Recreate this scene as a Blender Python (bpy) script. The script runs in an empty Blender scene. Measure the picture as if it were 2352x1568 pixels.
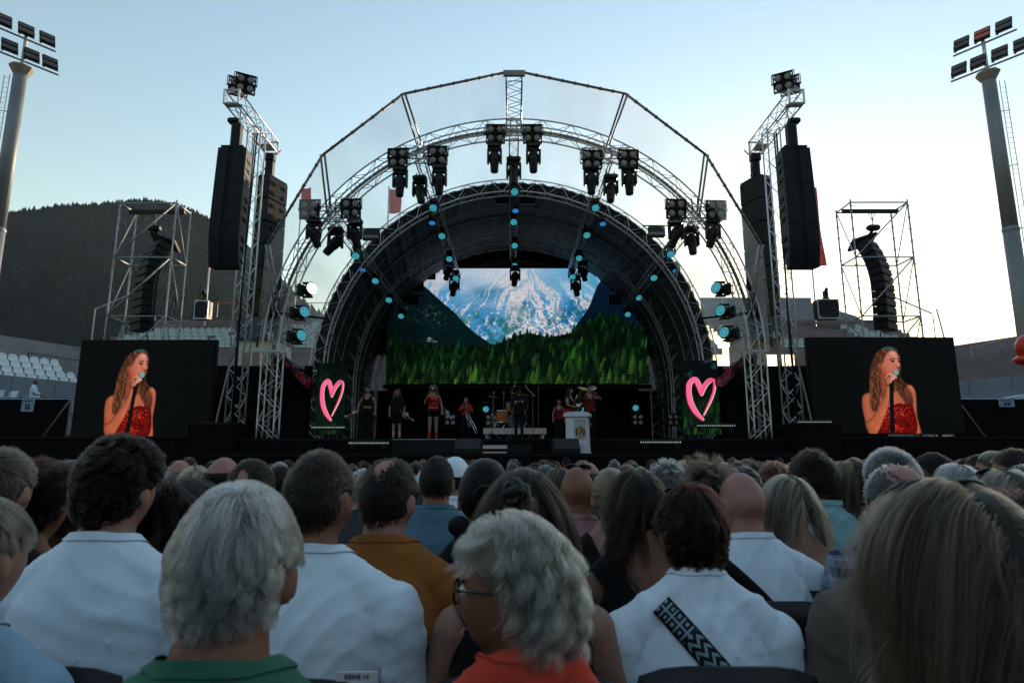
import bpy, bmesh, math, random
import numpy as np
from mathutils import Vector, Matrix, Euler

# ------------------------------------------------------------------ camera, sky, sun, exposure
SC = bpy.context.scene
COL = SC.collection
PW, PH, FPX = 2352.0, 1568.0, 1450.0
CAMZ = 1.40
PITCH = math.atan(261.0 / FPX)
EXPO = 1.24
HAZE = 0.00004
SUN_EL, SUN_AZ = math.radians(10.0), math.radians(23.0)

cam_d = bpy.data.cameras.new("camera")
cam = bpy.data.objects.new("camera", cam_d)
COL.objects.link(cam)
cam.location = (0, 0, CAMZ)
cam.rotation_euler = (math.pi / 2 + PITCH, 0, 0)
cam_d.sensor_width = 36.0
cam_d.lens = 36.0 * FPX / PW
cam_d.clip_start = 0.05
cam_d.clip_end = 6000
cam_d.dof.use_dof = True
cam_d.dof.focus_distance = 20.0
cam_d.dof.aperture_fstop = 6.3
SC.camera = cam

world = bpy.data.worlds.new("World")
SC.world = world
world.use_nodes = True
wn, wl = world.node_tree.nodes, world.node_tree.links
wn.clear()
w_out = wn.new("ShaderNodeOutputWorld")
w_bg = wn.new("ShaderNodeBackground")
w_sky = wn.new("ShaderNodeTexSky")
w_sky.sky_type = 'NISHITA'
w_sky.sun_disc = False
w_sky.sun_elevation = SUN_EL
w_sky.sun_rotation = SUN_AZ
w_sky.altitude = 500
w_sky.air_density = 1.9
w_sky.dust_density = 0.3
w_sky.ozone_density = 3.2
w_bg.inputs["Strength"].default_value = 0.15
w_tint = wn.new("ShaderNodeMix"); w_tint.data_type = 'RGBA'; w_tint.blend_type = 'MULTIPLY'
w_tint.inputs["Factor"].default_value = 1.0
w_tint.inputs["B"].default_value = (1.18, 0.99, 0.89, 1)
wl.new(w_sky.outputs[0], w_tint.inputs["A"])
wl.new(w_tint.outputs["Result"], w_bg.inputs["Color"])
wl.new(w_bg.outputs[0], w_out.inputs["Surface"])

sun_d = bpy.data.lights.new("sun", 'SUN')
sun_d.energy = 2.6
sun_d.angle = math.radians(0.5)
sun_d.color = (1.0, 0.80, 0.58)
sun = bpy.data.objects.new("sun", sun_d)
COL.objects.link(sun)
sdir = Vector((math.sin(SUN_AZ) * math.cos(SUN_EL), math.cos(SUN_AZ) * math.cos(SUN_EL), math.sin(SUN_EL)))
sun.rotation_euler = sdir.to_track_quat('Z', 'Y').to_euler()
sun.location = sdir * 60

SC.view_settings.view_transform = 'Standard'
SC.view_settings.look = 'None'
SC.view_settings.gamma = 1.0
SC.view_settings.exposure = EXPO
SC.view_settings.use_curve_mapping = False
SC.cycles.max_bounces = 6
SC.cycles.diffuse_bounces = 2
SC.cycles.glossy_bounces = 2
SC.cycles.transparent_max_bounces = 12
SC.cycles.use_denoising = True

rnd = random.Random(11)
NPR = np.random.default_rng(11)
R = math.radians


def at(u, v, Y):
    """photo pixel (2352 px wide picture) at a depth Y in metres -> world point"""
    cp, sp = math.cos(PITCH), math.sin(PITCH)
    a, b = (u - PW / 2) / FPX, (PH / 2 - v) / FPX
    d = Vector((a, cp - b * sp, sp + b * cp))
    return Vector((0, 0, CAMZ)) + d * (Y / d.y)


def zat(v, Y):
    return at(PW / 2, v, Y).z


# ------------------------------------------------------------------ materials
MATS = {}


def mat(name, col, rough=0.6, metal=0.0, var=0.12, scale=6.0, bump=0.0, bscale=40.0, spec=0.5, col2=None, sheen=0.0, trans=0.0, aniso_scale=None):
    if name in MATS:
        return MATS[name]
    m = bpy.data.materials.new(name)
    m.use_nodes = True
    nt = m.node_tree
    N, L = nt.nodes, nt.links
    b = N["Principled BSDF"]
    b.inputs["Roughness"].default_value = rough
    b.inputs["Metallic"].default_value = metal
    b.inputs["Specular IOR Level"].default_value = spec
    if sheen:
        b.inputs["Sheen Weight"].default_value = sheen
    tc = N.new("ShaderNodeTexCoord")
    src = tc.outputs["Object"]
    if aniso_scale:
        mp = N.new("ShaderNodeMapping"); mp.inputs["Scale"].default_value = aniso_scale
        L.new(src, mp.inputs["Vector"]); src = mp.outputs[0]
    nz = N.new("ShaderNodeTexNoise")
    nz.inputs["Scale"].default_value = scale
    nz.inputs["Detail"].default_value = 6
    L.new(src, nz.inputs["Vector"])
    ramp = N.new("ShaderNodeValToRGB")
    c = np.array(col[:3])
    if col2 is None:
        lo, hi = np.clip(c * (1 - var), 0, 1), np.clip(c * (1 + var), 0, 1)
    else:
        lo, hi = c, np.array(col2[:3])
    ramp.color_ramp.elements[0].position = 0.3
    ramp.color_ramp.elements[1].position = 0.7
    ramp.color_ramp.elements[0].color = (*lo, 1)
    ramp.color_ramp.elements[1].color = (*hi, 1)
    L.new(nz.outputs["Fac"], ramp.inputs["Fac"])
    L.new(ramp.outputs[0], b.inputs["Base Color"])
    rr = N.new("ShaderNodeMapRange")
    rr.inputs["To Min"].default_value = max(0.02, rough - 0.1)
    rr.inputs["To Max"].default_value = min(1.0, rough + 0.1)
    L.new(nz.outputs["Fac"], rr.inputs["Value"])
    L.new(rr.outputs[0], b.inputs["Roughness"])
    if bump:
        n2 = N.new("ShaderNodeTexNoise")
        n2.inputs["Scale"].default_value = bscale
        n2.inputs["Detail"].default_value = 5
        L.new(src, n2.inputs["Vector"])
        bp = N.new("ShaderNodeBump")
        bp.inputs["Strength"].default_value = bump
        bp.inputs["Distance"].default_value = 0.02
        L.new(n2.outputs["Fac"], bp.inputs["Height"])
        L.new(bp.outputs[0], b.inputs["Normal"])
    MATS[name] = m
    return m


def emit(name, col, strength, base=(0.02, 0.02, 0.02)):
    if name in MATS:
        return MATS[name]
    m = bpy.data.materials.new(name)
    m.use_nodes = True
    b = m.node_tree.nodes["Principled BSDF"]
    b.inputs["Base Color"].default_value = (*base, 1)
    b.inputs["Roughness"].default_value = 0.35
    b.inputs["Emission Color"].default_value = (*col, 1)
    b.inputs["Emission Strength"].default_value = strength
    MATS[name] = m
    return m


EK = 1.0 / (2 ** EXPO)          # emission that shows as its own colour at this exposure


def screen_mat(name, img, strength=1.0, cells=None):
    m = bpy.data.materials.new(name)
    m.use_nodes = True
    N, L = m.node_tree.nodes, m.node_tree.links
    b = N["Principled BSDF"]
    b.inputs["Base Color"].default_value = (0.005, 0.005, 0.0055, 1)
    b.inputs["Roughness"].default_value = 0.7
    b.inputs["Specular IOR Level"].default_value = 0.12
    uv = N.new("ShaderNodeUVMap")
    t = N.new("ShaderNodeTexImage")
    t.image = img
    t.extension = 'EXTEND'
    L.new(uv.outputs[0], t.inputs["Vector"])
    L.new(t.outputs["Color"], b.inputs["Emission Color"])
    b.inputs["Emission Strength"].default_value = strength * EK
    return m


M_ALU = mat("aluminium", (0.70, 0.69, 0.68), 0.45, 0.55, 0.12, 9, spec=0.6)
M_ALU2 = mat("aluminium_dull", (0.50, 0.50, 0.51), 0.5, 0.55, 0.15, 5)
M_STEEL = mat("galvanised_steel", (0.42, 0.43, 0.44), 0.5, 0.7, 0.2, 4)
M_BLACK = mat("black_paint", (0.008, 0.008, 0.009), 0.55, 0.0, 0.3, 5, spec=.25)
M_BLACKPL = mat("black_plastic", (0.009, 0.009, 0.010), 0.40, 0.0, 0.25, 8, spec=.35)
M_SPK = mat("speaker_finish", (0.011, 0.0115, 0.013), 0.65, 0.0, 0.25, 14, bump=0.15, bscale=220, spec=.25)
M_GRILLE = mat("speaker_grille", (0.014, 0.014, 0.015), 0.7, 0.0, 0.3, 90, bump=0.3, bscale=300)
M_DRAPE = mat("black_molton", (0.005, 0.005, 0.0055), 0.95, 0.0, 0.3, 3, bump=0.3, bscale=6, spec=0.1)
M_DECK = mat("stage_deck_black", (0.007, 0.007, 0.0075), 0.75, 0.0, 0.35, 4, spec=.2)
M_FABRIC = mat("roof_fabric_dark", (0.050, 0.050, 0.050), 0.6, 0.0, 0.35, 1.2, bump=1.0, bscale=3.0, spec=.2)
M_KEDER = mat("keder_rail", (0.20, 0.16, 0.11), 0.6, 0.2, 0.2, 5)
M_BAR = mat("canopy_bar_brown", (0.30, 0.24, 0.20), 0.5, 0.3, 0.25, 5)
M_LENS = mat("blinder_lens", (0.34, 0.27, 0.24), 0.3, 0.0, 0.2, 30)
M_LENSD = mat("dark_lens", (0.03, 0.05, 0.08), 0.12, 0.0, 0.2, 20, spec=0.8)
M_CONC = mat("stand_concrete", (0.26, 0.25, 0.25), 0.85, 0.0, 0.2, 1.5, bump=0.3, bscale=12)
M_TERR = mat("terrace_brown", (0.20, 0.16, 0.16), 0.85, 0.0, 0.22, 1.2, bump=0.3, bscale=9)
M_PANEL = mat("stand_panel_blue_grey", (0.20, 0.24, 0.28), 0.6, 0.0, 0.12, 1.0)
M_SEATW = mat("seat_white_plastic", (0.72, 0.74, 0.76), 0.4, 0.0, 0.06, 5)
M_SEATG = mat("seat_pale_green", (0.36, 0.42, 0.38), 0.5, 0.0, 0.12, 5)
M_WHITE = mat("white_paint", (0.70, 0.71, 0.74), 0.35, 0.0, 0.04, 4)
M_WOOD = mat("pale_wood_edge", (0.60, 0.46, 0.42), 0.6, 0.0, 0.15, 8, aniso_scale=(1, 6, 6))
M_RED = mat("flag_red", (0.75, 0.09, 0.06), 0.7, 0.0, 0.15, 3)
M_GROUND = mat("grass_pitch_cover", (0.055, 0.058, 0.052), 0.9, 0.0, 0.3, 0.8, bump=0.3, bscale=8)
M_BRASS = mat("brass", (0.55, 0.38, 0.14), 0.25, 1.0, 0.1, 8)
M_CHROME = mat("chrome", (0.62, 0.62, 0.64), 0.2, 1.0, 0.05, 8)
M_ORANGE = mat("drum_orange", (0.45, 0.12, 0.03), 0.3, 0.0, 0.15, 12)
M_TEAL = emit("teal_led", (0.08, 0.58, 0.70), 1.0 * EK)
M_TEALD = emit("teal_led_ground", (0.01, 0.13, 0.17), 0.7 * EK)
M_TEALX = emit("teal_hot", (0.55, 0.95, 1.0), 14.0 * EK)
M_BLUE = emit("blue_lens_lit", (0.02, 0.18, 0.5), 1.0 * EK)
M_CELLW = emit("strip_cell_lit", (0.62, 0.82, 0.74), 0.42 * EK)


# ------------------------------------------------------------------ object helpers
def tag(o, label=None, cat=None, group=None, kind=None):
    if label: o["label"] = label
    if cat: o["category"] = cat
    if group: o["group"] = group
    if kind: o["kind"] = kind
    return o


def thing(name, label, cat, loc=(0, 0, 0), rotz=0.0, group=None):
    o = bpy.data.objects.new(name, None)
    COL.objects.link(o)
    o.location = loc
    o.rotation_euler = (0, 0, rotz)
    o.empty_display_size = 0.1
    return tag(o, label, cat, group)


def link(name, me, parent=None, loc=(0, 0, 0), rot=(0, 0, 0), scale=(1, 1, 1)):
    o = bpy.data.objects.new(name, me)
    COL.objects.link(o)
    if parent is not None:
        o.parent = parent
    o.location = loc
    o.rotation_euler = rot
    o.scale = scale
    return o


CHILDREN = {}


def copy_tree(o, parent=None, kids=None):
    c = o.copy()
    COL.objects.link(c)
    if parent is not None:
        c.parent = parent
    for ch in (kids if kids is not None else list(o.children)):
        copy_tree(ch, c)
    return c


class MB:
    """collects shapes; .obj() links them as ONE mesh object"""

    def __init__(s, org=(0, 0, 0)):
        s.v, s.f, s.o = [], [], Vector(org)

    def add(s, vs, fs):
        n = len(s.v)
        s.v.extend([tuple(Vector(p) - s.o) for p in vs])
        s.f.extend([tuple(i + n for i in f) for f in fs])

    def box(s, c, d, rot=None, taper=1.0):
        hx, hy, hz = d[0] / 2, d[1] / 2, d[2] / 2
        vs = []
        for z in (-1, 1):
            k = taper if z > 0 else 1.0
            for x, y in ((-1, -1), (1, -1), (1, 1), (-1, 1)):
                p = Vector((x * hx * k, y * hy * k, z * hz))
                if rot is not None:
                    p = rot @ p
                vs.append(p + Vector(c))
        s.add(vs, [(3, 2, 1, 0), (4, 5, 6, 7), (0, 1, 5, 4), (1, 2, 6, 5), (2, 3, 7, 6), (3, 0, 4, 7)])
        return s

    def bbox(s, c, d, b=0.02, rot=None):
        """box with chamfered vertical and horizontal edges"""
        hx, hy, hz = d[0] / 2, d[1] / 2, d[2] / 2
        b = min(b, hx * .45, hy * .45, hz * .45)
        rings = []
        for z, k in ((-hz, b), (-hz + b, 0), (hz - b, 0), (hz, b)):
            x1, y1 = hx - k, hy - k
            ring = [(-x1 + b, -y1), (x1 - b, -y1), (x1, -y1 + b), (x1, y1 - b), (x1 - b, y1), (-x1 + b, y1), (-x1, y1 - b), (-x1, -y1 + b)]
            rings.append([Vector((p[0], p[1], z)) for p in ring])
        vs, fs = [], []
        for r in rings:
            for p in r:
                if rot is not None:
                    p = rot @ p
                vs.append(p + Vector(c))
        for i in range(3):
            for j in range(8):
                a, bb = i * 8 + j, i * 8 + (j + 1) % 8
                fs.append((a, bb, bb + 8, a + 8))
        fs.append(tuple(range(7, -1, -1)))
        fs.append(tuple(range(24, 32)))
        s.add(vs, fs)
        return s

    def tube(s, a, b, r, n=6, r2=None, cap=True):
        a, b = Vector(a), Vector(b)
        d = b - a
        if d.length < 1e-6:
            return s
        q = d.to_track_quat('Z', 'Y')
        r2 = r if r2 is None else r2
        vs = []
        for p, rr in ((a, r), (b, r2)):
            for i in range(n):
                t = 2 * math.pi * i / n
                vs.append(p + q @ Vector((rr * math.cos(t), rr * math.sin(t), 0)))
        fs = [(i, (i + 1) % n, (i + 1) % n + n, i + n) for i in range(n)]
        if cap:
            fs += [tuple(range(n - 1, -1, -1)), tuple(range(n, 2 * n))]
        s.add(vs, fs)
        return s

    def path(s, pts, r, n=6, closed=False, rs=None):
        pts = [Vector(p) for p in pts]
        m = len(pts)
        vs, fs = [], []
        up = None
        for i, p in enumerate(pts):
            if closed:
                d = pts[(i + 1) % m] - pts[i - 1]
            else:
                d = pts[min(i + 1, m - 1)] - pts[max(i - 1, 0)]
            d.normalize()
            if up is None:
                up = d.orthogonal().normalized()
            up = (up - d * up.dot(d))
            if up.length < 1e-5:
                up = d.orthogonal()
            up.normalize()
            sd = d.cross(up)
            rr = rs[i] if rs is not None else r
            for k in range(n):
                t = 2 * math.pi * k / n
                vs.append(p + (up * math.cos(t) + sd * math.sin(t)) * rr)
        for i in range(m if closed else m - 1):
            for k in range(n):
                a = i * n + k
                b = i * n + (k + 1) % n
                a2 = ((i + 1) % m) * n + k
                b2 = ((i + 1) % m) * n + (k + 1) % n
                fs.append((a, b, b2, a2))
        if not closed:
            fs += [tuple(range(n - 1, -1, -1)), tuple(range((m - 1) * n, m * n))]
        s.add(vs, fs)
        return s

    def lathe(s, prof, c=(0, 0, 0), rot=None, n=16, cap=True):
        """prof: (radius, z) list turned about local Z"""
        vs, fs = [], []
        for r, z in prof:
            for k in range(n):
                t = 2 * math.pi * k / n
                p = Vector((r * math.cos(t), r * math.sin(t), z))
                if rot is not None:
                    p = rot @ p
                vs.append(p + Vector(c))
        m = len(prof)
        for i in range(m - 1):
            for k in range(n):
                a, b = i * n + k, i * n + (k + 1) % n
                fs.append((a, b, b + n, a + n))
        if cap:
            fs += [tuple(range(n - 1, -1, -1)), tuple(range((m - 1) * n, m * n))]
        s.add(vs, fs)
        return s

    def prism(s, poly, y0, y1):
        """poly of (x, z) pushed from y0 to y1"""
        n = len(poly)
        vs = [(x, y0, z) for x, z in poly] + [(x, y1, z) for x, z in poly]
        fs = [tuple(range(n)), tuple(range(2 * n - 1, n - 1, -1))]
        fs += [((i + 1) % n, i, i + n, (i + 1) % n + n) for i in range(n)]
        s.add(vs, fs)
        return s

    def sphere(s, c, r, n=10, m=7, rot=None):
        rx, ry, rz = (r, r, r) if not hasattr(r, "__len__") else r
        vs, fs = [], []
        for i in range(m + 1):
            ph = math.pi * i / m
            for k in range(n):
                t = 2 * math.pi * k / n
                p = Vector((rx * math.sin(ph) * math.cos(t), ry * math.sin(ph) * math.sin(t), rz * math.cos(ph)))
                if rot is not None:
                    p = rot @ p
                vs.append(p + Vector(c))
        for i in range(m):
            for k in range(n):
                a, b = i * n + k, i * n + (k + 1) % n
                fs.append((b, a, a + n, b + n))
        s.add(vs, fs)
        return s

    def mesh(s, name, material, smooth=False):
        me = bpy.data.meshes.new(name)
        me.from_pydata(s.v, [], s.f)
        me.materials.append(material)
        if smooth:
            me.polygons.foreach_set("use_smooth", [True] * len(me.polygons))
        me.update()
        return me

    def obj(s, name, material, parent=None, smooth=False, loc=(0, 0, 0), rot=(0, 0, 0)):
        return link(name, s.mesh(name, material, smooth), parent, loc, rot)


def smooth_by_angle(me, ang=40):
    try:
        me.set_sharp_from_angle(angle=R(ang))
    except Exception:
        pass


def plane_uv(name, corners, material, parent=None, org=(0, 0, 0)):
    """flat quad (bl, br, tr, tl) with a 0-1 uv map"""
    me = bpy.data.meshes.new(name)
    me.from_pydata([tuple(Vector(c) - Vector(org)) for c in corners], [], [(0, 1, 2, 3)])
    uv = me.uv_layers.new(name="UVMap")
    for i, c in enumerate(((0, 0), (1, 0), (1, 1), (0, 1))):
        uv.data[i].uv = c
    me.materials.append(material)
    return link(name, me, parent)


def box_truss(root, a, b, w, h, up=(0, 0, 1), pitch=0.5, rc=0.024, rl=0.011, material=None, org=None, names=("chord", "lacing"), ends=True):
    """straight four-chord truss from a to b: four chord parts and the joined lacing"""
    material = material or M_ALU
    org = root.location if org is None else org
    a, b = Vector(a), Vector(b)
    d = (b - a).normalized()
    upv = Vector(up)
    sx = d.cross(upv).normalized()
    sz = sx.cross(d).normalized()
    offs = [(sx * w / 2 * i + sz * h / 2 * j) for i, j in ((-1, -1), (1, -1), (1, 1), (-1, 1))]
    for o in offs:
        MB(org).tube(a + o, b + o, rc, 7).obj(names[0], material, root, True)
    L = (b - a).length
    n = max(2, int(round(L / pitch)))
    mb = MB(org)
    for q in range(4):
        o1, o2 = offs[q], offs[(q + 1) % 4]
        for i in range(n):
            p0 = a + d * (L * i / n)
            p1 = a + d * (L * (i + 1) / n)
            if (i + q) % 2:
                mb.tube(p0 + o1, p1 + o2, rl, 4, cap=False)
            else:
                mb.tube(p0 + o2, p1 + o1, rl, 4, cap=False)
        if ends:
            for p in (a, b):
                mb.tube(p + o1, p + o2, rl * 1.4, 5, cap=False)
    tag(mb.obj(names[1], material, root), kind="stuff")
# ------------------------------------------------------------------ pictures shown by the LED screens, painted with numpy
def _up(g, h, w):
    gh, gw = g.shape
    ys = np.linspace(0, gh - 1.001, h); xs = np.linspace(0, gw - 1.001, w)
    y0 = ys.astype(int); x0 = xs.astype(int)
    fy = ys - y0; fx = xs - x0
    fy = (fy * fy * (3 - 2 * fy))[:, None]; fx = (fx * fx * (3 - 2 * fx))[None, :]
    a = g[np.ix_(y0, x0)]; b = g[np.ix_(y0, x0 + 1)]; c = g[np.ix_(y0 + 1, x0)]; d = g[np.ix_(y0 + 1, x0 + 1)]
    return (a * (1 - fx) + b * fx) * (1 - fy) + (c * (1 - fx) + d * fx) * fy


def fbm(h, w, fy, fx, octs=5, gain=0.55, ridged=False):
    out = np.zeros((h, w)); amp = 1.0; tot = 0
    for o in range(octs):
        g = NPR.random((max(2, int(fy * 2 ** o)) + 2, max(2, int(fx * 2 ** o)) + 2))
        n = _up(g, h, w)
        if ridged:
            n = 1 - np.abs(2 * n - 1)
        out += n * amp; tot += amp; amp *= gain
    return out / tot


def sst(a, b, x):
    t = np.clip((x - a) / (b - a), 0, 1)
    return t * t * (3 - 2 * t)


def polymask(h, w, pts, soft=1.0):
    """anti-aliased even-odd polygon mask, pts in pixels (x, y down)"""
    S = 2
    yy = (np.arange(h * S) + .5) / S; xx = (np.arange(w * S) + .5) / S
    X, Y = np.meshgrid(xx, yy)
    ins = np.zeros(X.shape, bool)
    n = len(pts)
    for i in range(n):
        x0, y0 = pts[i]; x1, y1 = pts[(i + 1) % n]
        if y0 == y1:
            continue
        c = ((y0 > Y) != (y1 > Y)) & (X < (x1 - x0) * (Y - y0) / (y1 - y0) + x0)
        ins ^= c
    m = ins.reshape(h, S, w, S).mean((1, 3))
    return blur(m, soft) if soft > 0 else m


def blur(m, r):
    k = int(round(r))
    for _ in range(2):
        for ax in (0, 1):
            acc = np.zeros_like(m)
            pm = np.pad(m, ((k, k), (0, 0)) if ax == 0 else ((0, 0), (k, k)), mode='edge')
            for d in range(2 * k + 1):
                acc += pm[d:d + m.shape[0], :] if ax == 0 else pm[:, d:d + m.shape[1]]
            m = acc / (2 * k + 1)
    return m


def spline(pts, n=8, closed=True):
    P = np.array(pts, float); m = len(P); out = []
    rng = range(m) if closed else range(m - 1)
    for i in rng:
        if closed:
            p0, p1, p2, p3 = P[i - 1], P[i], P[(i + 1) % m], P[(i + 2) % m]
        else:
            p0, p1, p2, p3 = P[max(i - 1, 0)], P[i], P[i + 1], P[min(i + 2, m - 1)]
        for k in range(n):
            t = k / n
            out.append(tuple(0.5 * ((2 * p1) + (p2 - p0) * t + (2 * p0 - 5 * p1 + 4 * p2 - p3) * t * t + (3 * p1 - p0 - 3 * p2 + p3) * t ** 3)))
    if not closed:
        out.append(tuple(P[-1]))
    return out


def comp(img, m, col):
    c = np.asarray(col, float)
    img[...] = img * (1 - m[..., None]) + c * m[..., None]


def to_image(name, a):
    h, w, _ = a.shape
    im = bpy.data.images.new(name, w, h)
    px = np.ones((h, w, 4), np.float32)
    px[..., :3] = np.clip(a[::-1], 0, 1)
    im.pixels.foreach_set(px.ravel())
    im.pack()
    return im


def tree_patch(img, cx, base, hgt, wid, col, lit):
    """one conifer brushed onto the picture"""
    H, W, _ = img.shape
    x0, x1 = int(max(0, cx - wid)), int(min(W, cx + wid + 1))
    y0, y1 = int(max(0, base - hgt)), int(min(H, base + 1))
    if x1 - x0 < 2 or y1 - y0 < 2:
        return
    Y, X = np.mgrid[y0:y1, x0:x1].astype(float)
    t = np.clip((Y - (base - hgt)) / hgt, 0, 1)
    dx = (X - cx) / wid
    layers = 0.75 + 0.25 * np.abs(((t * 7.0 + 0.6 * np.sin(cx)) % 1.0) * 2 - 1)
    nz = NPR.random(t.shape)
    edge = (0.10 + 0.85 * t ** 0.7) * layers * (0.6 + 0.6 * blur(nz, 1) + .3 * (nz - .5))
    m = sst(0, 0.25, edge - np.abs(dx))
    m *= np.where(t > 0.93, 0.5, 1)
    side = np.clip(0.5 - 0.55 * dx / (np.maximum(edge, .05)) - 0.4 * (t - 0.4), 0, 1) * (0.55 + 0.75 * nz) * layers
    c = col[None, None, :] * (1 - side[..., None]) + lit[None, None, :] * side[..., None]
    img[y0:y1, x0:x1] = img[y0:y1, x0:x1] * (1 - m[..., None]) + c * m[..., None]


def forest(img, topline, n_rows, h0, h1, dark=1.0):
    H, W, _ = img.shape
    xs = np.array([p[0] for p in topline]) * W; ys = np.array([p[1] for p in topline]) * H
    Xg = np.arange(W); top = np.interp(Xg, xs, ys)
    Yg = np.arange(H)[:, None]
    comp(img, sst(0, 6, Yg - top[None, :]), (0.015, 0.07, 0.045))
    for r in range(n_rows):
        f = r / (n_rows - 1)
        hg = h0 + (h1 - h0) * f
        step = hg * 0.30
        x = -step * NPR.random()
        while x < W + step:
            tb = np.interp(x, xs, ys)
            base = tb + (H * 1.04 - tb) * f + hg * 0.75 + NPR.normal() * hg * 0.2
            k = NPR.random()
            clump = 0.5 + 0.5 * math.sin(x * 0.013 + r * 0.9) * math.sin(x * 0.031 + r * 1.7)
            b = (0.12 + 0.88 * k ** 1.6) * (0.30 + 0.9 * clump) * (0.55 + 0.6 * f) * dark
            col = np.array([0.01, 0.075, 0.04]) * (0.7 + 0.6 * k)
            lit = np.array([0.20 + 0.42 * k * f, 0.66 + 0.12 * k, 0.12 + .06 * k]) * b + np.array([0, .03, .02])
            tree_patch(img, x, base, hg * (0.8 + 0.5 * NPR.random()), hg * (0.34 + 0.20 * NPR.random()), col, lit)
            x += step * (0.6 + 0.8 * NPR.random())


def paint_mountain():
    H, W = 560, 1264
    z = lambda pts: [((x - 65) / 2200 * W, (y - 103) / 975 * H) for x, y in pts]
    Y, X = np.mgrid[0:H, 0:W].astype(float)
    xn, yn = X / W, Y / H
    # warped diagonal streaks: rock ribs fan out from the top
    wx = fbm(H, W, 4, 8, 4) - .5
    base = fbm(H, W, 6, 12, 6, 0.62)
    big = fbm(H, W, 3, 5, 4)
    idx = np.clip((X + 0.55 * Y * np.where(xn < .55, 1, -0.8) + wx * 160), 0, W - 1).astype(int)
    streak = fbm(H, W, 3, 46, 5, 0.65, True)
    st = streak[np.clip((Y * 0.55 + wx * 60), 0, H - 1).astype(int), np.clip(idx, 0, W - 1)]
    fine = fbm(H, W, 60, 110, 3, 0.7)
    rock = sst(0.55, 0.64, 0.46 * st + 0.26 * big + 0.34 * (fine - .5) * sst(.1, .6, yn) + 0.14 + 0.06 * np.sin(xn * 17 - 4 * yn))
    blue = np.stack([0.09 + 0.34 * base, 0.42 + 0.36 * base, 0.70 + 0.25 * base], -1)
    deep = sst(0.55, 0.7, fbm(H, W, 4, 7, 5))
    blue = blue * (1 - deep[..., None]) + np.stack([0.03 + .08 * fine, 0.40 + .12 * base, 0.62 + .1 * base], -1) * deep[..., None]
    rk = np.stack([0.80 + 0.22 * (fine - .5), 0.79 + 0.24 * (fine - .5), 0.82 + 0.26 * (fine - .5)], -1)
    img = blue * (1 - rock[..., None]) + rk * rock[..., None]
    grain = (NPR.random((H, W)) - .5) * 0.16 + (fine - .5) * 0.5
    img *= (1 + grain * sst(.12, .5, yn))[..., None]
    green = sst(0.57, 0.62, fbm(H, W, 12, 26, 5, .7) + (fine - .5) * .4) * sst(.25, .5, yn)
    comp(img, green * 0.75, (0.05, 0.40, 0.42))
    # pale cloud along the top, brighter blue at the top right
    cl = sst(0.42, 0.0, yn + (fbm(H, W, 4, 6, 4) - .5) * 0.55) * sst(0.02, .3, xn)
    comp(img, np.clip(cl, 0, 1) * 0.75 * sst(.75, .5, xn), (0.86, 0.86, 0.90))
    comp(img, np.clip(cl, 0, 1) * 0.6 * sst(.55, .75, xn), (0.50, 0.80, 0.95))
    # dark slopes left and right
    lm = polymask(H, W, z([(0, 250), (360, 250), (420, 300), (520, 390), (640, 490), (720, 580), (810, 660), (900, 720), (980, 770), (1100, 1078), (0, 1078)]), 1)
    edge = (fbm(H, W, 60, 120, 2) > .52) * 0.0
    dk = np.stack([0.008 + 0.02 * base, 0.05 + 0.10 * base * (0.6 + yn), 0.085 + 0.06 * base], -1)
    img = img * (1 - lm[..., None]) + dk * lm[..., None]
    jag = sst(0, 1, lm * 2 - 1 + (NPR.random((H, W)) - .5))
    sp = lm * sst(0.60, 0.72, fbm(H, W, 40, 80, 4, 0.8)) * sst(0.13, 0.03, np.abs(yn - .38 - (xn - .12) * .7)) * sst(0.02, .06, xn) * sst(.26, .18, xn)
    comp(img, sp * 0.55, (0.45, 0.60, 0.55))
    hut = polymask(H, W, z([(398, 700), (430, 690), (460, 712), (495, 728), (490, 742), (450, 738), (405, 730)]), 1)
    comp(img, hut * sst(.35, .75, fine) * .8, (0.75, 0.72, 0.75))
    rm = polymask(H, W, z([(2300, 150), (1960, 190), (1890, 200), (1850, 260), (1820, 330), (1790, 410), (1750, 480), (1700, 540), (1660, 600), (1610, 690), (1800, 1078), (2300, 1078)]), 1)
    dk2 = np.stack([0.008 + 0.01 * base, 0.06 + 0.06 * base, 0.13 + 0.10 * base], -1)
    img = img * (1 - rm[..., None]) + dk2 * rm[..., None]
    tl = [((x - 65) / 2200, (y - 103) / 975) for x, y in [(65, 640), (200, 720), (330, 742), (600, 775), (800, 770), (960, 755), (1080, 712), (1180, 668), (1260, 652), (1330, 668), (1420, 690), (1520, 672), (1620, 650), (1680, 590), (1780, 540), (1900, 505), (2000, 525), (2120, 570), (2200, 590), (2265, 620)]]
    forest(img, tl, 9, 36, 104)
    fade = sst(0.0, 0.20, xn) * 0.35 + 0.65
    img *= fade[..., None]
    return img * .86 + img.mean(-1, keepdims=True) * .14


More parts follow.
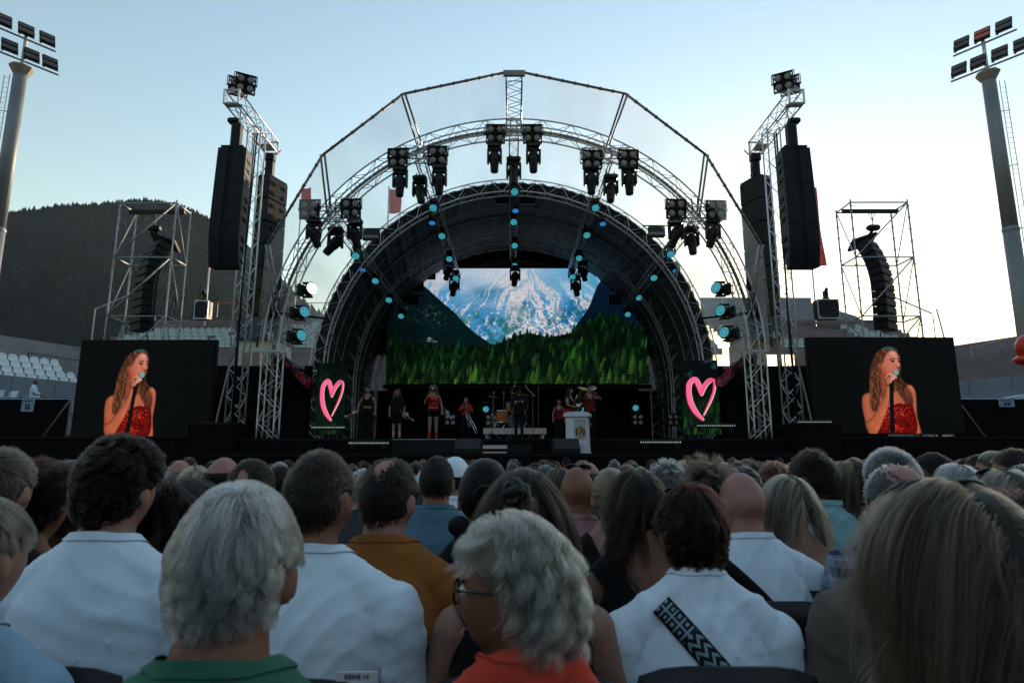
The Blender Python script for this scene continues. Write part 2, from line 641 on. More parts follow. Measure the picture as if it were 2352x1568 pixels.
def paint_singer():
    H, W = 600, 890
    sx, ox, oy = W / 1930.0, 290, 162
    q = lambda pts: [((x + ox) * sx, (y - oy) * sx) for x, y in pts]
    def P(pts, soft=1.5, sm=True):
        return polymask(H, W, spline(q(pts), 6) if sm else q(pts), soft)
    Y, X = np.mgrid[0:H, 0:W].astype(float)
    zx, zy = X / sx - ox, Y / sx + oy
    img = np.zeros((H, W, 3)) + np.array([0.022, 0.026, 0.028])
    n1 = fbm(H, W, 20, 30, 4)
    # hair behind
    strand = fbm(H, W, 6, 90, 4, .7)
    wob = np.clip(X + 13 * np.sin(zy / 42.0 + zx / 70.0) + 6 * np.sin(zy / 17.0), 0, W - 1).astype(int)
    strand = strand[Y.astype(int), wob]
    strand = np.clip((strand - .25) * 1.7, 0, 1)
    hair = np.stack([0.13 + 0.50 * strand, 0.06 + 0.32 * strand, 0.04 + 0.19 * strand], -1)
    hm = P([(440, 335), (520, 298), (600, 292), (660, 320), (695, 380), (705, 470), (695, 600), (690, 720), (745, 800), (800, 900), (800, 1020), (760, 1080), (690, 1075), (600, 1040), (540, 1000), (470, 1000), (400, 1040), (340, 1140), (270, 1150), (248, 1000), (270, 830), (290, 650), (325, 510), (380, 405)])
    img = img * (1 - hm[..., None]) + hair * hm[..., None]
    tealtop = sst(345, 285, zy) * hm
    comp(img, tealtop * .8, (0.05, 0.50, 0.52))
    def skin(m, lx=0.0, base=(0.84, 0.50, 0.40), low=(0.80, 0.40, 0.26)):
        t = np.clip((zy - 350) / 1000, 0, 1)[..., None]
        c = np.array(base) * (1 - t) + np.array(low) * t
        c = c * (0.88 + 0.2 * n1[..., None]) * (.52 + .48 * sst(.35, 1.0, blur(m, 9)))[..., None] * (1.06 - .16 * sst(-60, 60, blur(m, 14) * 0 + (np.roll(blur(m, 10), 14, 1) - np.roll(blur(m, 10), -14, 1)) * -100))[..., None]
        img[...] = img * (1 - m[..., None]) + c * m[..., None]
    # chest, shoulders, arms
    skin(P([(300, 950), (420, 920), (560, 900), (720, 850), (800, 900), (800, 1120), (620, 1110), (430, 1150), (320, 1120)], 2))
    skin(P([(150, 1000), (185, 940), (262, 918), (330, 980), (330, 1120), (300, 1300), (205, 1470), (165, 1320), (145, 1120)]))
    skin(P([(735, 830), (795, 808), (850, 870), (860, 1000), (845, 1230), (872, 1470), (776, 1470), (792, 1150), (775, 960)]))
    neck = P([(428, 600), (560, 690), (575, 900), (520, 1010), (420, 980), (405, 860)], 3)
    skin(neck, base=(0.66, 0.34, 0.25), low=(0.64, 0.32, 0.21))
    # dress with sequins
    dm = P([(430, 1140), (520, 1105), (620, 1062), (700, 1075), (795, 1090), (792, 1470), (300, 1470), (360, 1350)], 1.5)
    dress = np.stack([0.22 + 0.20 * n1, 0.018 + 0 * n1, 0.02 + 0 * n1], -1)
    glow = np.exp(-(((zx - 610) / 130) ** 2 + ((zy - 1190) / 60) ** 2)) + 0.9 * np.exp(-(((zx - 545) / 90) ** 2 + ((zy - 1390) / 50) ** 2)) + .5 * np.exp(-(((zx - 450) / 60) ** 2 + ((zy - 1220) / 110) ** 2)) + .36
    for _ in range(900):
        cx, cy = NPR.uniform(300, 800), NPR.uniform(1080, 1470)
        px, py = (cx + ox) * sx, (cy - oy) * sx
        rr = NPR.uniform(1.6, 4.2)
        x0, x1, y0, y1 = int(px - 6), int(px + 7), int(py - 6), int(py + 7)
        if x0 < 0 or y0 < 0 or x1 >= W or y1 >= H:
            continue
        g = glow[int(py), int(px)] * NPR.uniform(0.1, 1.5)
        m = np.clip(rr - np.hypot(X[y0:y1, x0:x1] - px, Y[y0:y1, x0:x1] - py), 0, 1)[..., None]
        c = np.array([0.35 + 0.75 * g, 0.03 + 0.30 * max(0, g - .25), 0.02 + 0.2 * max(0, g - .4)])
        dress[y0:y1, x0:x1] = dress[y0:y1, x0:x1] * (1 - m) + np.clip(c, 0, 1) * m
    img = img * (1 - dm[..., None]) + dress * dm[..., None]
    for st in ([(455, 960), (480, 960), (470, 1130), (445, 1130)], [(690, 870), (712, 870), (735, 1085), (705, 1085)]):
        comp(img, P(st, 1, False), (0.40, 0.04, 0.04))
    # hair in front of the shoulders
    hm2 = P([(640, 700), (700, 740), (750, 830), (810, 960), (800, 1070), (750, 1090), (680, 1010), (620, 900), (600, 800)], 3) * (0.7 + .3 * strand)
    hm3 = P([(330, 520), (430, 560), (415, 700), (405, 850), (400, 960), (345, 1130), (275, 1170), (250, 1020), (268, 840), (290, 660)], 3)
    for m in (hm2, hm3):
        img[...] = img * (1 - m[..., None]) + hair * m[..., None]
    # face
    fm = P([(585, 335), (640, 345), (678, 395), (695, 450), (690, 500), (705, 550), (672, 585), (668, 625), (650, 670), (600, 705), (530, 720), (462, 690), (432, 610), (432, 525), (470, 505), (492, 440), (535, 380)], 1.5)
    skin(fm, base=(0.88, 0.54, 0.45), low=(0.84, 0.38, 0.24))
    comp(img, fm * np.exp(-(((zx - 620) / 60) ** 2 + ((zy - 385) / 35) ** 2)) * .6, (1.0, 0.74, 0.66))
    comp(img, fm * np.exp(-(((zx - 470) / 60) ** 2 + ((zy - 650) / 80) ** 2)) * .5, (0.70, 0.22, 0.10))
    ear = P([(408, 510), (435, 515), (445, 560), (435, 612), (415, 610), (400, 560)])
    skin(ear, base=(0.90, 0.46, 0.33))
    comp(img, P([(560, 470), (600, 448), (640, 455), (640, 464), (600, 462), (565, 480)], 1), (0.25, 0.10, 0.07))
    comp(img, P([(662, 455), (690, 448), (696, 456), (668, 466)], 1), (0.25, 0.10, 0.07))
    comp(img, P([(575, 492), (600, 478), (628, 486), (615, 500), (590, 502)], 1), (0.14, 0.06, 0.05))
    comp(img, P([(668, 488), (686, 476), (694, 488), (684, 498)], 1), (0.14, 0.06, 0.05))
    comp(img, P([(640, 565), (668, 572), (680, 582), (655, 586)], 1), (0.45, 0.12, 0.08))
    comp(img, P([(620, 610), (655, 606), (668, 622), (640, 640), (615, 632)], 1), (0.40, 0.08, 0.08))
    # forearm, hand, microphone on its stand
    skin(P([(205, 1460), (165, 1330), (260, 1250), (400, 1030), (470, 900), (485, 790), (535, 800), (530, 930), (480, 1120), (400, 1300), (300, 1470)]), base=(.86, .52, .40), low=(.82, .42, .27))
    comp(img, P([(520, 905), (570, 905), (555, 1130), (530, 1470), (470, 1470), (500, 1150)], 1, False), (0.035, 0.05, 0.055))
    comp(img, P([(525, 800), (585, 800), (575, 905), (520, 905)], 1, False), (0.03, 0.03, 0.035))
    comp(img, P([(600, 625), (650, 690), (560, 810), (510, 830), (488, 795), (510, 750)], 1), (0.03, 0.04, 0.05))
    comp(img, P([(530, 742), (560, 770), (548, 790), (515, 760)], 1), (0.80, 0.72, 0.30))
    comp(img, P([(500, 770), (535, 800), (520, 822), (492, 800)], 1), (0.08, 0.35, 0.42))
    comp(img, P([(605, 610), (650, 605), (668, 635), (655, 675), (620, 680), (590, 650)], 1), (0.52, 0.66, 0.68))
    for (a, b) in (((560, 660), (620, 705)), ((535, 672), (600, 722)), ((515, 690), (575, 738)), ((498, 715), (550, 752))):
        x0, y0 = a; x1, y1 = b
        d = np.hypot(x1 - x0, y1 - y0); ux, uy = (x1 - x0) / d, (y1 - y0) / d
        t = np.clip((zx - x0) * ux + (zy - y0) * uy, 0, d)
        dist = np.hypot(zx - x0 - t * ux, zy - y0 - t * uy)
        comp(img, sst(19, 13, dist), (0.92, 0.66, 0.56))
        comp(img, sst(4, 0, np.abs(dist - 17)) * .5, (0.5, 0.2, 0.14))
    skin(P([(480, 800), (490, 730), (530, 680), (560, 690), (540, 760), (530, 820)], 1.5), base=(.9, .55, .44))
    return img


def paint_heart(flip_seed):
    H, W = 470, 250
    img = np.zeros((H, W, 3)) + np.array([0.012, 0.03, 0.03])
    n = fbm(H, W, 10, 6, 4)
    if flip_seed == 0:
        img[..., 1] += 0.05 * sst(.55, .75, n)
        forest(img, [(0, .18), (.4, .16), (.5, .22), (1, .14)], 5, 60, 110, 0.42)
    else:
        img += sst(.6, .75, n)[..., None] * np.array([.10, .18, .22]) * sst(190, 60, np.arange(H))[:, None, None]
        forest(img, [(0, .55), (.3, .5), (.6, .42), (1, .36)], 6, 50, 90, 0.75)
    # brush stroke heart, photo zoom coordinates of the left panel: x 40..620, y 90..1215
    k = lambda p: ((p[0] - 40) / 580 * W, (p[1] - 90) / 1125 * H)
    def stroke(pts, ws, col, soft=1.0, off=(0, 0)):
        c = spline([k((x + off[0], y + off[1])) for x, y in pts], 14, False)
        wv = np.interp(np.linspace(0, 1, len(c)), np.linspace(0, 1, len(ws)), ws) * W / 580 * .86
        Y, X = np.mgrid[0:H, 0:W].astype(float)
        d = np.full((H, W), 1e9)
        for (x, y), w_ in zip(c, wv):
            d = np.minimum(d, np.hypot(X - x, Y - y) - w_)
        comp(img, sst(1.0, -0.8, d), col)
    left = [(345, 985), (250, 880), (180, 740), (155, 580), (175, 440), (260, 375), (310, 460), (345, 590)]
    right = [(345, 600), (400, 480), (470, 400), (530, 385), (555, 440), (535, 560), (470, 720), (365, 915)]
    stroke(left, [26, 44, 50, 46, 46, 42, 48, 34], (0.55, 0.02, 0.10), off=(-10, 8))
    stroke(right, [34, 46, 40, 26, 26, 26, 24, 12], (0.55, 0.02, 0.10), off=(10, -4))
    stroke(left, [24, 42, 48, 44, 44, 40, 46, 32], (0.98, 0.82, 0.72), off=(8, 3))
    stroke(right, [32, 42, 40, 26, 26, 26, 24, 14], (0.98, 0.80, 0.76), off=(7, 7))
    stroke(left, [24, 42, 48, 44, 44, 40, 46, 32], (0.96, 0.42, 0.60))
    stroke(right, [30, 40, 36, 22, 20, 20, 18, 9], (0.94, 0.36, 0.55))
    stroke([(455, 445), (500, 405), (535, 420), (520, 560), (450, 730)], [4, 7, 6, 7, 5], (0.62, 0.06, 0.16))
    return img


def paint_crest():
    """heraldic print on the lectern: shield, supporters, crown and a curved line of small lettering"""
    H, W = 300, 180
    img = np.zeros((H, W, 3)) + 0.72
    Y, X = np.mgrid[0:H, 0:W].astype(float)
    def E(cx, cy, rx, ry, col, soft=.25):
        comp(img, sst(1 + soft, 1 - soft, ((X - cx) / rx) ** 2 + ((Y - cy) / ry) ** 2), col)
    gold, red, blk = (0.62, 0.46, 0.12), (0.45, 0.10, 0.08), (0.10, 0.08, 0.07)
    # lettering arc: a row of small upright strokes
    xs = np.linspace(18, 162, 14)
    for i, x in enumerate(xs):
        y = 42 - 16 * math.sin(math.pi * (x - 18) / 144)
        comp(img, polymask(H, W, [(x - 4, y - 6), (x + (2 if i % 3 else 4), y - 6), (x + 3, y + 6), (x - 3, y + 6)], 1) * (.8 if i % 2 else .6), (0.25, 0.25, 0.27))
        if i % 2 == 0:
            comp(img, polymask(H, W, [(x - 1, y - 3), (x + 2, y - 3), (x + 2, y + 3), (x - 1, y + 3)], 0), (0.6, 0.6, 0.6))
    for i in range(9):
        a = math.pi * (i + .5) / 9
        x, y = 90 + 70 * math.cos(a), 150 - 62 * math.sin(a)
        comp(img, polymask(H, W, [(90 + 30 * math.cos(a - .18), 150 - 26 * math.sin(a - .18)), (x, y), (90 + 30 * math.cos(a + .18), 150 - 26 * math.sin(a + .18))], 1), blk if i % 2 else red)
    E(90, 118, 20, 16, gold); E(90, 104, 7, 14, red); E(90, 66, 24, 12, (.62, .6, .55)); E(90, 68, 17, 8, (0.72, 0.72, 0.72))
    for s in (-1, 1):
        E(90 + s * 52, 178, 16, 44, gold); E(90 + s * 54, 140, 12, 12, red); E(90 + s * 60, 190, 9, 34, blk); E(90 + s * 44, 214, 12, 18, red)
    comp(img, polymask(H, W, spline([(58, 140), (122, 140), (122, 190), (90, 226), (58, 190)], 5), 1), gold)
    comp(img, polymask(H, W, [(62, 146), (90, 146), (90, 180), (62, 180)], 1), (0.75, 0.68, 0.50))
    comp(img, polymask(H, W, [(90, 180), (118, 180), (116, 192), (90, 220)], 1), (0.30, 0.33, 0.36))
    comp(img, polymask(H, W, [(90, 146), (118, 146), (118, 180), (90, 180)], 1), red)
    comp(img, polymask(H, W, [(62, 180), (90, 180), (90, 220), (64, 192)], 1), (0.55, 0.45, 0.2))
    for k in range(3):
        comp(img, polymask(H, W, [(26, 232 + 9 * k), (154, 232 + 9 * k), (150, 237 + 9 * k), (30, 237 + 9 * k)], 1), (gold, red, gold)[k])
    E(90, 264, 5, 12, red)
    n = NPR.random((H, W))[..., None]
    img = img * (0.92 + 0.12 * n)
    return img


def paint_sign():
    """notice: one dark heading line over a small dark picture"""
    H, W = 90, 110
    img = np.zeros((H, W, 3)) + np.array([0.50, 0.62, 0.72])
    for i in range(11):
        x = 12 + i * 8
        comp(img, polymask(H, W, [(x, 18), (x + 6, 18), (x + 6, 28), (x, 28)], 0) * .9, (0.05, 0.10, 0.16))
        comp(img, polymask(H, W, [(x + 2, 21), (x + 4, 21), (x + 4, 24), (x + 2, 24)], 0) * .8, (0.45, 0.56, 0.66))
    comp(img, polymask(H, W, [(34, 42), (78, 42), (78, 76), (34, 76)], 0), (0.04, 0.07, 0.10))
    comp(img, polymask(H, W, [(48, 48), (70, 46), (58, 66), (46, 68)], 1), (0.40, 0.50, 0.58))
    return img
# ------------------------------------------------------------------ ground, mountain
CX = 0.06                      # stage centre line
ARC_R, ARC_Z0, DECK = 7.68, 4.52, 1.88
AY = [19.0, 23.6, 28.2, 32.8]  # the four roof arches

g = MB(); g.add([(-3000, -400, 0), (3000, -400, 0), (3000, 5000, 0), (-3000, 5000, 0)], [(0, 1, 2, 3)])
tag(g.obj("ground", M_GROUND), kind="structure")


def build_mountain():
    prof = [(-1500, 560), (-900, 540), (-400, 525), (0, 497), (60, 487), (130, 480), (200, 478), (240, 470), (290, 464), (350, 468), (420, 480), (480, 503),
            (520, 522), (560, 556), (600, 588), (650, 640), (700, 690), (760, 745), (860, 800), (1050, 860), (1300, 900), (1700, 945), (2352, 965), (3200, 975)]
    us = np.linspace(-1500, 3200, 330)
    vs_ = np.interp(us, [p[0] for p in prof], [p[1] for p in prof])
    YR = 950.0
    nT = 60
    V = []
    nz = fbm(nT + 1, len(us), 8, 40, 4) - .5
    rd = fbm(1, len(us), 1, 60, 3)[0] - .5
    for j in range(nT + 1):
        t = j / nT
        for i, u in enumerate(us):
            top = at(u, vs_[i], YR)
            y = 330 + (YR - 330) * t
            x = top.x * (y / YR) ** 0.7
            zt = top.z + rd[i] * 14
            z = zt * (0.06 + 0.94 * t ** 1.15) if t < 1 else zt
            z += nz[j, i] * 60 * math.sin(math.pi * min(t, .97)) * min(1, zt / 250)
            V.append((x, y, max(z, -2) if t > 0 else -2))
    for i, u in enumerate(us):
        top = at(u, vs_[i], YR)
        V.append((top.x * 1.3, 1500, -2))
    m = len(us)
    F = [(j * m + i, j * m + i + 1, (j + 1) * m + i + 1, (j + 1) * m + i) for j in range(nT + 1) for i in range(m - 1)]
    me = bpy.data.meshes.new("mountain")
    me.from_pydata(V, [], F)
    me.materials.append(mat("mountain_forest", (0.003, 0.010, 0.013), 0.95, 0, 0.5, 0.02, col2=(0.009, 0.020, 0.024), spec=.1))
    me.polygons.foreach_set("use_smooth", [True] * len(me.polygons))
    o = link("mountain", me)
    tag(o, kind="structure")
    # conifers that cover the slope, joined
    Va = np.array(V[:(nT + 1) * m]).reshape(nT + 1, m, 3)
    tv, tf = [], []
    def cone(p, h, w):
        n0 = len(tv)
        a0 = rnd.random() * 6
        for lv, (zz, ww) in enumerate(((0, 1.0), (0.35, .72))):
            for k in range(5):
                a = a0 + 2 * math.pi * k / 5 + lv * .6
                r = w * ww * rnd.uniform(.8, 1.2)
                tv.append((p[0] + r * math.cos(a), p[1] + r * math.sin(a), p[2] + h * zz * .8 + rnd.uniform(-.5, .5)))
            tv.append((p[0], p[1], p[2] + h * (0.65 if lv == 0 else 1.0)))
        for lv in range(2):
            b = n0 + lv * 6
            for k in range(5):
                tf.append((b + k, b + (k + 1) % 5, b + 5))
    for i in range(m):
        if -350 < us[i] < 1000:
            for k in range(5):
                ii = min(m - 2, i)
                f = rnd.random()
                p = Va[nT, ii] * (1 - f) + Va[nT, ii + 1] * f
                cone(p + np.array([0, -rnd.random() * 14, -6]), rnd.uniform(5, 10), rnd.uniform(2, 3.2))
    for _ in range(26000):
        i = rnd.randrange(60, 215); j = rnd.randrange(8, nT)
        if us[i] < -420 or us[i] > 900:
            continue
        f, q = rnd.random(), rnd.random()
        p = (Va[j, i] * (1 - f) + Va[j, i + 1] * f) * (1 - q) + (Va[j + 1, i] * (1 - f) + Va[j + 1, i + 1] * f) * q
        cone(p - np.array([0, 0, 2]), rnd.uniform(6, 11), rnd.uniform(2.2, 3.4))
    me = bpy.data.meshes.new("mountain_trees")
    me.from_pydata(tv, [], tf)
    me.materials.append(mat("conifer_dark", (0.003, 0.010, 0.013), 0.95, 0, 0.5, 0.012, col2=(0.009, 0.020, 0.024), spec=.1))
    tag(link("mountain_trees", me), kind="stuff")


build_mountain()

hv = []  # unseen slope added behind the camera to block low sky and shade the crowd
for i in range(61):
    a = math.pi * (1.04 + .92 * i / 60)
    for j in range(14):
        d = 26 + j * 12
        hv.append((d * 1.25 * math.cos(a), 6 + d * math.sin(a), -1 + j * 5.2 + (2.5 * math.sin(i * 1.3 + j) + 1.5 * math.sin(i * .37 + 2 * j)) * min(1, j)))
g = MB(); g.add(hv, [(i * 14 + j, i * 14 + j + 1, (i + 1) * 14 + j + 1, (i + 1) * 14 + j) for i in range(60) for j in range(13)])
tag(g.obj("added_shade_hill", MATS["mountain_forest"]), kind="structure")

# ------------------------------------------------------------------ stage decks
def deck(name, label, x0, x1, y0, y1, z0, z1):
    root = thing(name, label, "stage", ((x0 + x1) / 2, (y0 + y1) / 2, 0))
    m = MB(root.location); m.box(((x0 + x1) / 2, (y0 + y1) / 2, z1 - .04), (x1 - x0, y1 - y0, .08)); m.obj("deck", M_DECK, root)
    m = MB(root.location)
    n = max(6, int((x1 - x0) / .22))
    for side in (0, 1):
        pts = []
        for i in range(n + 1):
            x = x0 + .02 + (x1 - x0 - .04) * i / n
            pts.append((x, (y0 + .03 if side == 0 else y1 - .03) + 0.016 * math.sin(i * 2.1) + .008 * math.sin(i * .7)))
        vs = [(x, y, z0) for x, y in pts] + [(x, y, z1 - .082) for x, y in pts]
        k = len(pts)
        m.add(vs, [(i, i + 1, i + 1 + k, i + k) for i in range(k - 1)])
    for x in (x0 + .03, x1 - .03):
        m.add([(x, y0 + .03, z0), (x, y1 - .03, z0), (x, y1 - .03, z1 - .082), (x, y0 + .03, z1 - .082)], [(0, 1, 2, 3)])
    m.obj("skirt", M_DRAPE, root)
    return root


deck("main_stage", "black main stage deck under the arched roof", -7.95, 8.07, 18.6, 33.6, 0, DECK)
deck("front_stage", "low black front stage with the white lectern", -8.0, 8.1, 16.9, 18.56, 0, 1.45)
deck("stage_wing", "black wing platform carrying the loudspeaker tower beside the left screen", -9.35, -8.02, 18.3, 21.5, 0, 2.33)
deck("stage_wing", "black wing platform carrying the loudspeaker tower beside the right screen", 8.14, 9.5, 18.3, 21.5, 0, 2.33)
deck("stage_wing", "low black plinth beneath the left video screen", -20.5, -9.4, 19.0, 21.4, 0, 1.96)
deck("stage_wing", "low black plinth beneath the right video screen", 9.55, 20.6, 19.0, 21.4, 0, 1.96)


def drape(name, label, x0, x1, y, z0, z1, cat="curtain", kind=None):
    n = max(8, int(abs(x1 - x0) / .16))
    vs = []
    for k, z in enumerate((z0, z1)):
        for i in range(n + 1):
            x = x0 + (x1 - x0) * i / n
            vs.append((x, y + (0.035 if k == 0 else .02) * math.sin(i * 1.7 + .3 * k) + .02 * math.sin(i * .6), z))
    m = MB(); m.add(vs, [(i, i + 1, i + n + 2, i + n + 1) for i in range(n)])
    return tag(m.obj(name, M_DRAPE, None, True), label, cat)


drape("wing_curtain", "black side curtain between the left tower and the stage arch", -13.1, -7.12, 22.4, DECK, 4.55)
drape("wing_curtain", "black side curtain between the right tower and the stage arch", 7.22, 13.2, 22.4, DECK, 4.55)
drape("back_curtain", "low black curtain strip across the whole rear of the stage", -7.6, 7.7, 33.25, DECK, 4.75)
drape("back_curtain", "black backdrop curtain below the mountain video wall", -6.55, 6.65, 33.0, DECK, 8.6)

# ------------------------------------------------------------------ roof: arches
def arch_pt(a, r, y):
    """a: 0 = left deck, 1 = right deck along legs and half circle"""
    leg = ARC_Z0 - DECK
    L = 2 * leg + math.pi * r
    s = a * L
    if s < leg:
        return Vector((CX - r, y, DECK + s))
    if s > L - leg:
        return Vector((CX + r, y, DECK + (L - s)))
    t = math.pi - (s - leg) / r
    return Vector((CX + r * math.cos(t), y, ARC_Z0 + r * math.sin(t)))


def arch(i, label, material, keder):
    y0, y1 = AY[i], AY[i] + .46
    ro, ri = ARC_R, ARC_R - .50
    root = thing("roof_arch", label, "roof arch", (CX, (y0 + y1) / 2, DECK), group="arches of the stage roof")
    n = 96
    for r, y in ((ro, y0), (ri, y0), (ro, y1), (ri, y1)):
        m = MB(root.location); m.path([arch_pt(k / n, r, y) for k in range(n + 1)], .028, 6); m.obj("chord", material, root, True)
    m = MB(root.location)
    N = 62
    for y in (y0, y1):
        for k in range(N):
            a0, a1 = k / N, (k + 1) / N
            if k % 2: m.tube(arch_pt(a0, ro, y), arch_pt(a1, ri, y), .013, 4, cap=False)
            else: m.tube(arch_pt(a0, ri, y), arch_pt(a1, ro, y), .013, 4, cap=False)
    for r in (ro, ri):
        for k in range(N):
            a0, a1 = k / N, (k + 1) / N
            if k % 2: m.tube(arch_pt(a0, r, y0), arch_pt(a1, r, y1), .011, 4, cap=False)
            else: m.tube(arch_pt(a0, r, y1), arch_pt(a1, r, y0), .011, 4, cap=False)
    tag(m.obj("lacing", material, root), kind="stuff")
    if keder:
        m = MB(root.location)
        vs, K = [], 96
        for k in range(K + 1):
            for r, y in ((ro - .20, y1 - .02), (ro - .20, y1 + .04), (ro - .12, y1 + .04), (ro - .12, y1 - .02)):
                vs.append(arch_pt(k / K, r, y))
        m.add(vs, [(k * 4 + j, k * 4 + (j + 1) % 4, k * 4 + 4 + (j + 1) % 4, k * 4 + 4 + j) for k in range(K) for j in range(4)])
        m.obj("keder_rail", M_KEDER, root)
    if i < 2:
        for s in (-1, 1):
            for dy in (0, .52):
                m = MB(root.location)
                m.box(Vector((CX + s * (ro - .25), y0 - .02 + dy, ARC_Z0)), (.62, .06, .07)); m.obj("joint_bracket", M_ALU2, root)
    return root


arch(0, "front roof arch of bright truss at the stage mouth", M_ALU, True)
arch(1, "second roof arch of truss at the edge of the dark roof skin", M_ALU, False)
arch(2, "third roof arch of shaded truss inside the dark roof", M_ALU, False)
arch(3, "rearmost shaded roof arch around the video wall", M_ALU, False)

# opaque roof skin between second and last arch
def skin_strip(name, y0, y1, r, material, ny, a0=0.0, a1=1.0, wrinkle=0.0, root=None, na=120, org=None):
    vs = []
    for j in range(ny + 1):
        for k in range(na + 1):
            a = a0 + (a1 - a0) * k / na
            y = y0 + (y1 - y0) * j / ny
            sag = -0.05 * math.sin(math.pi * ((j / ny * (3 if ny > 6 else 1)) % 1.0))
            w = wrinkle * (math.sin(k * 1.9 + j * .35) + .6 * math.sin(k * .83 + 1.3 + .2 * j)) * (0.4 + .6 * math.sin(a * 9 + j * .2) ** 2)
            vs.append(arch_pt(a, r + sag + w, y))
    m = MB(org if org is not None else root.location)
    q = na + 1
    m.add(vs, [(j * q + k, j * q + k + 1, (j + 1) * q + k + 1, (j + 1) * q + k) for j in range(ny) for k in range(na)])
    return m.obj(name, material, root, True)


roof = thing("stage_roof", "dark grey fabric vault covering the rear of the stage", "stage roof", (CX, 28.2, DECK))
skin_strip("roof_skin", AY[1] + .06, AY[3] + .64, ARC_R - .10, M_FABRIC, 42, wrinkle=.034, root=roof, na=240)
for yb in (24.8, 26.0, 27.2, 29.5, 30.7, 31.8):
    m = MB(roof.location); m.path([arch_pt(k / 60, ARC_R - .14, yb) for k in range(61)], .03, 5); m.obj('roof_rib', M_ALU2, roof, True)
# rear gable wall above the curtain
m = MB(roof.location)
pts = [arch_pt(k / 80, ARC_R + .02, AY[3] + .62) for k in range(81)]
pts = [p for p in pts if p.z > 6.4]
m.add(pts, [tuple(range(len(pts)))])
m.obj("gable", M_DRAPE, roof)

# clear foil canopy
foil = bpy.data.materials.new("clear_foil")
foil.use_nodes = True
N, L = foil.node_tree.nodes, foil.node_tree.links
N.clear()
o_ = N.new("ShaderNodeOutputMaterial"); mx = N.new("ShaderNodeMixShader"); tr = N.new("ShaderNodeBsdfTransparent")
pb = N.new("ShaderNodeBsdfPrincipled"); tl = N.new("ShaderNodeBsdfTranslucent"); mx2 = N.new("ShaderNodeMixShader")
pb.inputs["Base Color"].default_value = (0.75, 0.77, 0.78, 1); pb.inputs["Roughness"].default_value = 0.12
tl.inputs["Color"].default_value = (0.85, 0.86, 0.86, 1)
mx2.inputs[0].default_value = 0.6
L.new(pb.outputs[0], mx2.inputs[1]); L.new(tl.outputs[0], mx2.inputs[2])
tr.inputs["Color"].default_value = (0.97, 0.97, 0.97, 1)
tcn = N.new("ShaderNodeTexCoord"); nz = N.new("ShaderNodeTexNoise"); nz.inputs["Scale"].default_value = 0.55; nz.inputs["Detail"].default_value = 3
mp = N.new("ShaderNodeMapping"); mp.inputs["Scale"].default_value = (1, .25, 1)
L.new(tcn.outputs["Object"], mp.inputs["Vector"]); L.new(mp.outputs[0], nz.inputs["Vector"])
mr = N.new("ShaderNodeMapRange"); mr.inputs["From Min"].default_value = .35; mr.inputs["From Max"].default_value = .75
mr.inputs["To Min"].default_value = 0.16; mr.inputs["To Max"].default_value = 0.46
L.new(nz.outputs["Fac"], mr.inputs["Value"]); L.new(mr.outputs[0], mx.inputs[0])
b_ = N.new("ShaderNodeBump"); b_.inputs["Strength"].default_value = .25; L.new(nz.outputs["Fac"], b_.inputs["Height"]); L.new(b_.outputs[0], pb.inputs["Normal"])
L.new(tr.outputs[0], mx.inputs[1]); L.new(mx2.outputs[0], mx.inputs[2]); L.new(mx.outputs[0], o_.inputs["Surface"])

canopy = thing("clear_canopy", "clear foil canopy stretched over the front of the stage", "canopy", (CX, 19.0, DECK))
LEGF = (ARC_Z0 - DECK) / (2 * (ARC_Z0 - DECK) + math.pi * ARC_R)
skin_strip("foil", AY[0] + .47, AY[1] + .02, ARC_R - .16, foil, 6, LEGF * .98, 1 - LEGF * .98, .006, canopy)
# front bar: polygon in front of the first arch
poly_l = [(590, 797, 18.85), (615, 562, 18.05), (741, 356, 17.3), (926, 216, 16.8), (1160, 167, 16.5)]
PL = [at(*p) for p in poly_l]
PRr = [Vector((2 * at(1180.5, 300, 18).x - p.x + .02, p.y, p.z)) for p in PL]
for side in (PL, PRr):
    for a, b in zip(side[:-1], side[1:]):
        m = MB(canopy.location); m.tube(a, b, .038, 8)
        k = int((b - a).length / .34)
        for i in range(1, k):
            p = a + (b - a) * i / k
            d = (b - a).normalized() * .03
            m.tube(p - d, p + d, .052, 8)
        m.obj("front_bar", M_BAR, canopy, True)
    for j in (1, 2, 3):
        p = side[j]
        s = -1 if side is PL else 1
        ang = {1: .135, 2: .262, 3: .39}[j]
        q = arch_pt(ang if s < 0 else 1 - ang, ARC_R - .25, AY[0] + .1)
        for dy in (-.06, .06):
            m = MB(canopy.location); m.tube(p + Vector((dy, 0, 0)), q + Vector((dy, 0, dy)), .032, 6); m.obj("strut", M_ALU2, canopy, True)
        if j == 1:
            q2 = arch_pt(.165 if s < 0 else 1 - .165, ARC_R - .3, AY[1] + .1)
            m = MB(canopy.location); m.tube(q, q2, .045, 6); m.obj("strut", M_BLACK, canopy, True)
m = MB(canopy.location); m.tube(PL[4], PRr[4], .038, 8); m.box((CX, 16.5, PL[4].z - .03), (.62, .1, .16)); m.obj("ridge_plate", M_BAR, canopy)
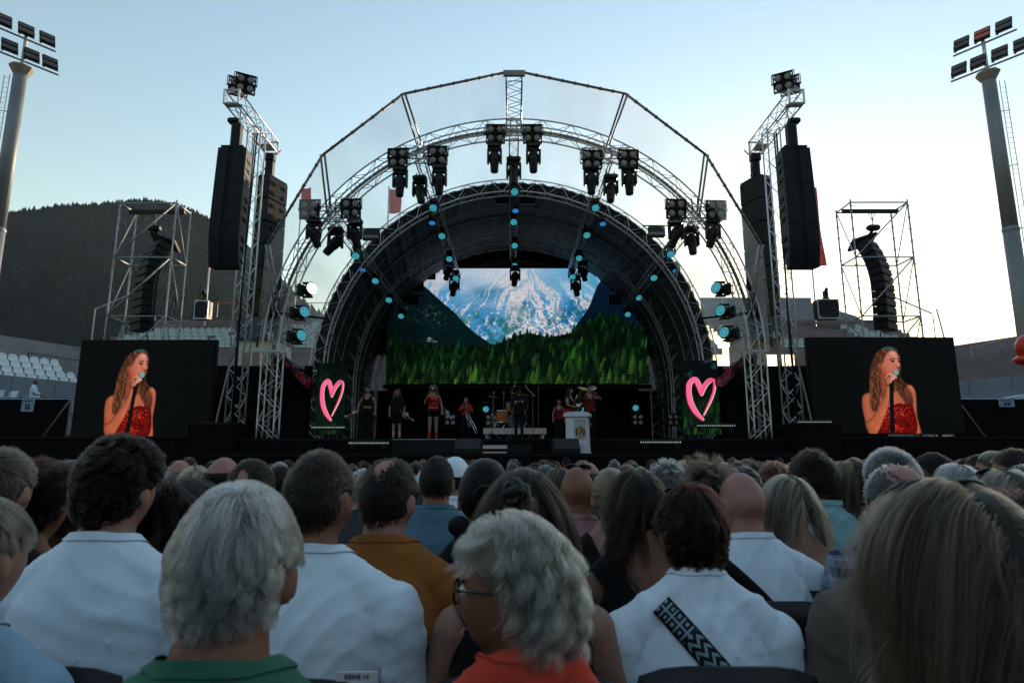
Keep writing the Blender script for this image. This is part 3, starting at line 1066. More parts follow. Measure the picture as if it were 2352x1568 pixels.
# foil of the front overhang
for side in (PL, PRr):
    for j in range(4):
        s = -1 if side is PL else 1
        angs = [LEGF * .98, .135, .262, .39, .49]
        m = MB(canopy.location)
        K = 8
        vs = []
        for i in range(K + 1):
            f = i / K
            p = side[j] * (1 - f) + side[j + 1] * f
            an = angs[j] * (1 - f) + angs[j + 1] * f
            q = arch_pt(an if s < 0 else 1 - an, ARC_R + .03, AY[0])
            for t in (0, .33, .66, 1):
                vs.append(p * (1 - t) + q * t - Vector((0, 0, .08 * math.sin(math.pi * t))))
        m.add(vs, [(i * 4 + t, i * 4 + t + 1, i * 4 + t + 5, i * 4 + t + 4) for i in range(K) for t in range(3)])
        m.obj("foil", foil, canopy, True)
box_truss(canopy, (CX, 16.5, PL[4].z - .12), (CX, AY[0] + .1, ARC_Z0 + ARC_R - .15), .46, .3, pitch=.3, material=M_ALU2)

# purlin trusses along the roof with cross bars for the front lamps
PURL = {"outer left": (-5.78, 8.95), "inner left": (-3.0, 10.95), "centre": (CX, 11.75), "inner right": (3.12, 10.95), "outer right": (5.9, 8.95)}
for nm, (px, pz) in PURL.items():
    root = thing("roof_purlin", "black lamp truss running back under the roof, %s run" % nm, "truss", (px, 19, pz), group="lamp trusses under the roof")
    box_truss(root, (px, 19.2, pz), (px, 32.6, pz), .30, .30, pitch=.42, rc=.022, rl=.009, material=M_ALU2)
    w = 1.45
    bx = px if nm == "centre" else px - .05 * np.sign(px)
    box_truss(root, (bx - w / 2 - .12, 19.05, pz - .02), (bx + w / 2 + .12, 19.05, pz - .02), .34, .36, pitch=.34, rc=.024, rl=.010, material=M_ALU, names=("cross_bar", "cross_lacing"))
    m = MB(root.location)
    for s in (-1, 1):
        m.tube((px + s * .12, 19.2, pz), (px + s * .10, 19.25, pz + .6), .02, 6)
    m.obj("hanger", M_BLACK, root)

# side bracing, wires
for s in (-1, 1):
    m = MB()
    m.tube(arch_pt(.15 if s < 0 else .85, ARC_R - .5, 23.9), arch_pt(.075 if s < 0 else .925, ARC_R - .5, 28.3), .035, 6)
    m.tube(arch_pt(.13 if s < 0 else .87, ARC_R - .5, 28.4), arch_pt(.07 if s < 0 else .93, ARC_R - .5, 32.6), .03, 6)
    tag(m.obj("brace_tube", M_ALU2), "diagonal brace tube between the inner arches on the %s" % ("heart side near the trumpet women" if s < 0 else "heart side behind the lectern"), "brace")
    m = MB()
    p0 = arch_pt(.15 if s < 0 else .85, ARC_R - .6, 19.3); p1 = Vector((CX + s * 6.9, 23.5, 5.2))
    m.tube(p0, p1, .006, 4); m.tube(p1 + Vector((0, -.1, 1.3)), Vector((CX + s * 7.1, 19.4, 4.5)), .006, 4)
    tag(m.obj("guy_wire", M_BLACK), "thin guy wire inside the clear canopy on the %s" % ("left, beside three wash lamps" if s < 0 else "right, beside three wash lamps"), "wire")

# rolled side foils with red lettering
M_ROLL = mat("rolled_foil", (0.035, 0.036, 0.042), 0.3, 0, 0.5, 2.0, bump=.5, bscale=5)
M_ROLLRED = mat("rolled_print_red", (0.50, 0.035, 0.04), 0.4, 0, 0.3, 4)
for s in (-1, 1):
    a = Vector((CX + s * 7.45, 19.5, 4.45)); b = Vector((CX + s * 7.35, 23.3, 4.05))
    root = thing("rolled_foil", "rolled up side foil with red print %s" % ("under the left end of the clear canopy" if s < 0 else "under the right end of the clear canopy"), "rolled banner", (a + b) / 2, group="rolled side foils")
    pts = [a + (b - a) * t + Vector((0, 0, -.45 * math.sin(math.pi * t) * (t if s < 0 else t))) for t in np.linspace(0, 1, 18)]
    rs = [.10 + .16 * math.sin(math.pi * min(1, .15 + t * .8)) + .03 * math.sin(t * 23) for t in np.linspace(0, 1, 18)]
    m = MB(root.location); m.path(pts, .2, 12, rs=rs); m.obj("roll", M_ROLL, root, True)
    m = MB(root.location)
    for i in range(26):
        t = rnd.uniform(.22, .82)
        k = t * 17
        p = pts[int(k)].lerp(pts[min(17, int(k) + 1)], k % 1)
        r = rs[int(k)] + .012
        an = math.pi + rnd.uniform(-.5, .9) if s > 0 else rnd.uniform(-.9, .5)
        an = an if s > 0 else an
        c = p + Vector((-s * abs(math.cos(an)) * r, 0, math.sin(an) * r * .8))
        m.sphere(c, (.012, rnd.uniform(.04, .10), rnd.uniform(.05, .10)), 8, 5)
    tag(m.obj("print", M_ROLLRED, root, True), kind="stuff")

# ------------------------------------------------------------------ video wall (stepped top), side screens, heart panels
IMG_M = to_image("mountain_picture", paint_mountain())
IMG_S = to_image("singer_picture", paint_singer())
M_SCR = screen_mat("screen_mountain", IMG_M, 0.86)
M_SCRS = screen_mat("screen_singer", IMG_S, 0.78)
M_H0 = screen_mat("screen_heart_a", to_image("heart_picture_a", paint_heart(0)), 1.0)
M_H1 = screen_mat("screen_heart_b", to_image("heart_picture_b", paint_heart(1)), 1.0)

LY = 32.2
bl, tr_ = at(885, 881, LY), at(1481, 616.5, LY)
wall = thing("video_wall", "huge stepped video wall showing a snowy mountain above dark conifer forest", "video wall", ((bl.x + tr_.x) / 2, LY, bl.z))
w, h = tr_.x - bl.x, tr_.z - bl.z
# rows of LED tiles: the two top rows are shorter
NX, NY = 22, 10
def tile_on(i, j):
    if j >= 9: return 4 <= i <= 17
    if j >= 8: return 3 <= i <= 18
    if j >= 7: return 2 <= i <= 19
    return True
for j in range(NY):
    for i in range(NX):
        if not tile_on(i, j): continue
        x0, x1 = bl.x + w * i / NX, bl.x + w * (i + 1) / NX
        z0, z1 = bl.z + h * j / NY, bl.z + h * (j + 1) / NY
        gp = .002
        vs = [(x0 + gp, LY, z0 + gp), (x1 - gp, LY, z0 + gp), (x1 - gp, LY, z1 - gp), (x0 + gp, LY, z1 - gp)]
        me = bpy.data.meshes.new("led_tile")
        b8 = [(x, y + .09, z) for x, y, z in vs]
        me.from_pydata([tuple(Vector(p) - wall.location) for p in vs + b8], [], [(0, 1, 2, 3), (7, 6, 5, 4), (1, 0, 4, 5), (2, 1, 5, 6), (3, 2, 6, 7), (0, 3, 7, 4)])
        uv = me.uv_layers.new(name="UVMap")
        for li, c in enumerate(((i / NX, j / NY), ((i + 1) / NX, j / NY), ((i + 1) / NX, (j + 1) / NY), (i / NX, (j + 1) / NY))):
            uv.data[li].uv = c
        me.materials.append(M_SCR); me.materials.append(M_BLACK)
        for k in range(1, 6):
            me.polygons[k].material_index = 1
        link("led_tile", me, wall)
m = MB(wall.location)
m.box((wall.location.x, LY + .3, bl.z - .12), (w + .3, .25, .2))
for i in range(9):
    m.box((bl.x + w * (i + .5) / 9, LY + .3, bl.z + h * .35), (.06, .2, h * .7))
m.obj("support_frame", M_BLACK, wall)


def side_screen(label, u0, u1, v0, v1, Y, mirror_x):
    p0, p1 = at(u0, v1, Y), at(u1, v0, Y)
    root = thing("side_screen", label, "video screen", ((p0.x + p1.x) / 2, Y, p0.z), group="video screens beside the stage")
    hgt = p1.z - p0.z
    wid = p1.x - p0.x
    m = MB(root.location)
    m.box(((p0.x + p1.x) / 2, Y + .12, p0.z + hgt / 2), (wid + .04, .16, hgt + .04)); m.obj("cabinet", M_BLACK, root)
    o = plane_uv("display", [(p0.x, Y, p0.z), (p1.x, Y, p0.z), (p1.x, Y, p1.z), (p0.x, Y, p1.z)], M_SCRS, root, root.location)
    uvd = o.data.uv_layers[0].data
    off = mirror_x
    for i, c in enumerate(((0 + off, 0), (1 + off, 0), (1 + off, 1), (0 + off, 1))):
        uvd[i].uv = c
    m = MB(root.location)
    for x in (p0.x + .4, p1.x - .4):
        m = MB(root.location)
        m.box((x, Y + .6, (p1.z + 1.9) / 2), (.08, .08, p1.z - 1.9)); m.tube((x, Y + .6, p1.z - .4), (x, Y + 1.6, 1.9), .03, 6)
        m.obj("rear_support", M_BLACK, root)
    return root


def avg_uv(u_top, u_bot, v):  # vertical edge of a real screen at mid height
    return (u_top + u_bot) / 2


side_screen("left video screen with a close-up of the singer in red sequins", 161, 496, 781, 1001, 19.8, 0.0)
side_screen("right video screen with the same close-up of the singer in red sequins", 1872, 2190, 775, 995, 19.9, -0.105)


def heart_panel(label, u0, u1, v0, v1, Y, material):
    p0, p1 = at(u0, v1, Y), at(u1, v0, Y)
    root = thing("heart_panel", label, "led panel", ((p0.x + p1.x) / 2, Y, p0.z), group="heart panels at the stage sides")
    m = MB(root.location); m.box(((p0.x + p1.x) / 2, Y + .07, (p0.z + p1.z) / 2), (p1.x - p0.x + .03, .1, p1.z - p0.z + .03)); m.obj("cabinet", M_BLACK, root)
    plane_uv("display", [(p0.x, Y, p0.z), (p1.x, Y, p0.z), (p1.x, Y, p1.z), (p0.x, Y, p1.z)], material, root, root.location)


heart_panel("left led panel with a pink brushed heart over dark trees", 721, 797, 834, 997, 22.2, M_H0)
heart_panel("right led panel with a pink brushed heart over lighter trees", 1569, 1647, 828, 997, 22.2, M_H1)
# ------------------------------------------------------------------ lamps
def cells(n_rings, r, cell):
    out = [(0, 0)]
    for k in range(1, n_rings + 1):
        m = 6 * k
        for i in range(m):
            a = 2 * math.pi * i / m + k * .3
            out.append((r * k / n_rings * math.cos(a), r * k / n_rings * math.sin(a)))
    return out


def spot_proto(label):
    """dark moving head: base box, yoke, tapered head hanging straight down"""
    root = thing("spot_lamp", label, "stage light")
    m = MB(); m.bbox((0, 0, -.10), (.46, .36, .17), .05); m.tube((-.12, 0, -.02), (-.12, 0, .10), .02, 6); m.tube((.12, 0, -.02), (.12, 0, .10), .02, 6)
    m.obj("base", M_BLACKPL, root)
    m = MB(); m.bbox((0, 0, -.22), (.34, .2, .07), .03)
    for s in (-1, 1):
        m.bbox((s * .205, 0, -.45), (.07, .20, .48), .03)
    m.obj("yoke", M_BLACKPL, root)
    m = MB(); m.lathe([(.10, .22), (.155, .16), (.17, .05), (.165, -.12), (.14, -.2), (.125, -.44), (.115, -.47), (.09, -.475)], n=16)
    for z in (.1, .04, -.02, -.08):
        m.lathe([(.168, z + .008), (.178, z), (.168, z - .008)], n=16, cap=False)
    h = m.obj("head", M_BLACKPL, root, True, loc=(0, 0, -.52)); smooth_by_angle(h.data)
    m = MB(); m.lathe([(.0, -.482), (.085, -.478)], n=16, cap=False); m.sphere((0, 0, -.465), (.088, .088, .03), 14, 6)
    m.obj("lens", M_LENSD, h, True)
    return root


def wash_proto(label, glow, hot=False):
    root = thing("wash_lamp", label, "stage light")
    m = MB(); m.bbox((0, 0, -.07), (.34, .26, .13), .04); m.tube((-.1, 0, 0), (-.1, 0, .09), .018, 6); m.tube((.1, 0, 0), (.1, 0, .09), .018, 6)
    m.obj("base", M_BLACKPL, root)
    m = MB(); m.bbox((0, 0, -.16), (.3, .14, .06), .02)
    for s in (-1, 1):
        m.bbox((s * .20, 0, -.30), (.05, .15, .30), .02)
    m.obj("yoke", M_BLACKPL, root)
    m = MB(); m.lathe([(.08, .17), (.14, .12), (.165, .02), (.17, -.10), (.18, -.135), (.165, -.14)], n=18)
    h = m.obj("head", M_BLACKPL, root, True, loc=(0, 0, -.34)); smooth_by_angle(h.data)
    m = MB(); m.lathe([(0.0, -.142), (.16, -.142)], n=18, cap=False); m.lathe([(.16, -.142), (.16, -.139)], n=18, cap=False)
    m.obj("lens_plate", glow if hot else M_TEALD if glow is not M_BLUE else M_BLUE, h)
    m = MB()
    for x, y in cells(2, .125, .03):
        m.lathe([(.0, -.152), (.018, -.150), (.023, -.144)], (x, y, 0), n=7, cap=False)
    o = m.obj("lens_cells", glow, h)
    tag(o, kind="stuff")
    return root


def set_head(root, rx=0.0, ry=0.0, rz=0.0):
    for c in root.children:
        if c.name.split(".")[0] == "head":
            c.rotation_euler = (rx, ry, rz)


def blinder_proto(label):
    root = thing("blinder_lamp", label, "stage light")
    m = MB()
    s = .29
    for x in (-s, 0, s):
        m.box((x, 0, 0), (.035, .14, 2 * s + .035))
    for z in (-s, 0, s):
        m.box((0, .001, z), (2 * s + .035, .13, .035))
    m.box((0, .10, 0), (.18, .06, 2 * s)); m.box((0, .095, 0), (2 * s - .02, .05, .16))
    m.obj("frame", M_BLACK, root)
    m = MB()
    for s_ in (-1, 1):
        m.tube((s_ * .34, 0, 0), (s_ * .34, .05, .33), .014, 5); m.tube((s_ * .31, 0, 0), (s_ * .36, 0, 0), .03, 8)
    m.tube((-.34, .05, .33), (.34, .05, .33), .014, 5)
    m.obj("bracket", M_BLACK, root)
    for sx in (-1, 1):
        for sz in (-1, 1):
            rot = Matrix.Rotation(R(90), 3, 'X')
            m = MB(); m.lathe([(.06, -.10), (.11, -.03), (.122, .035), (.112, .04)], (sx * .146, 0, sz * .146), rot, 16)
            can = m.obj("lamp_can", M_BLACK, root, True)
            m = MB(); m.sphere((sx * .146, -.038, sz * .146), (.106, .022, .106), 14, 8)
            m.obj("lens", M_LENS, can, True)
    return root


P_SPOT = spot_proto("x"); P_WASH = wash_proto("x", M_TEAL); P_WASHX = wash_proto("x", M_TEALX, True); P_BLIND = blinder_proto("x")
P_BLUE = wash_proto("x", M_BLUE)
USED = {}


def place(proto, loc, label, group, rz=0.0, rx=0.0, scale=1.0, head=None):
    o = proto if proto.name not in USED else copy_tree(USED[proto.name][0], None, USED[proto.name][1])
    if proto.name not in USED:
        USED[proto.name] = (proto, list(proto.children))
    o.location = loc
    o.rotation_euler = (rx, 0, rz)
    o.scale = (scale,) * 3
    o["label"] = label
    o["group"] = group
    o["category"] = "stage light"
    if head is not None:
        set_head(o, *head)
    return o


GB, GS, GW = "four-lamp blinders", "dark moving spot lamps", "lit teal wash lamps"
ORD = ["nearest", "second nearest", "third nearest", "fourth", "farthest"]
for (u, v, Y, rz, lb) in [
        (1138, 308, 18.85, 0, "on the centre cross bar, left of the ridge truss"), (1223, 308, 18.85, 0, "on the centre cross bar, right of the ridge truss"),
        (914, 363, 18.85, -.05, "on the inner left cross bar, its outer end"), (1005, 358, 18.85, -.05, "on the inner left cross bar, beside the ridge side"),
        (1360, 367, 18.85, .05, "on the inner right cross bar, beside the ridge side"), (1443, 366, 18.85, .05, "on the inner right cross bar, its outer end"),
        (711, 481, 18.85, -.05, "on the outer left cross bar, its outer end"), (806, 479, 18.85, -.05, "on the outer left cross bar, its inner end"),
        (1553, 480, 18.85, .05, "on the outer right cross bar, its inner end"), (1645, 483, 18.85, .05, "on the outer right cross bar, its outer end")]:
    place(P_BLIND, at(u, v, Y), "black four-lamp blinder " + lb, GB, rz, R(6))
for (u, v, Y, rz, lb, ) in [(564, 193, 17.75, .5, "high on top of the left loudspeaker boom"), (547, 200, 18.4, .5, "behind the other one on top of the left loudspeaker boom"),
                            (1799, 189, 17.75, -.5, "high on top of the right loudspeaker boom"), (1814, 197, 18.4, -.5, "behind the other one on top of the right loudspeaker boom")]:
    place(P_BLIND, at(u, v, Y), "black four-lamp blinder " + lb, GB, rz, R(10), .95)
# floor blinders behind the band
for i, (u, v, Y, lb) in enumerate([(1034, 964, 26.5, "on the floor between the singer and the trombone player"), (1128, 965, 26.5, "on the floor left of the orange drum"),
                                   (1352, 968, 26.5, "on the floor behind the tuba player"), (1465, 964, 26.5, "on the floor right of the lectern"), (1547, 964, 26.5, "on the floor by the right heart panel"),
                                   (845, 962, 26.5, "on the floor behind the woman in the crop top")]):
    place(P_BLIND, at(u, v, Y), "small four-lamp blinder standing " + lb, GB, 0, R(-5), .80)

# spots hanging under the cross bars (top point in the photo given)
for (u, v, Y, hd, lb, sc) in [
        (1136, 330, 19.0, (0, 0, 0), "below the blinder left of the ridge truss", 1.0), (1225, 330, 19.0, (0, 0, 0), "below the blinder right of the ridge truss", 1.0),
        (920, 384, 19.0, (0, 0, 0), "below the inner left cross bar, outer end", 1.0), (1010, 380, 19.0, (0, 0, 0), "below the inner left cross bar, ridge side", 1.0),
        (965, 405, 20.3, (-.35, -.2, 0), "on the inner left purlin between the two hanging spots", 1.05),
        (1357, 379, 19.0, (0, 0, 0), "below the inner right cross bar, ridge side", 1.0), (1444, 380, 19.0, (0, 0, 0), "below the inner right cross bar, outer end", 1.0),
        (1402, 402, 20.3, (-.3, .1, 0), "on the inner right purlin between the two hanging spots", 1.05),
        (722, 503, 19.0, (.1, -.35, 0), "below the outer left cross bar, outer end", .95), (772, 522, 20.0, (-.2, .6, 0), "on the outer left purlin, head swung to the left", 1.05),
        (816, 502, 19.4, (.1, -.25, 0), "below the outer left cross bar, inner end", 1.0),
        (1636, 503, 19.0, (.1, .3, 0), "below the outer right cross bar, outer end", .95), (1587, 520, 20.0, (-.2, 0, 0), "on the outer right purlin, head straight down", 1.0),
        (1551, 502, 19.4, (.1, .35, 0), "below the outer right cross bar, inner end", 1.0),
        (1180, 362, 20.6, (-.25, 0, 0), "on the ridge truss just behind the front arch", 1.1),
        (1183, 610, 31.0, (-.35, .1, 0), "hanging in front of the top edge of the video wall, centre", 1.15),
        (1044, 632, 30.3, (-.2, .15, 0), "hanging before the video wall, left of its centre", 1.1), (1322, 632, 30.3, (-.2, -.1, 0), "hanging before the video wall, right of its centre", 1.1),
        (1030, 598, 29.3, (.3, .3, 0), "higher one behind the teal lamp left of the wall centre", 1.0), (1338, 600, 29.3, (.3, -.3, 0), "higher one behind the teal lamp right of the wall centre", 1.0)]:
    place(P_SPOT, at(u, v, Y), "black moving spot lamp " + lb, GS, 0, 0, sc, hd)

# lit wash lamps: pixel of the lens, depth, run
def wash(u, v, Y, label, proto=None, head=(-R(42), 0, 0), sc=1.0, rz=0.0):
    p = at(u, v, Y)
    place(proto or P_WASH, p + Vector((0, 0, .40 * sc)) - Vector((0, -.1, 0)), label, GW, rz, 0, sc, head)

for run, lst in {
        "centre run": [(1182, 438, 22.6), (1180, 508, 25.7), (1182, 562, 28.6), (1182, 608, 30.9)],
        "inner left run": [(995, 475, 22.4), (1015, 540, 25.4), (1032, 593, 28.2), (1047, 637, 30.0)],
        "inner right run": [(1368, 475, 22.4), (1348, 538, 25.4), (1330, 591, 28.2), (1315, 634, 30.0)],
        "outer left run": [(817, 585, 22.5), (862, 643, 25.6), (893, 687, 28.6), (921, 724, 31.3)],
        "outer right run": [(1541, 581, 22.5), (1502, 636, 25.6), (1468, 682, 28.6), (1442, 720, 31.3)]}.items():
    for k, (u, v, Y) in enumerate(lst):
        wash(u, v, Y, "lit teal wash lamp, %s of the %s under the roof" % (ORD[k] if k < 3 else "farthest", run), sc=.92 + .02 * k)
for (u, v, Y, lb) in [(1184, 480, 24.2, "small lamp with a pale blue lit lens between two teal ones on the ridge"), (992, 508, 24.0, "dim blue lit lamp behind the first teal lamp, inner left run"), (1385, 510, 24.0, "dim blue lit lamp behind the first teal lamp, inner right run"),
                      (832, 616, 24.0, "dim blue lit lamp under the first teal lamp, outer left run"), (1553, 618, 24.0, "dim blue lit lamp under the first teal lamp, outer right run")]:
    wash(u, v, Y, lb, P_BLUE, (-R(20), 0, 0), .8)
# side lamps on the front arch legs
for (u, v, rz, pr, lb) in [(683, 666, -1.1, P_WASHX, "glaring white-teal wash lamp, topmost of three on the left leg of the front arch"), (666, 719, -1.0, P_WASH, "lit wash lamp, middle of three on the left leg of the front arch"), (659, 773, -1.0, P_WASH, "lit wash lamp, lowest of three on the left leg of the front arch"),
                           (1678, 664, 1.0, P_WASH, "lit wash lamp, topmost of three on the right leg of the front arch"), (1688, 716, .9, P_WASH, "lit wash lamp, middle of three on the right leg of the front arch"), (1697, 766, 1.1, P_WASH, "lit wash lamp, lowest of three on the right leg of the front arch")]:
    p = at(u, v, 19.1)
    s = 1 if u < 1176 else -1
    o = place(pr, p, lb, GW, 0, 0, 1.08, None)
    o.rotation_euler = (0, s * R(-90), 0)          # hangs sideways from the leg
    set_head(o, -R(38), s * R(-12), 0)
# floor washes behind the band
for (u, v, lb) in [(1116, 940, "small lit teal floor lamp left of the drum kit"), (1334, 940, "small lit teal floor lamp right of the man in black"), (1460, 937, "small lit teal floor lamp right of the lectern, in the dark")]:
    wash(u, v, 27.5, lb, None, (-R(70), 0, 0), .85)

# strobe boxes under the roof
for (u, v, Y, lb) in [(853, 540, 22.2, "black strobe panel outside the outer left purlin"), (1508, 533, 22.2, "black strobe panel outside the outer right purlin"), (1155, 458, 25, "black strobe panel left of the ridge truss"), (1212, 458, 25, "black strobe panel right of the ridge truss"),
                      (1022, 462, 25, "black strobe panel inside the inner left purlin"), (1343, 468, 25, "black strobe panel inside the inner right purlin"), (950, 690, 30, "dark strobe panel left of the video wall"), (1412, 690, 30, "dark strobe panel right of the video wall")]:
    p = at(u, v, Y)
    root = thing("strobe_panel", lb, "stage light", p, group="black strobe panels")
    m = MB(p); m.bbox(p, (.62, .12, .42), .02); m.obj("housing", M_BLACKPL, root)
    m = MB(p); m.box(p + Vector((0, -.064, -.07)), (.54, .012, .10)); m.obj("tube_window", M_LENSD, root)
    m = MB(p); m.tube(p + Vector((-.5, .03, .26)), p + Vector((.5, .03, .26)), .025, 6); m.box(p + Vector((-.2, .03, .22)), (.04, .06, .1)); m.box(p + Vector((.2, .03, .22)), (.04, .06, .1)); m.obj("hanging_tube", M_BLACK, root)

# floor strip lights
for (u0, u1, v, Y, lb) in [(453, 530, 974, 18.5, "on the left wing deck beneath the tower"), (714, 792, 981, 18.9, "in front of the left heart panel"), (800, 893, 1017, 17.3, "on the stage edge below the crop top woman"),
                           (1470, 1566, 1015, 17.3, "on the low stage edge right of the lectern"), (1600, 1690, 977, 18.9, "in front of the right heart panel"), (1832, 1911, 969, 18.5, "on the right wing deck beneath the tower")]:
    a, b = at(u0, v, Y), at(u1, v, Y)
    root = thing("strip_light", "low strip light with lit cells " + lb, "stage light", (a + b) / 2, group="strip lights along the stage edge")
    L_ = b.x - a.x
    m = MB(root.location); m.bbox((a + b) / 2 + Vector((0, .08, 0)), (L_, .14, .13), .015)
    for s in (-.38, .38):
        m.box((a + b) / 2 + Vector((s * L_, .08, -.12)), (.12, .2, .13))
    m.obj("housing", M_BLACKPL, root)
    m = MB(root.location)
    for i in range(18):
        x = a.x + L_ * (i + .5) / 18
        m.sphere((x, a.y + .008, a.z), (.019, .010, .022), 6, 4)
    tag(m.obj("lens_row", M_CELLW, root), kind="stuff")

# ------------------------------------------------------------------ loudspeaker towers
M_PVENT = mat("speaker_port_dark", (0.004, 0.004, 0.005), 0.9)


def pa_tower(s, side):
    mx_ = lambda x: x if s < 0 else 2 * (CX + .0) - x
    XM = mx_(-8.38)
    root = thing("speaker_tower", "tall aluminium truss tower holding loudspeakers, %s of the stage arch" % side, "truss tower", (XM, 19.2, 2.33), group="loudspeaker towers")
    box_truss(root, (XM, 19.2, 2.33), (XM, 19.2, 11.9), .42, .42, up=(0, 1, 0), pitch=.42, rc=.026, rl=.011)
    XB = mx_(-8.47)
    zb = 12.06
    box_truss(root, (XB, 17.45, zb), (XB, 20.7, zb), .44, .42, pitch=.36, rc=.026, rl=.012, names=("boom_chord", "boom_lacing"))
    for y, y2, l2 in ((17.45, 17.62, .26), (20.7, 20.3, .5)):
        m = MB(root.location)
        for dx in (-.22, .22):
            m.box((XB + dx, y, zb), (.06, .03, .48))
        for dz in (-.21, .21):
            m.box((XB, y + .02, zb + dz), (.5, .03, .06))
        m.obj("end_frame", M_ALU, root)
        m = MB(root.location); m.box((XB, y2, zb - .19), (.4, l2, .02)); m.obj("floor_plate", M_ALU, root)
    m = MB(root.location)
    m.path([(XM + .1, 19.0, 11.7), (XM + .05, 18.98, 9), (XM - .02, 18.97, 5), (XM + .02, 18.95, 2.35)], .028, 6)
    m.path([(XM + .02, 19.02, 11.7), (XM + .0, 18.99, 8), (XM + .05, 18.98, 2.35)], .02, 6)
    m.obj("cable_bundle", M_BLACK, root, True)
    m = MB(root.location)
    m.tube((XM - s * -.0 + s * .9, 19.9, 2.33), (XM + s * .2, 19.4, 5.4), .03, 6); m.obj("outrigger", M_ALU2, root)
    # front array
    xa, ya = mx_(-8.20), 17.22
    top, bot = 10.26, 6.66
    arr = thing("speaker_array", "curved black front loudspeaker array hanging from the near end of the boom, %s tower" % side, "loudspeaker", (xa, ya, bot), group="hung front loudspeaker arrays")
    zs = [top, top - 1.16, top - 2.36, bot]
    wv = .84
    for i in range(3):
        z1, z0 = zs[i] - .006, zs[i + 1] + .006
        K = 8
        prof = []
        for k in range(K + 1):
            z = z1 + (z0 - z1) * k / K
            t = (top - z) / (top - bot)
            yf = -.05 - .10 * math.sin(min(1, t * 1.1) * math.pi * .5) + .55 * max(0, t - .72) ** 1.5 * 2.2
            prof.append((yf, z))
        vs, fs = [], []
        xs_ = [(-wv / 2, .05), (-wv / 2 + .03, 0), (-.09, -.015), (-.06, .03), (.02, .035), (.06, -.01), (wv / 2 - .03, 0), (wv / 2, .05)]
        for yf, z in prof:
            t = (top - z) / (top - bot)
            xo = 0.0
            for x, dy in xs_:
                vs.append((xa + x * (1 + .05 * t) + xo, ya + yf + dy, z))
            yb = .52 - .05 * t - .25 * max(0, t - .7)
            vs.append((xa + wv / 2 * (1 - .12), ya + yb, z)); vs.append((xa - wv / 2 * (1 - .12), ya + yb, z))
        q = 10
        for k in range(K):
            for j in range(q):
                fs.append((k * q + j, k * q + (j + 1) % q, (k + 1) * q + (j + 1) % q, (k + 1) * q + j))
        fs.append(tuple(range(q))); fs.append(tuple(range((K + 1) * q - 1, K * q - 1, -1)))
        m = MB(arr.location); m.add(vs, fs)
        cab = m.obj("cabinet", M_SPK, arr)
        m = MB(arr.location)
        for sd in (-1, 1):
            for zz in (.28, .52, .80):
                for yy in (.14, .30):
                    z = z1 + (z0 - z1) * zz
                    t = (top - z) / (top - bot)
                    m.box((xa + sd * (wv / 2 * (1 + .02 * t) - .004 - .05 * (yy / .55)), ya + yy, z), (.03, .045, .09))
                    m.box((xa + sd * (wv / 2 * (1 + .02 * t) - .004 - .05 * (yy / .55)), ya + yy + .065, z - .05), (.03, .03, .05))
            m.sphere((xa + sd * .22, ya - .06, z0 + .1), .02, 6, 4)
        tag(m.obj("handle_holes", M_PVENT, cab), kind="stuff")
    m = MB(arr.location)
    m.box((xa, ya + .22, top + .05), (.66, .5, .06)); m.bbox((xa, ya + .2, top + .48), (.28, .30, .82), .06)
    m.bbox((xa - s * -.10, ya + .18, top + .95), (.34, .24, .16), .04)
    m.tube((xa, ya + .3, top + .9), (xa, ya + .35, zb - .2), .015, 5)
    m.tube((xa - .2, ya + .35, zb - .3), (xa + .1, ya + .35, top + 1.05), .01, 4)
    m.obj("fly_frame", M_BLACK, arr)
    # rear column
    xr, yr = mx_(-8.30), 20.55
    topr = 10.72
    col = thing("speaker_column", "straight black loudspeaker column hanging from the far end of the boom, %s tower" % side, "loudspeaker", (xr, yr, 5.9), group="hung rear loudspeaker columns")
    rot = Matrix.Rotation(R(20) * -s * -1, 3, 'Z')
    for i in range(6):
        z1 = topr - i * .80
        m = MB(col.location); m.bbox(Vector((xr, yr, z1 - .395)), (.56, .95, .785), .025, rot)
        cab = m.obj("cabinet", M_SPK, col)
        m = MB(col.location)
        for zz in (-.2, -.56):
            for yy in (-.28, -.19, .26):
                for d in (0, .055):
                    pnt = rot @ Vector((-s * .279, yy + (.05 if d else 0), 0))
                    m.box(Vector((xr, yr, z1 + zz - d)) + pnt, (.02, .045, .08), rot)
        tag(m.obj("handle_holes", M_PVENT, cab), kind="stuff")
    m = MB(col.location)
    m.box((xr, yr, topr + .04), (.5, .9, .05), rot); m.bbox((xr - .04, yr - .2, topr + .36), (.26, .3, .6), .05); m.bbox((xr - .04, yr - .25, topr + .75), (.34, .3, .3), .05)
    for dx in (-.3, .3):
        m.tube((xr - .04, yr - .2, topr + .7), (xr + dx - .05, yr - .1, zb - .22), .022, 5)
    m.tube((xr - .3, yr - .4, topr), (xr - .04, yr - .2, topr + .7), .022, 5)
    m.obj("fly_frame", M_BLACK, col)


pa_tower(-1, "left")
pa_tower(1, "right")

# ------------------------------------------------------------------ delay towers of scaffold tube
M_TUBE = mat("scaffold_tube", (0.34, 0.35, 0.36), 0.5, 0.6, 0.25, 6)
M_REDTAG = mat("red_tag", (0.55, 0.05, 0.04), 0.6)


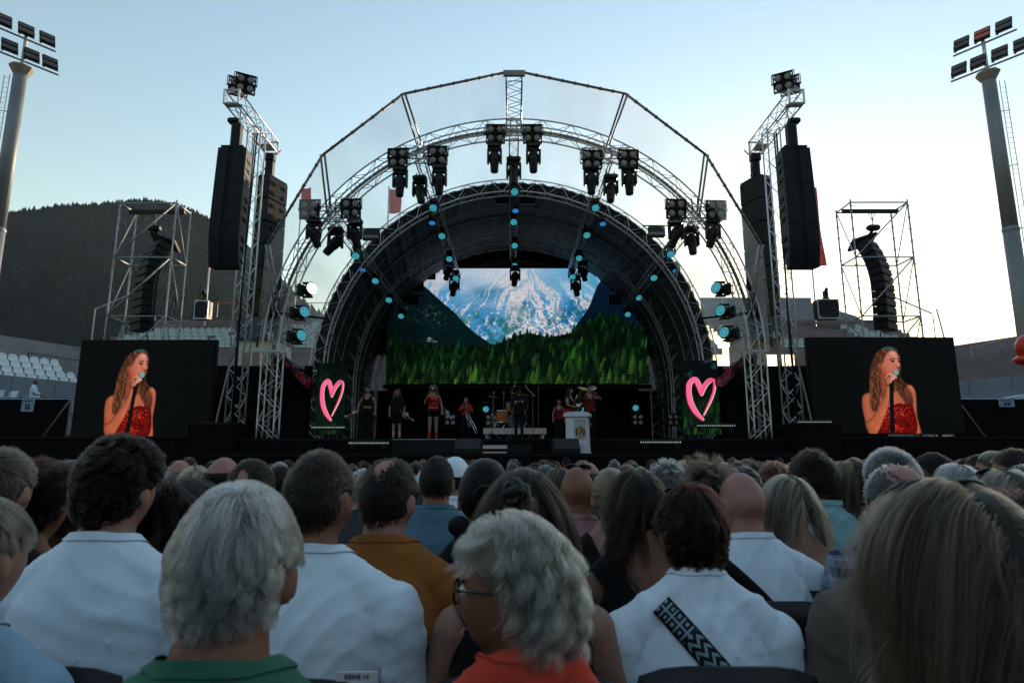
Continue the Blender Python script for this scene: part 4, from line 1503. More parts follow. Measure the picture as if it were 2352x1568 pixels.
def scaffold(s, side, xl, xr, y0, y1, levels, zt):
    root = thing("scaffold_tower", "open tube scaffold tower with a hung loudspeaker array, behind the %s video screen" % side, "scaffold", ((xl + xr) / 2, (y0 + y1) / 2, 0), group="scaffold delay towers")
    def tube(name, a, b, r=.026):
        m = MB(root.location); m.tube(a, b, r, 6); return m.obj(name, M_TUBE, root, True)
    P = [(xl, y0), (xr, y0), (xr, y1), (xl, y1)]
    ros = MB(root.location); red = MB(root.location)
    for x, y in P:
        tube("standard", (x, y, 0), (x, y, zt + .12), .036)
        z = .5
        while z < zt:
            ros.lathe([(.06, -.012), (.06, .012)], (x, y, z), n=8); z += .5
        red.lathe([(.034, -.07), (.034, .07)], (x, y, 8.3 if y == y0 else 7.9), n=8)
    ros.obj("rosettes", M_TUBE, root); red.obj("red_tag", M_REDTAG, root)
    lv = levels + [zt]
    for z in lv:
        for i in range(4):
            a, b = P[i], P[(i + 1) % 4]
            tube("ledger", (*a, z), (*b, z), .031)
    for i, (z0, z1) in enumerate(zip(lv[:-1], lv[1:])):
        a, b = ((xl, y0 - .03), (xr, y0 - .03))
        tube("diagonal", (*a, z0), (*b, z1), .029)
        tube("diagonal", (xr + s * .0, y0, z1), (xr, y1, z0), .022); tube("diagonal", (xl, y0, z0), (xl, y1, z1), .022)
        if i < 2:
            tube("diagonal", (xl, y1 + .03, z1), (xr, y1 + .03, z0), .022)
    m = MB(root.location); m.box(((xl + xr) / 2, (y0 + y1) / 2 + .1, zt - .12), (xr - xl, .12, .16)); m.obj("beam", M_BLACK, root)
    for k in (-1, 1):
        tube("raker", ((xl if k < 0 else xr), y0, 5.2), ((xl if k < 0 else xr) + k * 1.7, y0 - .4, 2.0), .024)
    # hung array
    xc = (xl + xr) / 2 - s * -.06 + (0.02 if s < 0 else 0)
    yc = (y0 + y1) / 2 + .1
    arr = thing("line_array", "slender curved black line array hanging inside the %s scaffold tower" % side, "loudspeaker", (xc, yc, 6.8), group="line arrays in the scaffold towers")
    n = 12
    p = Vector((xc + s * -.20, yc + .25, zt - 1.45)); pitch = R(25)
    m = MB(arr.location)
    m.tube((xc, yc, zt - .2), (xc, yc, zt - .75), .02, 5); m.bbox((xc, yc, zt - .85), (.5, .3, .22), .05); m.tube((xc - .14, yc, zt - .2), (xc - .02, yc, zt - .5), .015, 5); m.tube((xc + .14, yc, zt - .2), (xc + .02, yc, zt - .5), .015, 5)
    m.tube((xc, yc, zt - .9), p + Vector((0, 0, .15)), .06, 6)
    m.box(p + Vector((-s * .12, .1, .1)), (1.1, .7, .1), Matrix.Rotation(-s * R(18), 3, 'Y') @ Matrix.Rotation(-pitch, 3, 'X'))
    m.obj("fly_frame", M_BLACK, arr)
    yaw = Matrix.Rotation(s * R(38), 3, 'Z')
    for i in range(n):
        hgt = .325
        rot = yaw @ Matrix.Rotation(-pitch, 3, 'X')
        dn = rot @ Vector((0, 0, -1))
        c = p + dn * hgt * .5
        m = MB(arr.location); m.bbox(c, (.98, .46, hgt * .93), .03, rot, ) ; m.box(c + rot @ Vector((0, .24, 0)), (.7, .12, hgt * .6), rot)
        cab = m.obj("cabinet", M_SPK, arr)
        m = MB(arr.location)
        for sx in (-1, 1):
            m.box(c + rot @ Vector((sx * .5, .12, 0)), (.03, .10, hgt * .8), rot); m.box(c + rot @ Vector((sx * .43, .27, .0)), (.05, .1, hgt * .95), rot)
        tag(m.obj("rigging", M_BLACK, cab), kind="stuff")
        p = p + dn * hgt
        pitch -= R(4.2) if i < 6 else R(.4)
    m = MB(arr.location); m.path([p + Vector((0, .3, .3)), p + Vector((.2 * -s, .35, -.5)), p + Vector((.5 * -s, .4, -1.2)), p + Vector((.4 * -s, .4, -2.0))], .025, 5); m.obj("signal_cable", M_BLACK, arr)


scaffold(-1, "left", -16.15, -13.82, 24.6, 25.75, [1.8, 4.3, 6.85, 9.3], 11.62)
scaffold(1, "right", 13.95, 16.3, 24.6, 25.75, [1.8, 4.3, 6.85, 9.3], 11.65)

# ------------------------------------------------------------------ floodlight masts
M_MAST = mat("mast_painted_steel", (0.19, 0.20, 0.21), 0.55, 0.2, 0.12, .6)
M_FLGL = mat("floodlight_glass", (0.075, 0.058, 0.050), 0.35, 0.0, 0.2, 3)
M_FLRED = mat("floodlight_glass_red", (0.42, 0.09, 0.05), 0.3, 0.0, 0.2, 3)


def mast(s, side, top_uv, rows, ztop):
    p = at(top_uv[0], top_uv[1], 45)
    root = thing("floodlight_mast", "tall steel floodlight mast with two rows of square lamps on the far %s" % side, "floodlight", (p.x, 45, 0), group="floodlight masts")
    m = MB(root.location); m.lathe([(.58, -.2), (.56, 12), (.53, 18)], (p.x, 45, 0), n=24); m.obj("pole", M_MAST, root, True)
    m = MB(root.location); m.lathe([(.51, 18), (.46, p.z - .4)], (p.x, 45, 0), n=24); m.lathe([(.56, 17.85), (.58, 18.0), (.52, 18.15)], (p.x, 45, 0), n=24, cap=False); m.obj("pole_upper", M_MAST, root, True)
    m = MB(root.location); m.lathe([(.46, p.z - .8), (.52, p.z - .75), (.80, p.z - .25), (.80, p.z - .12), (.3, p.z - .10)], (p.x, 45, 0), n=8); m.obj("head_collar", mat("mast_collar", (0.24, 0.20, 0.16), .7), root)
    # ladder
    m = MB(root.location)
    lx = p.x + s * .56
    for dx in (0, .42):
        m.tube((lx + s * dx, 44.6, 2), (lx + s * dx - s * .08, 44.6, p.z - 1.0), .03, 5)
    z = 2.5
    while z < p.z - 1.2:
        m.tube((lx, 44.6, z), (lx + s * .42, 44.6, z), .016, 4, cap=False); z += .42
    for z in (8, 13, 18, 23, 27.5):
        m.tube((lx + s * .42, 44.6, z), (p.x, 45, z), .035, 5)
    m.obj("ladder", M_STEEL, root)
    yaw = -s * R(52)
    dirv = Vector((math.cos(yaw), math.sin(yaw), 0))
    if s > 0:
        dirv = Vector((math.cos(R(52)), -math.sin(R(52)), 0))
    fn = Vector((dirv.y, -dirv.x, 0))
    m = MB(root.location)
    m.tube((p.x, 45, p.z - .3), (p.x, 45, p.z + 3.1), .13, 8)
    m.obj("lamp_post", M_STEEL, root)
    for (zr, offs) in rows:
        m = MB(root.location)
        a = Vector((p.x, 45, p.z + zr)) + dirv * (offs[0] - .7); b = Vector((p.x, 45, p.z + zr)) + dirv * (offs[-1] + .7)
        m.tube(a, b, .075, 6); m.obj("cross_bar", M_STEEL, root)
        for i, o in enumerate(offs):
            c = Vector((p.x, 45, p.z + zr + .72)) + dirv * o + fn * .2
            rot = Matrix((dirv, -fn, Vector((0, 0, 1)))).transposed().to_3x3() @ Matrix.Rotation(R(-24), 3, 'X')
            m = MB(root.location)
            for k in (-1, 1):
                m.bbox(c + rot @ Vector((0, 0, k * .30)), (1.06, .2, .50), .03, rot)
            m.box(c + rot @ Vector((-.42, .1, -.6)), (.09, .12, .3), rot); m.box(c + rot @ Vector((0, .04, -.68)), (1.1, .08, .06), rot); m.box(c + rot @ Vector((.5, .04, -.4)), (.04, .06, .55), rot)
            lamp = m.obj("floodlamp", M_BLACK, root)
            m = MB(root.location)
            for k in (-1, 1):
                m.box(c + rot @ Vector((0, -.105, k * .30)), (.98, .012, .43), rot)
            m.obj("glass", M_FLRED if (s > 0 and zr > 1 and i == 1) else M_FLGL, lamp)


mast(-1, "left", (50, 152), [(2.35, [-1.55, -.1, 1.3]), (.45, [-2.35, -.95, .45, 1.7])], 31)
mast(1, "right", (2268, 165), [(2.45, [-1.35, .05, 1.45]), (.35, [-1.75, -.45, .95, 2.35])], 31)

# ------------------------------------------------------------------ stands
def seat_mesh(name, material, w):
    m = MB()
    # shell seat: rounded back and pan
    K = 7
    vs, fs = [], []
    for lay in (0, 1):
        for i in range(K + 1):
            x = -w / 2 + w * i / K
            e = 1 - abs(2 * i / K - 1) ** 3
            zt = .30 + .12 * e
            vs += [(x * .96, -.30 - .02 * lay, .02), (x, -.02, .0 - .02 * lay), (x, .06 + .03 * lay, zt * .6), (x * .94, .10 + .03 * lay, zt)]
    q = 4
    for lay in (0, 1):
        b = lay * (K + 1) * q
        for i in range(K):
            for j in range(q - 1):
                f = (b + i * q + j, b + (i + 1) * q + j, b + (i + 1) * q + j + 1, b + i * q + j + 1)
                fs.append(f if lay == 0 else f[::-1])
    m.add(vs, fs)
    m.box((0, -.12, -.10), (.08, .2, .2))
    return m.mesh(name, material, True)


ME_SW = seat_mesh("seat", M_SEATW, .46)
ME_SG = seat_mesh("seat", M_SEATG, .47)


def side_stand(s, side):
    o0 = Vector((s * 24.6, 29.5, 0)); d = Vector((-s * .40, .917, 0)); nrm = Vector((s * .917, .40, 0))   # nrm points away from the pitch
    root = thing("side_stand", "%s side grandstand %s" % (side, "with rows of white shell seats above a grey panel wall" if s < 0 else "of brown steps with a few pale seats above grey panels"), "grandstand", o0)
    o = o0
    zw = 5.0
    L0, L1 = -9, 9
    steps = MB(o)
    for r in range(9):
        a = o + d * L0 + nrm * (.1 + r * .78); b = o + d * L1 + nrm * (.1 + r * .78)
        z = zw - .1 + r * .40
        vs = []
        for (k, zz) in ((0, z - .4 - (.0 if r else 0)), (0, z), (.78, z)):
            vs += [a + nrm * k + Vector((0, 0, zz)), b + nrm * k + Vector((0, 0, zz))]
        steps.add(vs, [(0, 1, 3, 2), (2, 3, 5, 4)])
    steps.obj("steps", M_CONC if s < 0 else M_TERR, root)
    n = 9
    for i in range(n):
        a = o + d * (L0 + (L1 - L0) * i / n); b = o + d * (L0 + (L1 - L0) * (i + 1) / n - .03)
        m = MB(o)
        c = (a + b) / 2 + Vector((0, 0, zw - .62))
        rot = Matrix((d, nrm, Vector((0, 0, 1)))).transposed().to_3x3()
        m.box(c, ((b - a).length, .06, 1.6), rot); m.obj("wall_panel", M_PANEL, root)
    m = MB(o); a = o + d * L0 - nrm * 1.6; b = o + d * L1 - nrm * 1.6
    rot = Matrix((d, nrm, Vector((0, 0, 1)))).transposed().to_3x3()
    m.box((a + b) / 2 + nrm * .75 + Vector((0, 0, zw - 1.72)), ((b - a).length, 1.7, .12), rot)
    m.box((a + b) / 2 + nrm * .0 + Vector((0, 0, zw - 2.2)), ((b - a).length, .12, .85), rot); m.obj("walkway", M_CONC, root)
    m = MB(o); m.tube(a + Vector((0, 0, zw - 1.0)), b + Vector((0, 0, zw - 1.0)), .03, 6)
    for i in range(10):
        q = a + (b - a) * i / 9
        m.tube(q + Vector((0, 0, zw - 1.7)), q + Vector((0, 0, zw - 1.0)), .02, 5)
    m.obj("handrail", M_STEEL, root)
    ang = math.atan2(d.y, d.x)
    if s < 0:
        for r in range(4):
            for i in range(28):
                t = -5.6 + i * .52 + (.26 if r % 2 else 0)
                if not (-4.4 < t < 4.9 - r * .1): continue
                p = d * t + nrm * (.55 + r * .78) + Vector((0, 0, zw + .05 + r * .40))
                link("seat", ME_SW, root, p, (0, 0, math.atan2(nrm.y, nrm.x) - math.pi / 2))
    else:
        for i in range(5):
            t = -2.9 + i * .62
            p = d * t + nrm * .5 + Vector((0, 0, zw + .05))
            link("seat", ME_SG, root, p, (0, 0, math.atan2(nrm.y, nrm.x) - math.pi / 2), (1.2, 1.2, 1.1))
    return root, o, d, nrm, zw


st_l = side_stand(-1, "left")
st_r = side_stand(1, "right")


def fence_run(name, label, pts, z, h, pitch, material=M_STEEL, cat="fence"):
    root = thing(name, label, cat, (pts[0][0], pts[0][1], z))
    r_ = MB(root.location); b_ = MB(root.location); p_ = MB(root.location)
    for a, b in zip(pts[:-1], pts[1:]):
        a = Vector((a[0], a[1], z if len(a) < 3 else a[2])); b = Vector((b[0], b[1], z if len(b) < 3 else b[2]))
        for zz in (.1, h):
            r_.tube(a + Vector((0, 0, zz)), b + Vector((0, 0, zz)), .022, 5)
        for q in (a, b):
            p_.tube(q, q + Vector((0, 0, h)), .03, 6)
        n = int((b - a).length / pitch)
        for i in range(1, n):
            q = a + (b - a) * i / n
            b_.tube(q + Vector((0, 0, .1)), q + Vector((0, 0, h)), .009, 4, cap=False)
    r_.obj("rail", material, root); p_.obj("post", material, root)
    tag(b_.obj("bars", material, root), kind="stuff")


_, o, d, nrm, zw = st_r
q0, q1, q2 = [o + d * t + nrm * 4.4 for t in (-6, -.6, 5.2)]
fence_run("mesh_fence", "light bar fence on top of the right side stand by the red inflatable", [(q0.x, q0.y, zw + 2.1), (q1.x, q1.y, zw + 2.1)], zw, 1.2, .12)
fence_run("mesh_fence", "lower bar fence on the right side stand next to the right video screen", [(q1.x - .1, q1.y + .1, zw + 2.0), (q2.x, q2.y, zw + 1.6)], zw, .95, .14)
_, o, d, nrm, zw = st_l
q0, q1 = [o + d * t + nrm * 3.4 for t in (3.4, 7.5)]
fence_run("bar_fence", "short dark bar fence at the top end of the white seats", [(q0.x, q0.y, zw + 1.1), (q1.x, q1.y, zw + 1.0)], zw, .8, .16, M_BLACK)

# main stand behind the stage
def main_stand():
    Y0, X0, X1 = 38.5, -26.5, 26.8
    root = thing("main_stand", "grandstand of pale green seats rising behind the stage", "grandstand", (0, Y0, 0))
    z0 = 7.9
    m = MB(root.location)
    R_ = 9
    for r in range(R_):
        y = Y0 + r * .82; z = z0 + r * .40
        for xa, xb in ((X0, 13.0), (14.1, X1)):
            m.add([(xa, y, z - .4), (xb, y, z - .4), (xb, y, z), (xa, y, z), (xb, y + .82, z), (xa, y + .82, z)], [(0, 1, 2, 3), (3, 2, 4, 5)])
    for xa, xb in ((X0, 12.2), (17.4, X1)):
        m.add([(xa, Y0, 4), (xb, Y0, 4), (xb, Y0, z0 - .4), (xa, Y0, z0 - .4)], [(0, 1, 2, 3)])
    m.add([(X0, Y0, 4), (X0, Y0, z0 - .4), (X0, Y0 + R_ * .82, z0 + R_ * .4), (X0, Y0 + R_ * .82, 4)], [(0, 1, 2, 3)])
    m.add([(X1, Y0, 4), (X1, Y0, z0 - .4), (X1, Y0 + R_ * .82, z0 + R_ * .4), (X1, Y0 + R_ * .82, 4)], [(3, 2, 1, 0)])
    m.obj("terrace", M_TERR, root)
    yb, zt = Y0 + R_ * .82 + .1, z0 + R_ * .4
    for k, (xa, xb, h) in enumerate([(14.1, 22.4, 1.7)]):
        n = 5
        for i in range(n):
            m = MB(root.location); m.box((xa + (xb - xa) * (i + .5) / n, yb, zt - .2 + h / 2), ((xb - xa) / n - .04, .1, h)); m.obj("wall_panel", M_PANEL, root)
    m = MB(root.location); m.prism([(22.42, zt - .4), (26.8, zt - 1.6 - .6), (26.8, zt - .75), (25.6, zt + .1), (22.42, zt + 1.1)], yb - .05, yb + .05); m.obj("wall_panel", M_PANEL, root)
    m = MB(root.location)
    for i in range(14):
        x = -22 + i * 1.15
        m.tube((x, yb, zt), (x, yb, zt + 1.1), .03, 5)
    m.tube((-22.5, yb, zt + 1.1), (-7, yb, zt + 1.1), .03, 5); m.obj("red_rail", mat("rail_red", (0.35, 0.08, 0.06), .6), root)
    m = MB(root.location)
    for p, q in (((-26.4, z0 + .1), (-26.4, z0 + 2.6)), ((-26.4, z0 + 2.6), (-23.5, z0 + 3.9)), ((26.6, z0), (26.6, z0 + 2.3)), ((27.3, z0 - .2), (26.9, z0 + 2.6)), ((26.6, z0 + 2.3), (23.4, z0 + 3.8))):
        m.tube((p[0], Y0 + .5, p[1]), (q[0], Y0 + .5, q[1]), .045, 6)
    m.obj("end_rail", M_STEEL, root)
    n = 0
    for r in range(R_):
        for sd in (-1, 1):
            lo, hi = (6.2 if sd < 0 else 9.6, 26.0 - .35 * r) if r < 6 else ((8, 19) if sd < 0 else (12.2, 14.6))
            x = lo
            while x < hi:
                if 15.9 < x < 17.1 or (sd > 0 and 12.7 < x < 14.4) or (sd > 0 and r > 1 and 17 < x < 18.6) or (sd > 0 and 15 < x < 23 and r in (2, 3, 4, 5)) or (sd < 0 and r >= 5 and x > 17.5):
                    x += .50; continue
                if n < 298:
                    link("seat", ME_SG, root, (sd * x, .42 + r * .82, z0 + .06 + r * .4), (0, 0, 0), (1.0, 1, 1))
                    n += 1
                x += .50 if (r + int(x)) % 7 else 1.0
    return root


main_stand()

# flight cases with small moving heads on the stand
for (u0, u1, v0, v1, lb) in [(444, 478, 690, 731, "on the stand behind the left tower"), (1882, 1926, 687, 730, "on the stand behind the right tower")]:
    a, b = at(u0, v1, 42.5), at(u1, v0, 42.5)
    root = thing("flight_case", "black flight case with pale edge profiles " + lb, "flight case", ((a.x + b.x) / 2, 42.5, a.z), group="flight cases on the stand")
    w_, h_ = b.x - a.x, b.z - a.z
    m = MB(root.location); m.box((root.location.x, 42.9, a.z + h_ / 2), (w_, .7, h_)); m.obj("body", M_BLACK, root)
    m = MB(root.location)
    for x in (a.x, b.x):
        m.box((x, 42.55, a.z + h_ / 2), (.045, .045, h_ + .04))
    for z in (a.z, b.z):
        m.box((root.location.x, 42.55, z), (w_, .06, .06))
    for x in (a.x + .1, b.x - .1):
        for z in (a.z + .1, b.z - .1):
            m.box((x, 42.53, z), (.07, .05, .07))
    m.obj("edge_profile", M_ALU2, root)
    sp = place(P_SPOT, (root.location.x, 42.8, b.z + .05), "moving spot lamp standing upright on the flight case " + lb, GS, .4, 0, .85, (.6, .3, 0))
    sp.rotation_euler = (math.pi, 0, .4)

# gateway buildings behind the arch ends
M_NAVY = mat("building_navy", (0.035, 0.05, 0.075), .6, 0, .15, 2)
M_CREAM = mat("building_cream", (0.62, 0.55, 0.44), .8, 0, .08, 1)
M_TAN = mat("building_tan", (0.30, 0.20, 0.13), .7, 0, .12, 1)


def text(name, body, size, material, loc, rot, parent=None, ext=.004, align='CENTER'):
    cu = bpy.data.curves.new(name, 'FONT')
    cu.body = body; cu.size = size; cu.extrude = ext; cu.align_x = align; cu.align_y = 'CENTER'
    cu.materials.append(material)
    ob = bpy.data.objects.new(name, cu)
    COL.objects.link(ob)
    dg = bpy.context.evaluated_depsgraph_get()
    me = bpy.data.meshes.new_from_object(ob.evaluated_get(dg))
    bpy.data.objects.remove(ob)
    return link(name, me, parent, loc, rot)


for (s, u0, u1, lt) in ((-1, 535, 636, "H"), (1, 1722, 1792, "EL")):
    Y = 34.0
    a, b = at(u0, 820, Y), at(u1, 725, Y)
    zt, zm, zl = zat(728, Y), zat(777, Y), zat(850, Y)
    root = thing("gate_building", "small building with a dark blue sign band lettered %s behind the %s arch leg" % (lt, "left" if s < 0 else "right"), "building", ((a.x + b.x) / 2, Y + 1.5, 0))
    m = MB(root.location); m.box(((a.x + b.x) / 2, Y + 1.5, (zt + zm) / 2), (b.x - a.x, 3, zt - zm)); m.obj("sign_band", M_NAVY, root)
    m = MB(root.location); xw = (a.x * .75 + b.x * .25, (b.x - a.x) * .62) if s > 0 else ((a.x + b.x) / 2, (b.x - a.x) * .9)
    m.box((xw[0], Y + 1.6, zm / 2), (xw[1], 2.6, zm)); m.obj("wall", M_CREAM if s < 0 else M_TAN, root)
    m = MB(root.location); m.box((b.x - .1, Y + .3, zm / 2), (.16, .3, zm)); m.obj("corner_post", M_TAN, root)
    m = MB(root.location)
    for i in range(3 if s < 0 else 2):
        m.box((a.x + (b.x - a.x) * ((.25 if s < 0 else .05) + (.25 if s < 0 else .2) * i), Y + .28, zl + .3), (.35, .06, 1.5))
    m.obj("door_panel", M_TAN if s < 0 else M_CREAM, root)
    p = at(622, 772, Y - .02) if s < 0 else at(1776, 770, Y - .02)
    text("lettering", lt, .5, M_WHITE, p - root.location, (math.pi / 2, 0, 0), root)

# black crowd barriers with notices at both sides
for (s, u0, u1, vt, vb, Y, lb) in ((-1, -60, 158, 917, 1003, 25.0, "left"), (1, 2192, 2420, 917, 1005, 25.0, "right")):
    a, b = at(u0, vb, Y), at(u1, vt, Y)
    root = thing("screen_barrier", "long black cloth barrier below the %s side stand" % lb, "barrier", ((a.x + b.x) / 2, Y, a.z), group="black cloth barriers")
    m = MB(root.location); n = 40
    vs = [(a.x + (b.x - a.x) * i / n, Y + .03 * math.sin(i * 1.9), z) for z in (a.z, b.z) for i in range(n + 1)]
    m.add(vs, [(i, i + 1, i + n + 2, i + n + 1) for i in range(n)]); m.obj("cloth", M_DRAPE, root, True)
    m = MB(root.location); m.tube((a.x, Y + .08, b.z + .02), (b.x, Y + .08, b.z + .02), .03, 6)
    for i in range(6):
        x = a.x + (b.x - a.x) * i / 5
        m.tube((x, Y + .1, 0), (x, Y + .1, b.z), .03, 6)
    m.obj("frame", M_STEEL, root)
M_SIGN = mat("sign_dummy", (0.5, 0.5, 0.5))
IMG_SG = to_image("notice_picture", paint_sign())


def print_mat(name, img, rough=.6):
    m = bpy.data.materials.new(name); m.use_nodes = True
    N, L = m.node_tree.nodes, m.node_tree.links
    t = N.new("ShaderNodeTexImage"); t.image = img
    L.new(t.outputs[0], N["Principled BSDF"].inputs["Base Color"])
    N["Principled BSDF"].inputs["Roughness"].default_value = rough
    return m


M_NOTICE = print_mat("notice_print", IMG_SG)
for (u0, u1, v0, v1, lb) in ((47, 79, 912, 945, "on the left black barrier"), (2297, 2329, 914, 934, "on the right black barrier")):
    a, b = at(u0, v1, 24.9), at(u1, v0, 24.9)
    root = thing("notice_sign", "small pale blue notice with a dark picture " + lb, "sign", ((a.x + b.x) / 2, 24.9, a.z), group="notices on the black barriers")
    m = MB(root.location); m.box(((a.x + b.x) / 2, 24.93, (a.z + b.z) / 2), (b.x - a.x, .03, b.z - a.z)); m.obj("board", M_WHITE, root)
    plane_uv("print", [(a.x, 24.91, a.z), (b.x, 24.91, a.z), (b.x, 24.91, b.z), (a.x, 24.91, b.z)], M_NOTICE, root, root.location)

# side walls under the stands so no bright gap shows below the barriers
for (s, x0, x1, lb) in ((-1, -34, -19.6, "left"), (1, 20.9, 36, "right")):
    m = MB()
    if s < 0:
        for (a, b) in ((x0, at(34, 900, 28).x), (at(58, 900, 28).x, at(88, 900, 28).x), (at(108, 900, 28).x, x1)):
            m.box(((a + b) / 2, 28, 1.9), (b - a, .2, 3.8))
        m.box(((x0 + x1) / 2, 28.01, 3.3), (x1 - x0, .2, 1.2))
    else:
        m.box(((x0 + x1) / 2, 28, 1.9), (x1 - x0, .2, 3.8))
    tag(m.obj("under_wall", M_PANEL if s > 0 else M_BLACK), "dark wall under the %s side stand behind the black barrier" % lb, "wall")

# white folding chairs on the left walkway, white tables on the right
def white_chair(loc, rz, label):
    root = thing("white_chair", label, "chair", loc, rz, group="white folding chairs on the stand walkway")
    m = MB()
    for x in (-.22, .22):
        m.tube((x, -.2, 0), (x, .16, .95), .018, 6); m.tube((x, .2, 0), (x, -.22, .45), .018, 6)
    m.obj("legs", M_WHITE, root)
    m = MB(); m.bbox((0, -.02, .46), (.44, .42, .035), .015); m.obj("seat", M_SEATW, root)
    m = MB(); m.bbox((0, .15, .80), (.48, .03, .34), .03, Matrix.Rotation(R(-12), 3, 'X')); m.obj("backrest", M_SEATW, root)


_, o, d, nrm, zw = st_l
for (u, v, lb) in ((-6, 893, "white folding chair cut by the left picture edge on the left stand walkway"), (26, 893, "white folding chair standing alone on the left stand walkway"), (76, 894, "white folding chair behind the seated man in white on the left stand")):
    p = at(u, v, 28.6 + u * .01)
    white_chair((p.x, p.y, zw - 1.66), -.3, lb)
for (u, lb) in ((2320, "inner white folded trestle on the right stand walkway"), (2345, "outer white folded trestle on the right stand walkway")):
    p = at(u, 893, 28.3)
    root = thing("white_trestle", lb, "table", (p.x, p.y, zw - 1.66), group="white trestles on the right walkway")
    m = MB(); m.bbox((0, 0, .62), (1.0, .45, .05), .02, Matrix.Rotation(R(-10), 3, 'Y')); m.obj("top", M_SEATW, root)
    m = MB()
    for x in (-.4, .4):
        m.tube((x, -.15, 0), (x * .8, .1, .6), .02, 5); m.tube((x, .15, 0), (x * .8, -.1, .6), .02, 5)
    m.obj("legs", M_SEATW, root)

# red inflatable at the right edge
p = at(2362, 815, 22)
root = thing("red_inflatable", "glossy red inflatable shape at the right edge above the stand", "inflatable", (p.x, p.y, 0))
M_INFL = mat("inflatable_red", (0.72, 0.035, 0.022), .3, 0, .1, 2)
m = MB(root.location); m.sphere(p + Vector((0, 0, .25)), (.36, .36, .48), 18, 12); m.obj("body", M_INFL, root, True)
m = MB(root.location); m.sphere(p + Vector((-.04, 0, -.18)), (.46, .40, .20), 18, 10); m.obj("rim", M_INFL, root, True)
m = MB(root.location); m.tube((p.x + .1, p.y, 0), (p.x, p.y, p.z - .1), .12, 10); m.obj("stem", M_INFL, root, True)

# red flags
for (u, v0, v1, w_, Y, lb) in ((489, 434, 620, 14, 44, "beside the left loudspeaker array"), (1872, 432, 611, 11, 44, "beside the right loudspeaker array"), (906, 434, 490, 26, 46, "behind the clear canopy, left of the ridge"), (702, 432, 500, 22, 46, "behind the clear canopy near the left arch shoulder")):
    a, b = at(u - w_ / 2, v1, Y), at(u + w_ / 2, v0, Y)
    root = thing("red_flag", "tall red flag on a white pole " + lb, "flag", (a.x, Y, 0), group="red flags behind the stage")
    m = MB(root.location); n = 8
    vs = []
    for z in np.linspace(a.z, b.z, n + 1):
        f = (z - a.z) / (b.z - a.z)
        for i in range(5):
            t = i / 4
            vs.append((a.x + (b.x - a.x) * t * (1.15 - .3 * f * (1 if w_ < 20 else 0)), Y + .12 * math.sin(t * 5 + f * 6), z))
    m.add(vs, [(j * 5 + i, j * 5 + i + 1, j * 5 + i + 6, j * 5 + i + 5) for j in range(n) for i in range(4)]); m.obj("cloth", M_RED, root, True)
    m = MB(root.location); m.tube((a.x - .05, Y, 6), (a.x - .05, Y, b.z + .2), .06, 8); m.obj("pole", M_WHITE, root, True)

# ------------------------------------------------------------------ stage furniture
# lectern
pl0 = at(1330, 1040, 17.9)
root = thing("lectern", "white lectern with a coat of arms print and lettering on its front", "lectern", (pl0.x, 17.9, 1.45), R(-14))
def ztop(v): return zat(v, 17.9) - 1.45
H_ = ztop(957)
m = MB(); m.prism([(-.13, 0), (.30, 0), (.27, H_), (-.33, H_), (-.33, .32), (-.19, .32)], -.22, .22); body = m.obj("body", M_WHITE, root)
m = MB(); m.prism([(-.40, H_), (.34, H_), (.34, H_ + .09), (.28, H_ + .115), (0, H_ + .14), (-.30, H_ + .115), (-.38, H_ + .08)], -.27, .27); m.obj("top", M_WHITE, root)
m = MB(); m.box((.085, 0, .012), (.47, .5, .024)); m.obj("plinth", M_WHITE, root)
M_CREST = print_mat("crest_print", to_image("crest_picture", paint_crest()), .4)
plane_uv("crest", [(-.10, -.223, .36), (.25, -.223, .36), (.25, -.223, .36 + .58), (-.10, -.223, .36 + .58)], M_CREST, root)

# wedge monitors
for (u, v, lb) in ((1075, 1043, "in front of the white steps"), (1300, 1043, "left of the lectern")):
    p = at(u, v, 17.3)
    root = thing("wedge_monitor", "black wedge floor monitor " + lb, "loudspeaker", (p.x, 17.4, 1.45), R(-6 if u < 1200 else 6), group="floor monitors")
    m = MB(); pr = [(-.25, 0), (.25, 0), (.25, .26), (.02, .40), (-.25, .10)]
    vs = [(x, y, z) for x in (-.36, .36) for y, z in pr]
    m.add(vs, [(0, 1, 2, 3, 4), (9, 8, 7, 6, 5)] + [((i + 1) % 5, i, i + 5, (i + 1) % 5 + 5) for i in range(5)]); m.obj("cabinet", M_SPK, root)
    m = MB(); rot = Matrix.Rotation(math.atan2(.30, .27), 3, 'X'); m.box((0, -.12, .256), (.66, .36, .012), rot); m.obj("grille", M_GRILLE, root)

# drum riser with pale edge and steps
a, b = at(1110, 996, 21.4), at(1255, 982, 21.4)
root = thing("drum_riser", "drum riser with a pale wooden front edge on block legs", "platform", ((a.x + b.x) / 2, 22.4, DECK))
m = MB(root.location); m.box(((a.x + b.x) / 2, 22.5, b.z - .03), (b.x - a.x, 2.1, .06)); m.obj("deck", M_DECK, root)
m = MB(root.location); m.box(((a.x + b.x) / 2, 21.42, (a.z + b.z) / 2 - .01), (b.x - a.x, .05, b.z - a.z)); m.obj("front_edge", M_WOOD, root)
m = MB(root.location)
for x in (a.x + .12, b.x - .12):
    for y in (21.5, 23.4):
        m.box((x, y, (DECK + a.z) / 2), (.09, .09, a.z - DECK))
m.obj("legs", M_WOOD, root)
RZ = b.z
a, b = at(1103, 1043, 18.5), at(1178, 1022, 18.5)
root = thing("stage_steps", "two pale wooden steps up to the main stage", "steps", ((a.x + b.x) / 2, 18.4, 1.45))
m = MB(root.location); m.box(((a.x + b.x) / 2, 18.45, zat(1026, 18.3)), (b.x - a.x, .26, .10)); m.obj("tread", M_WOOD, root)
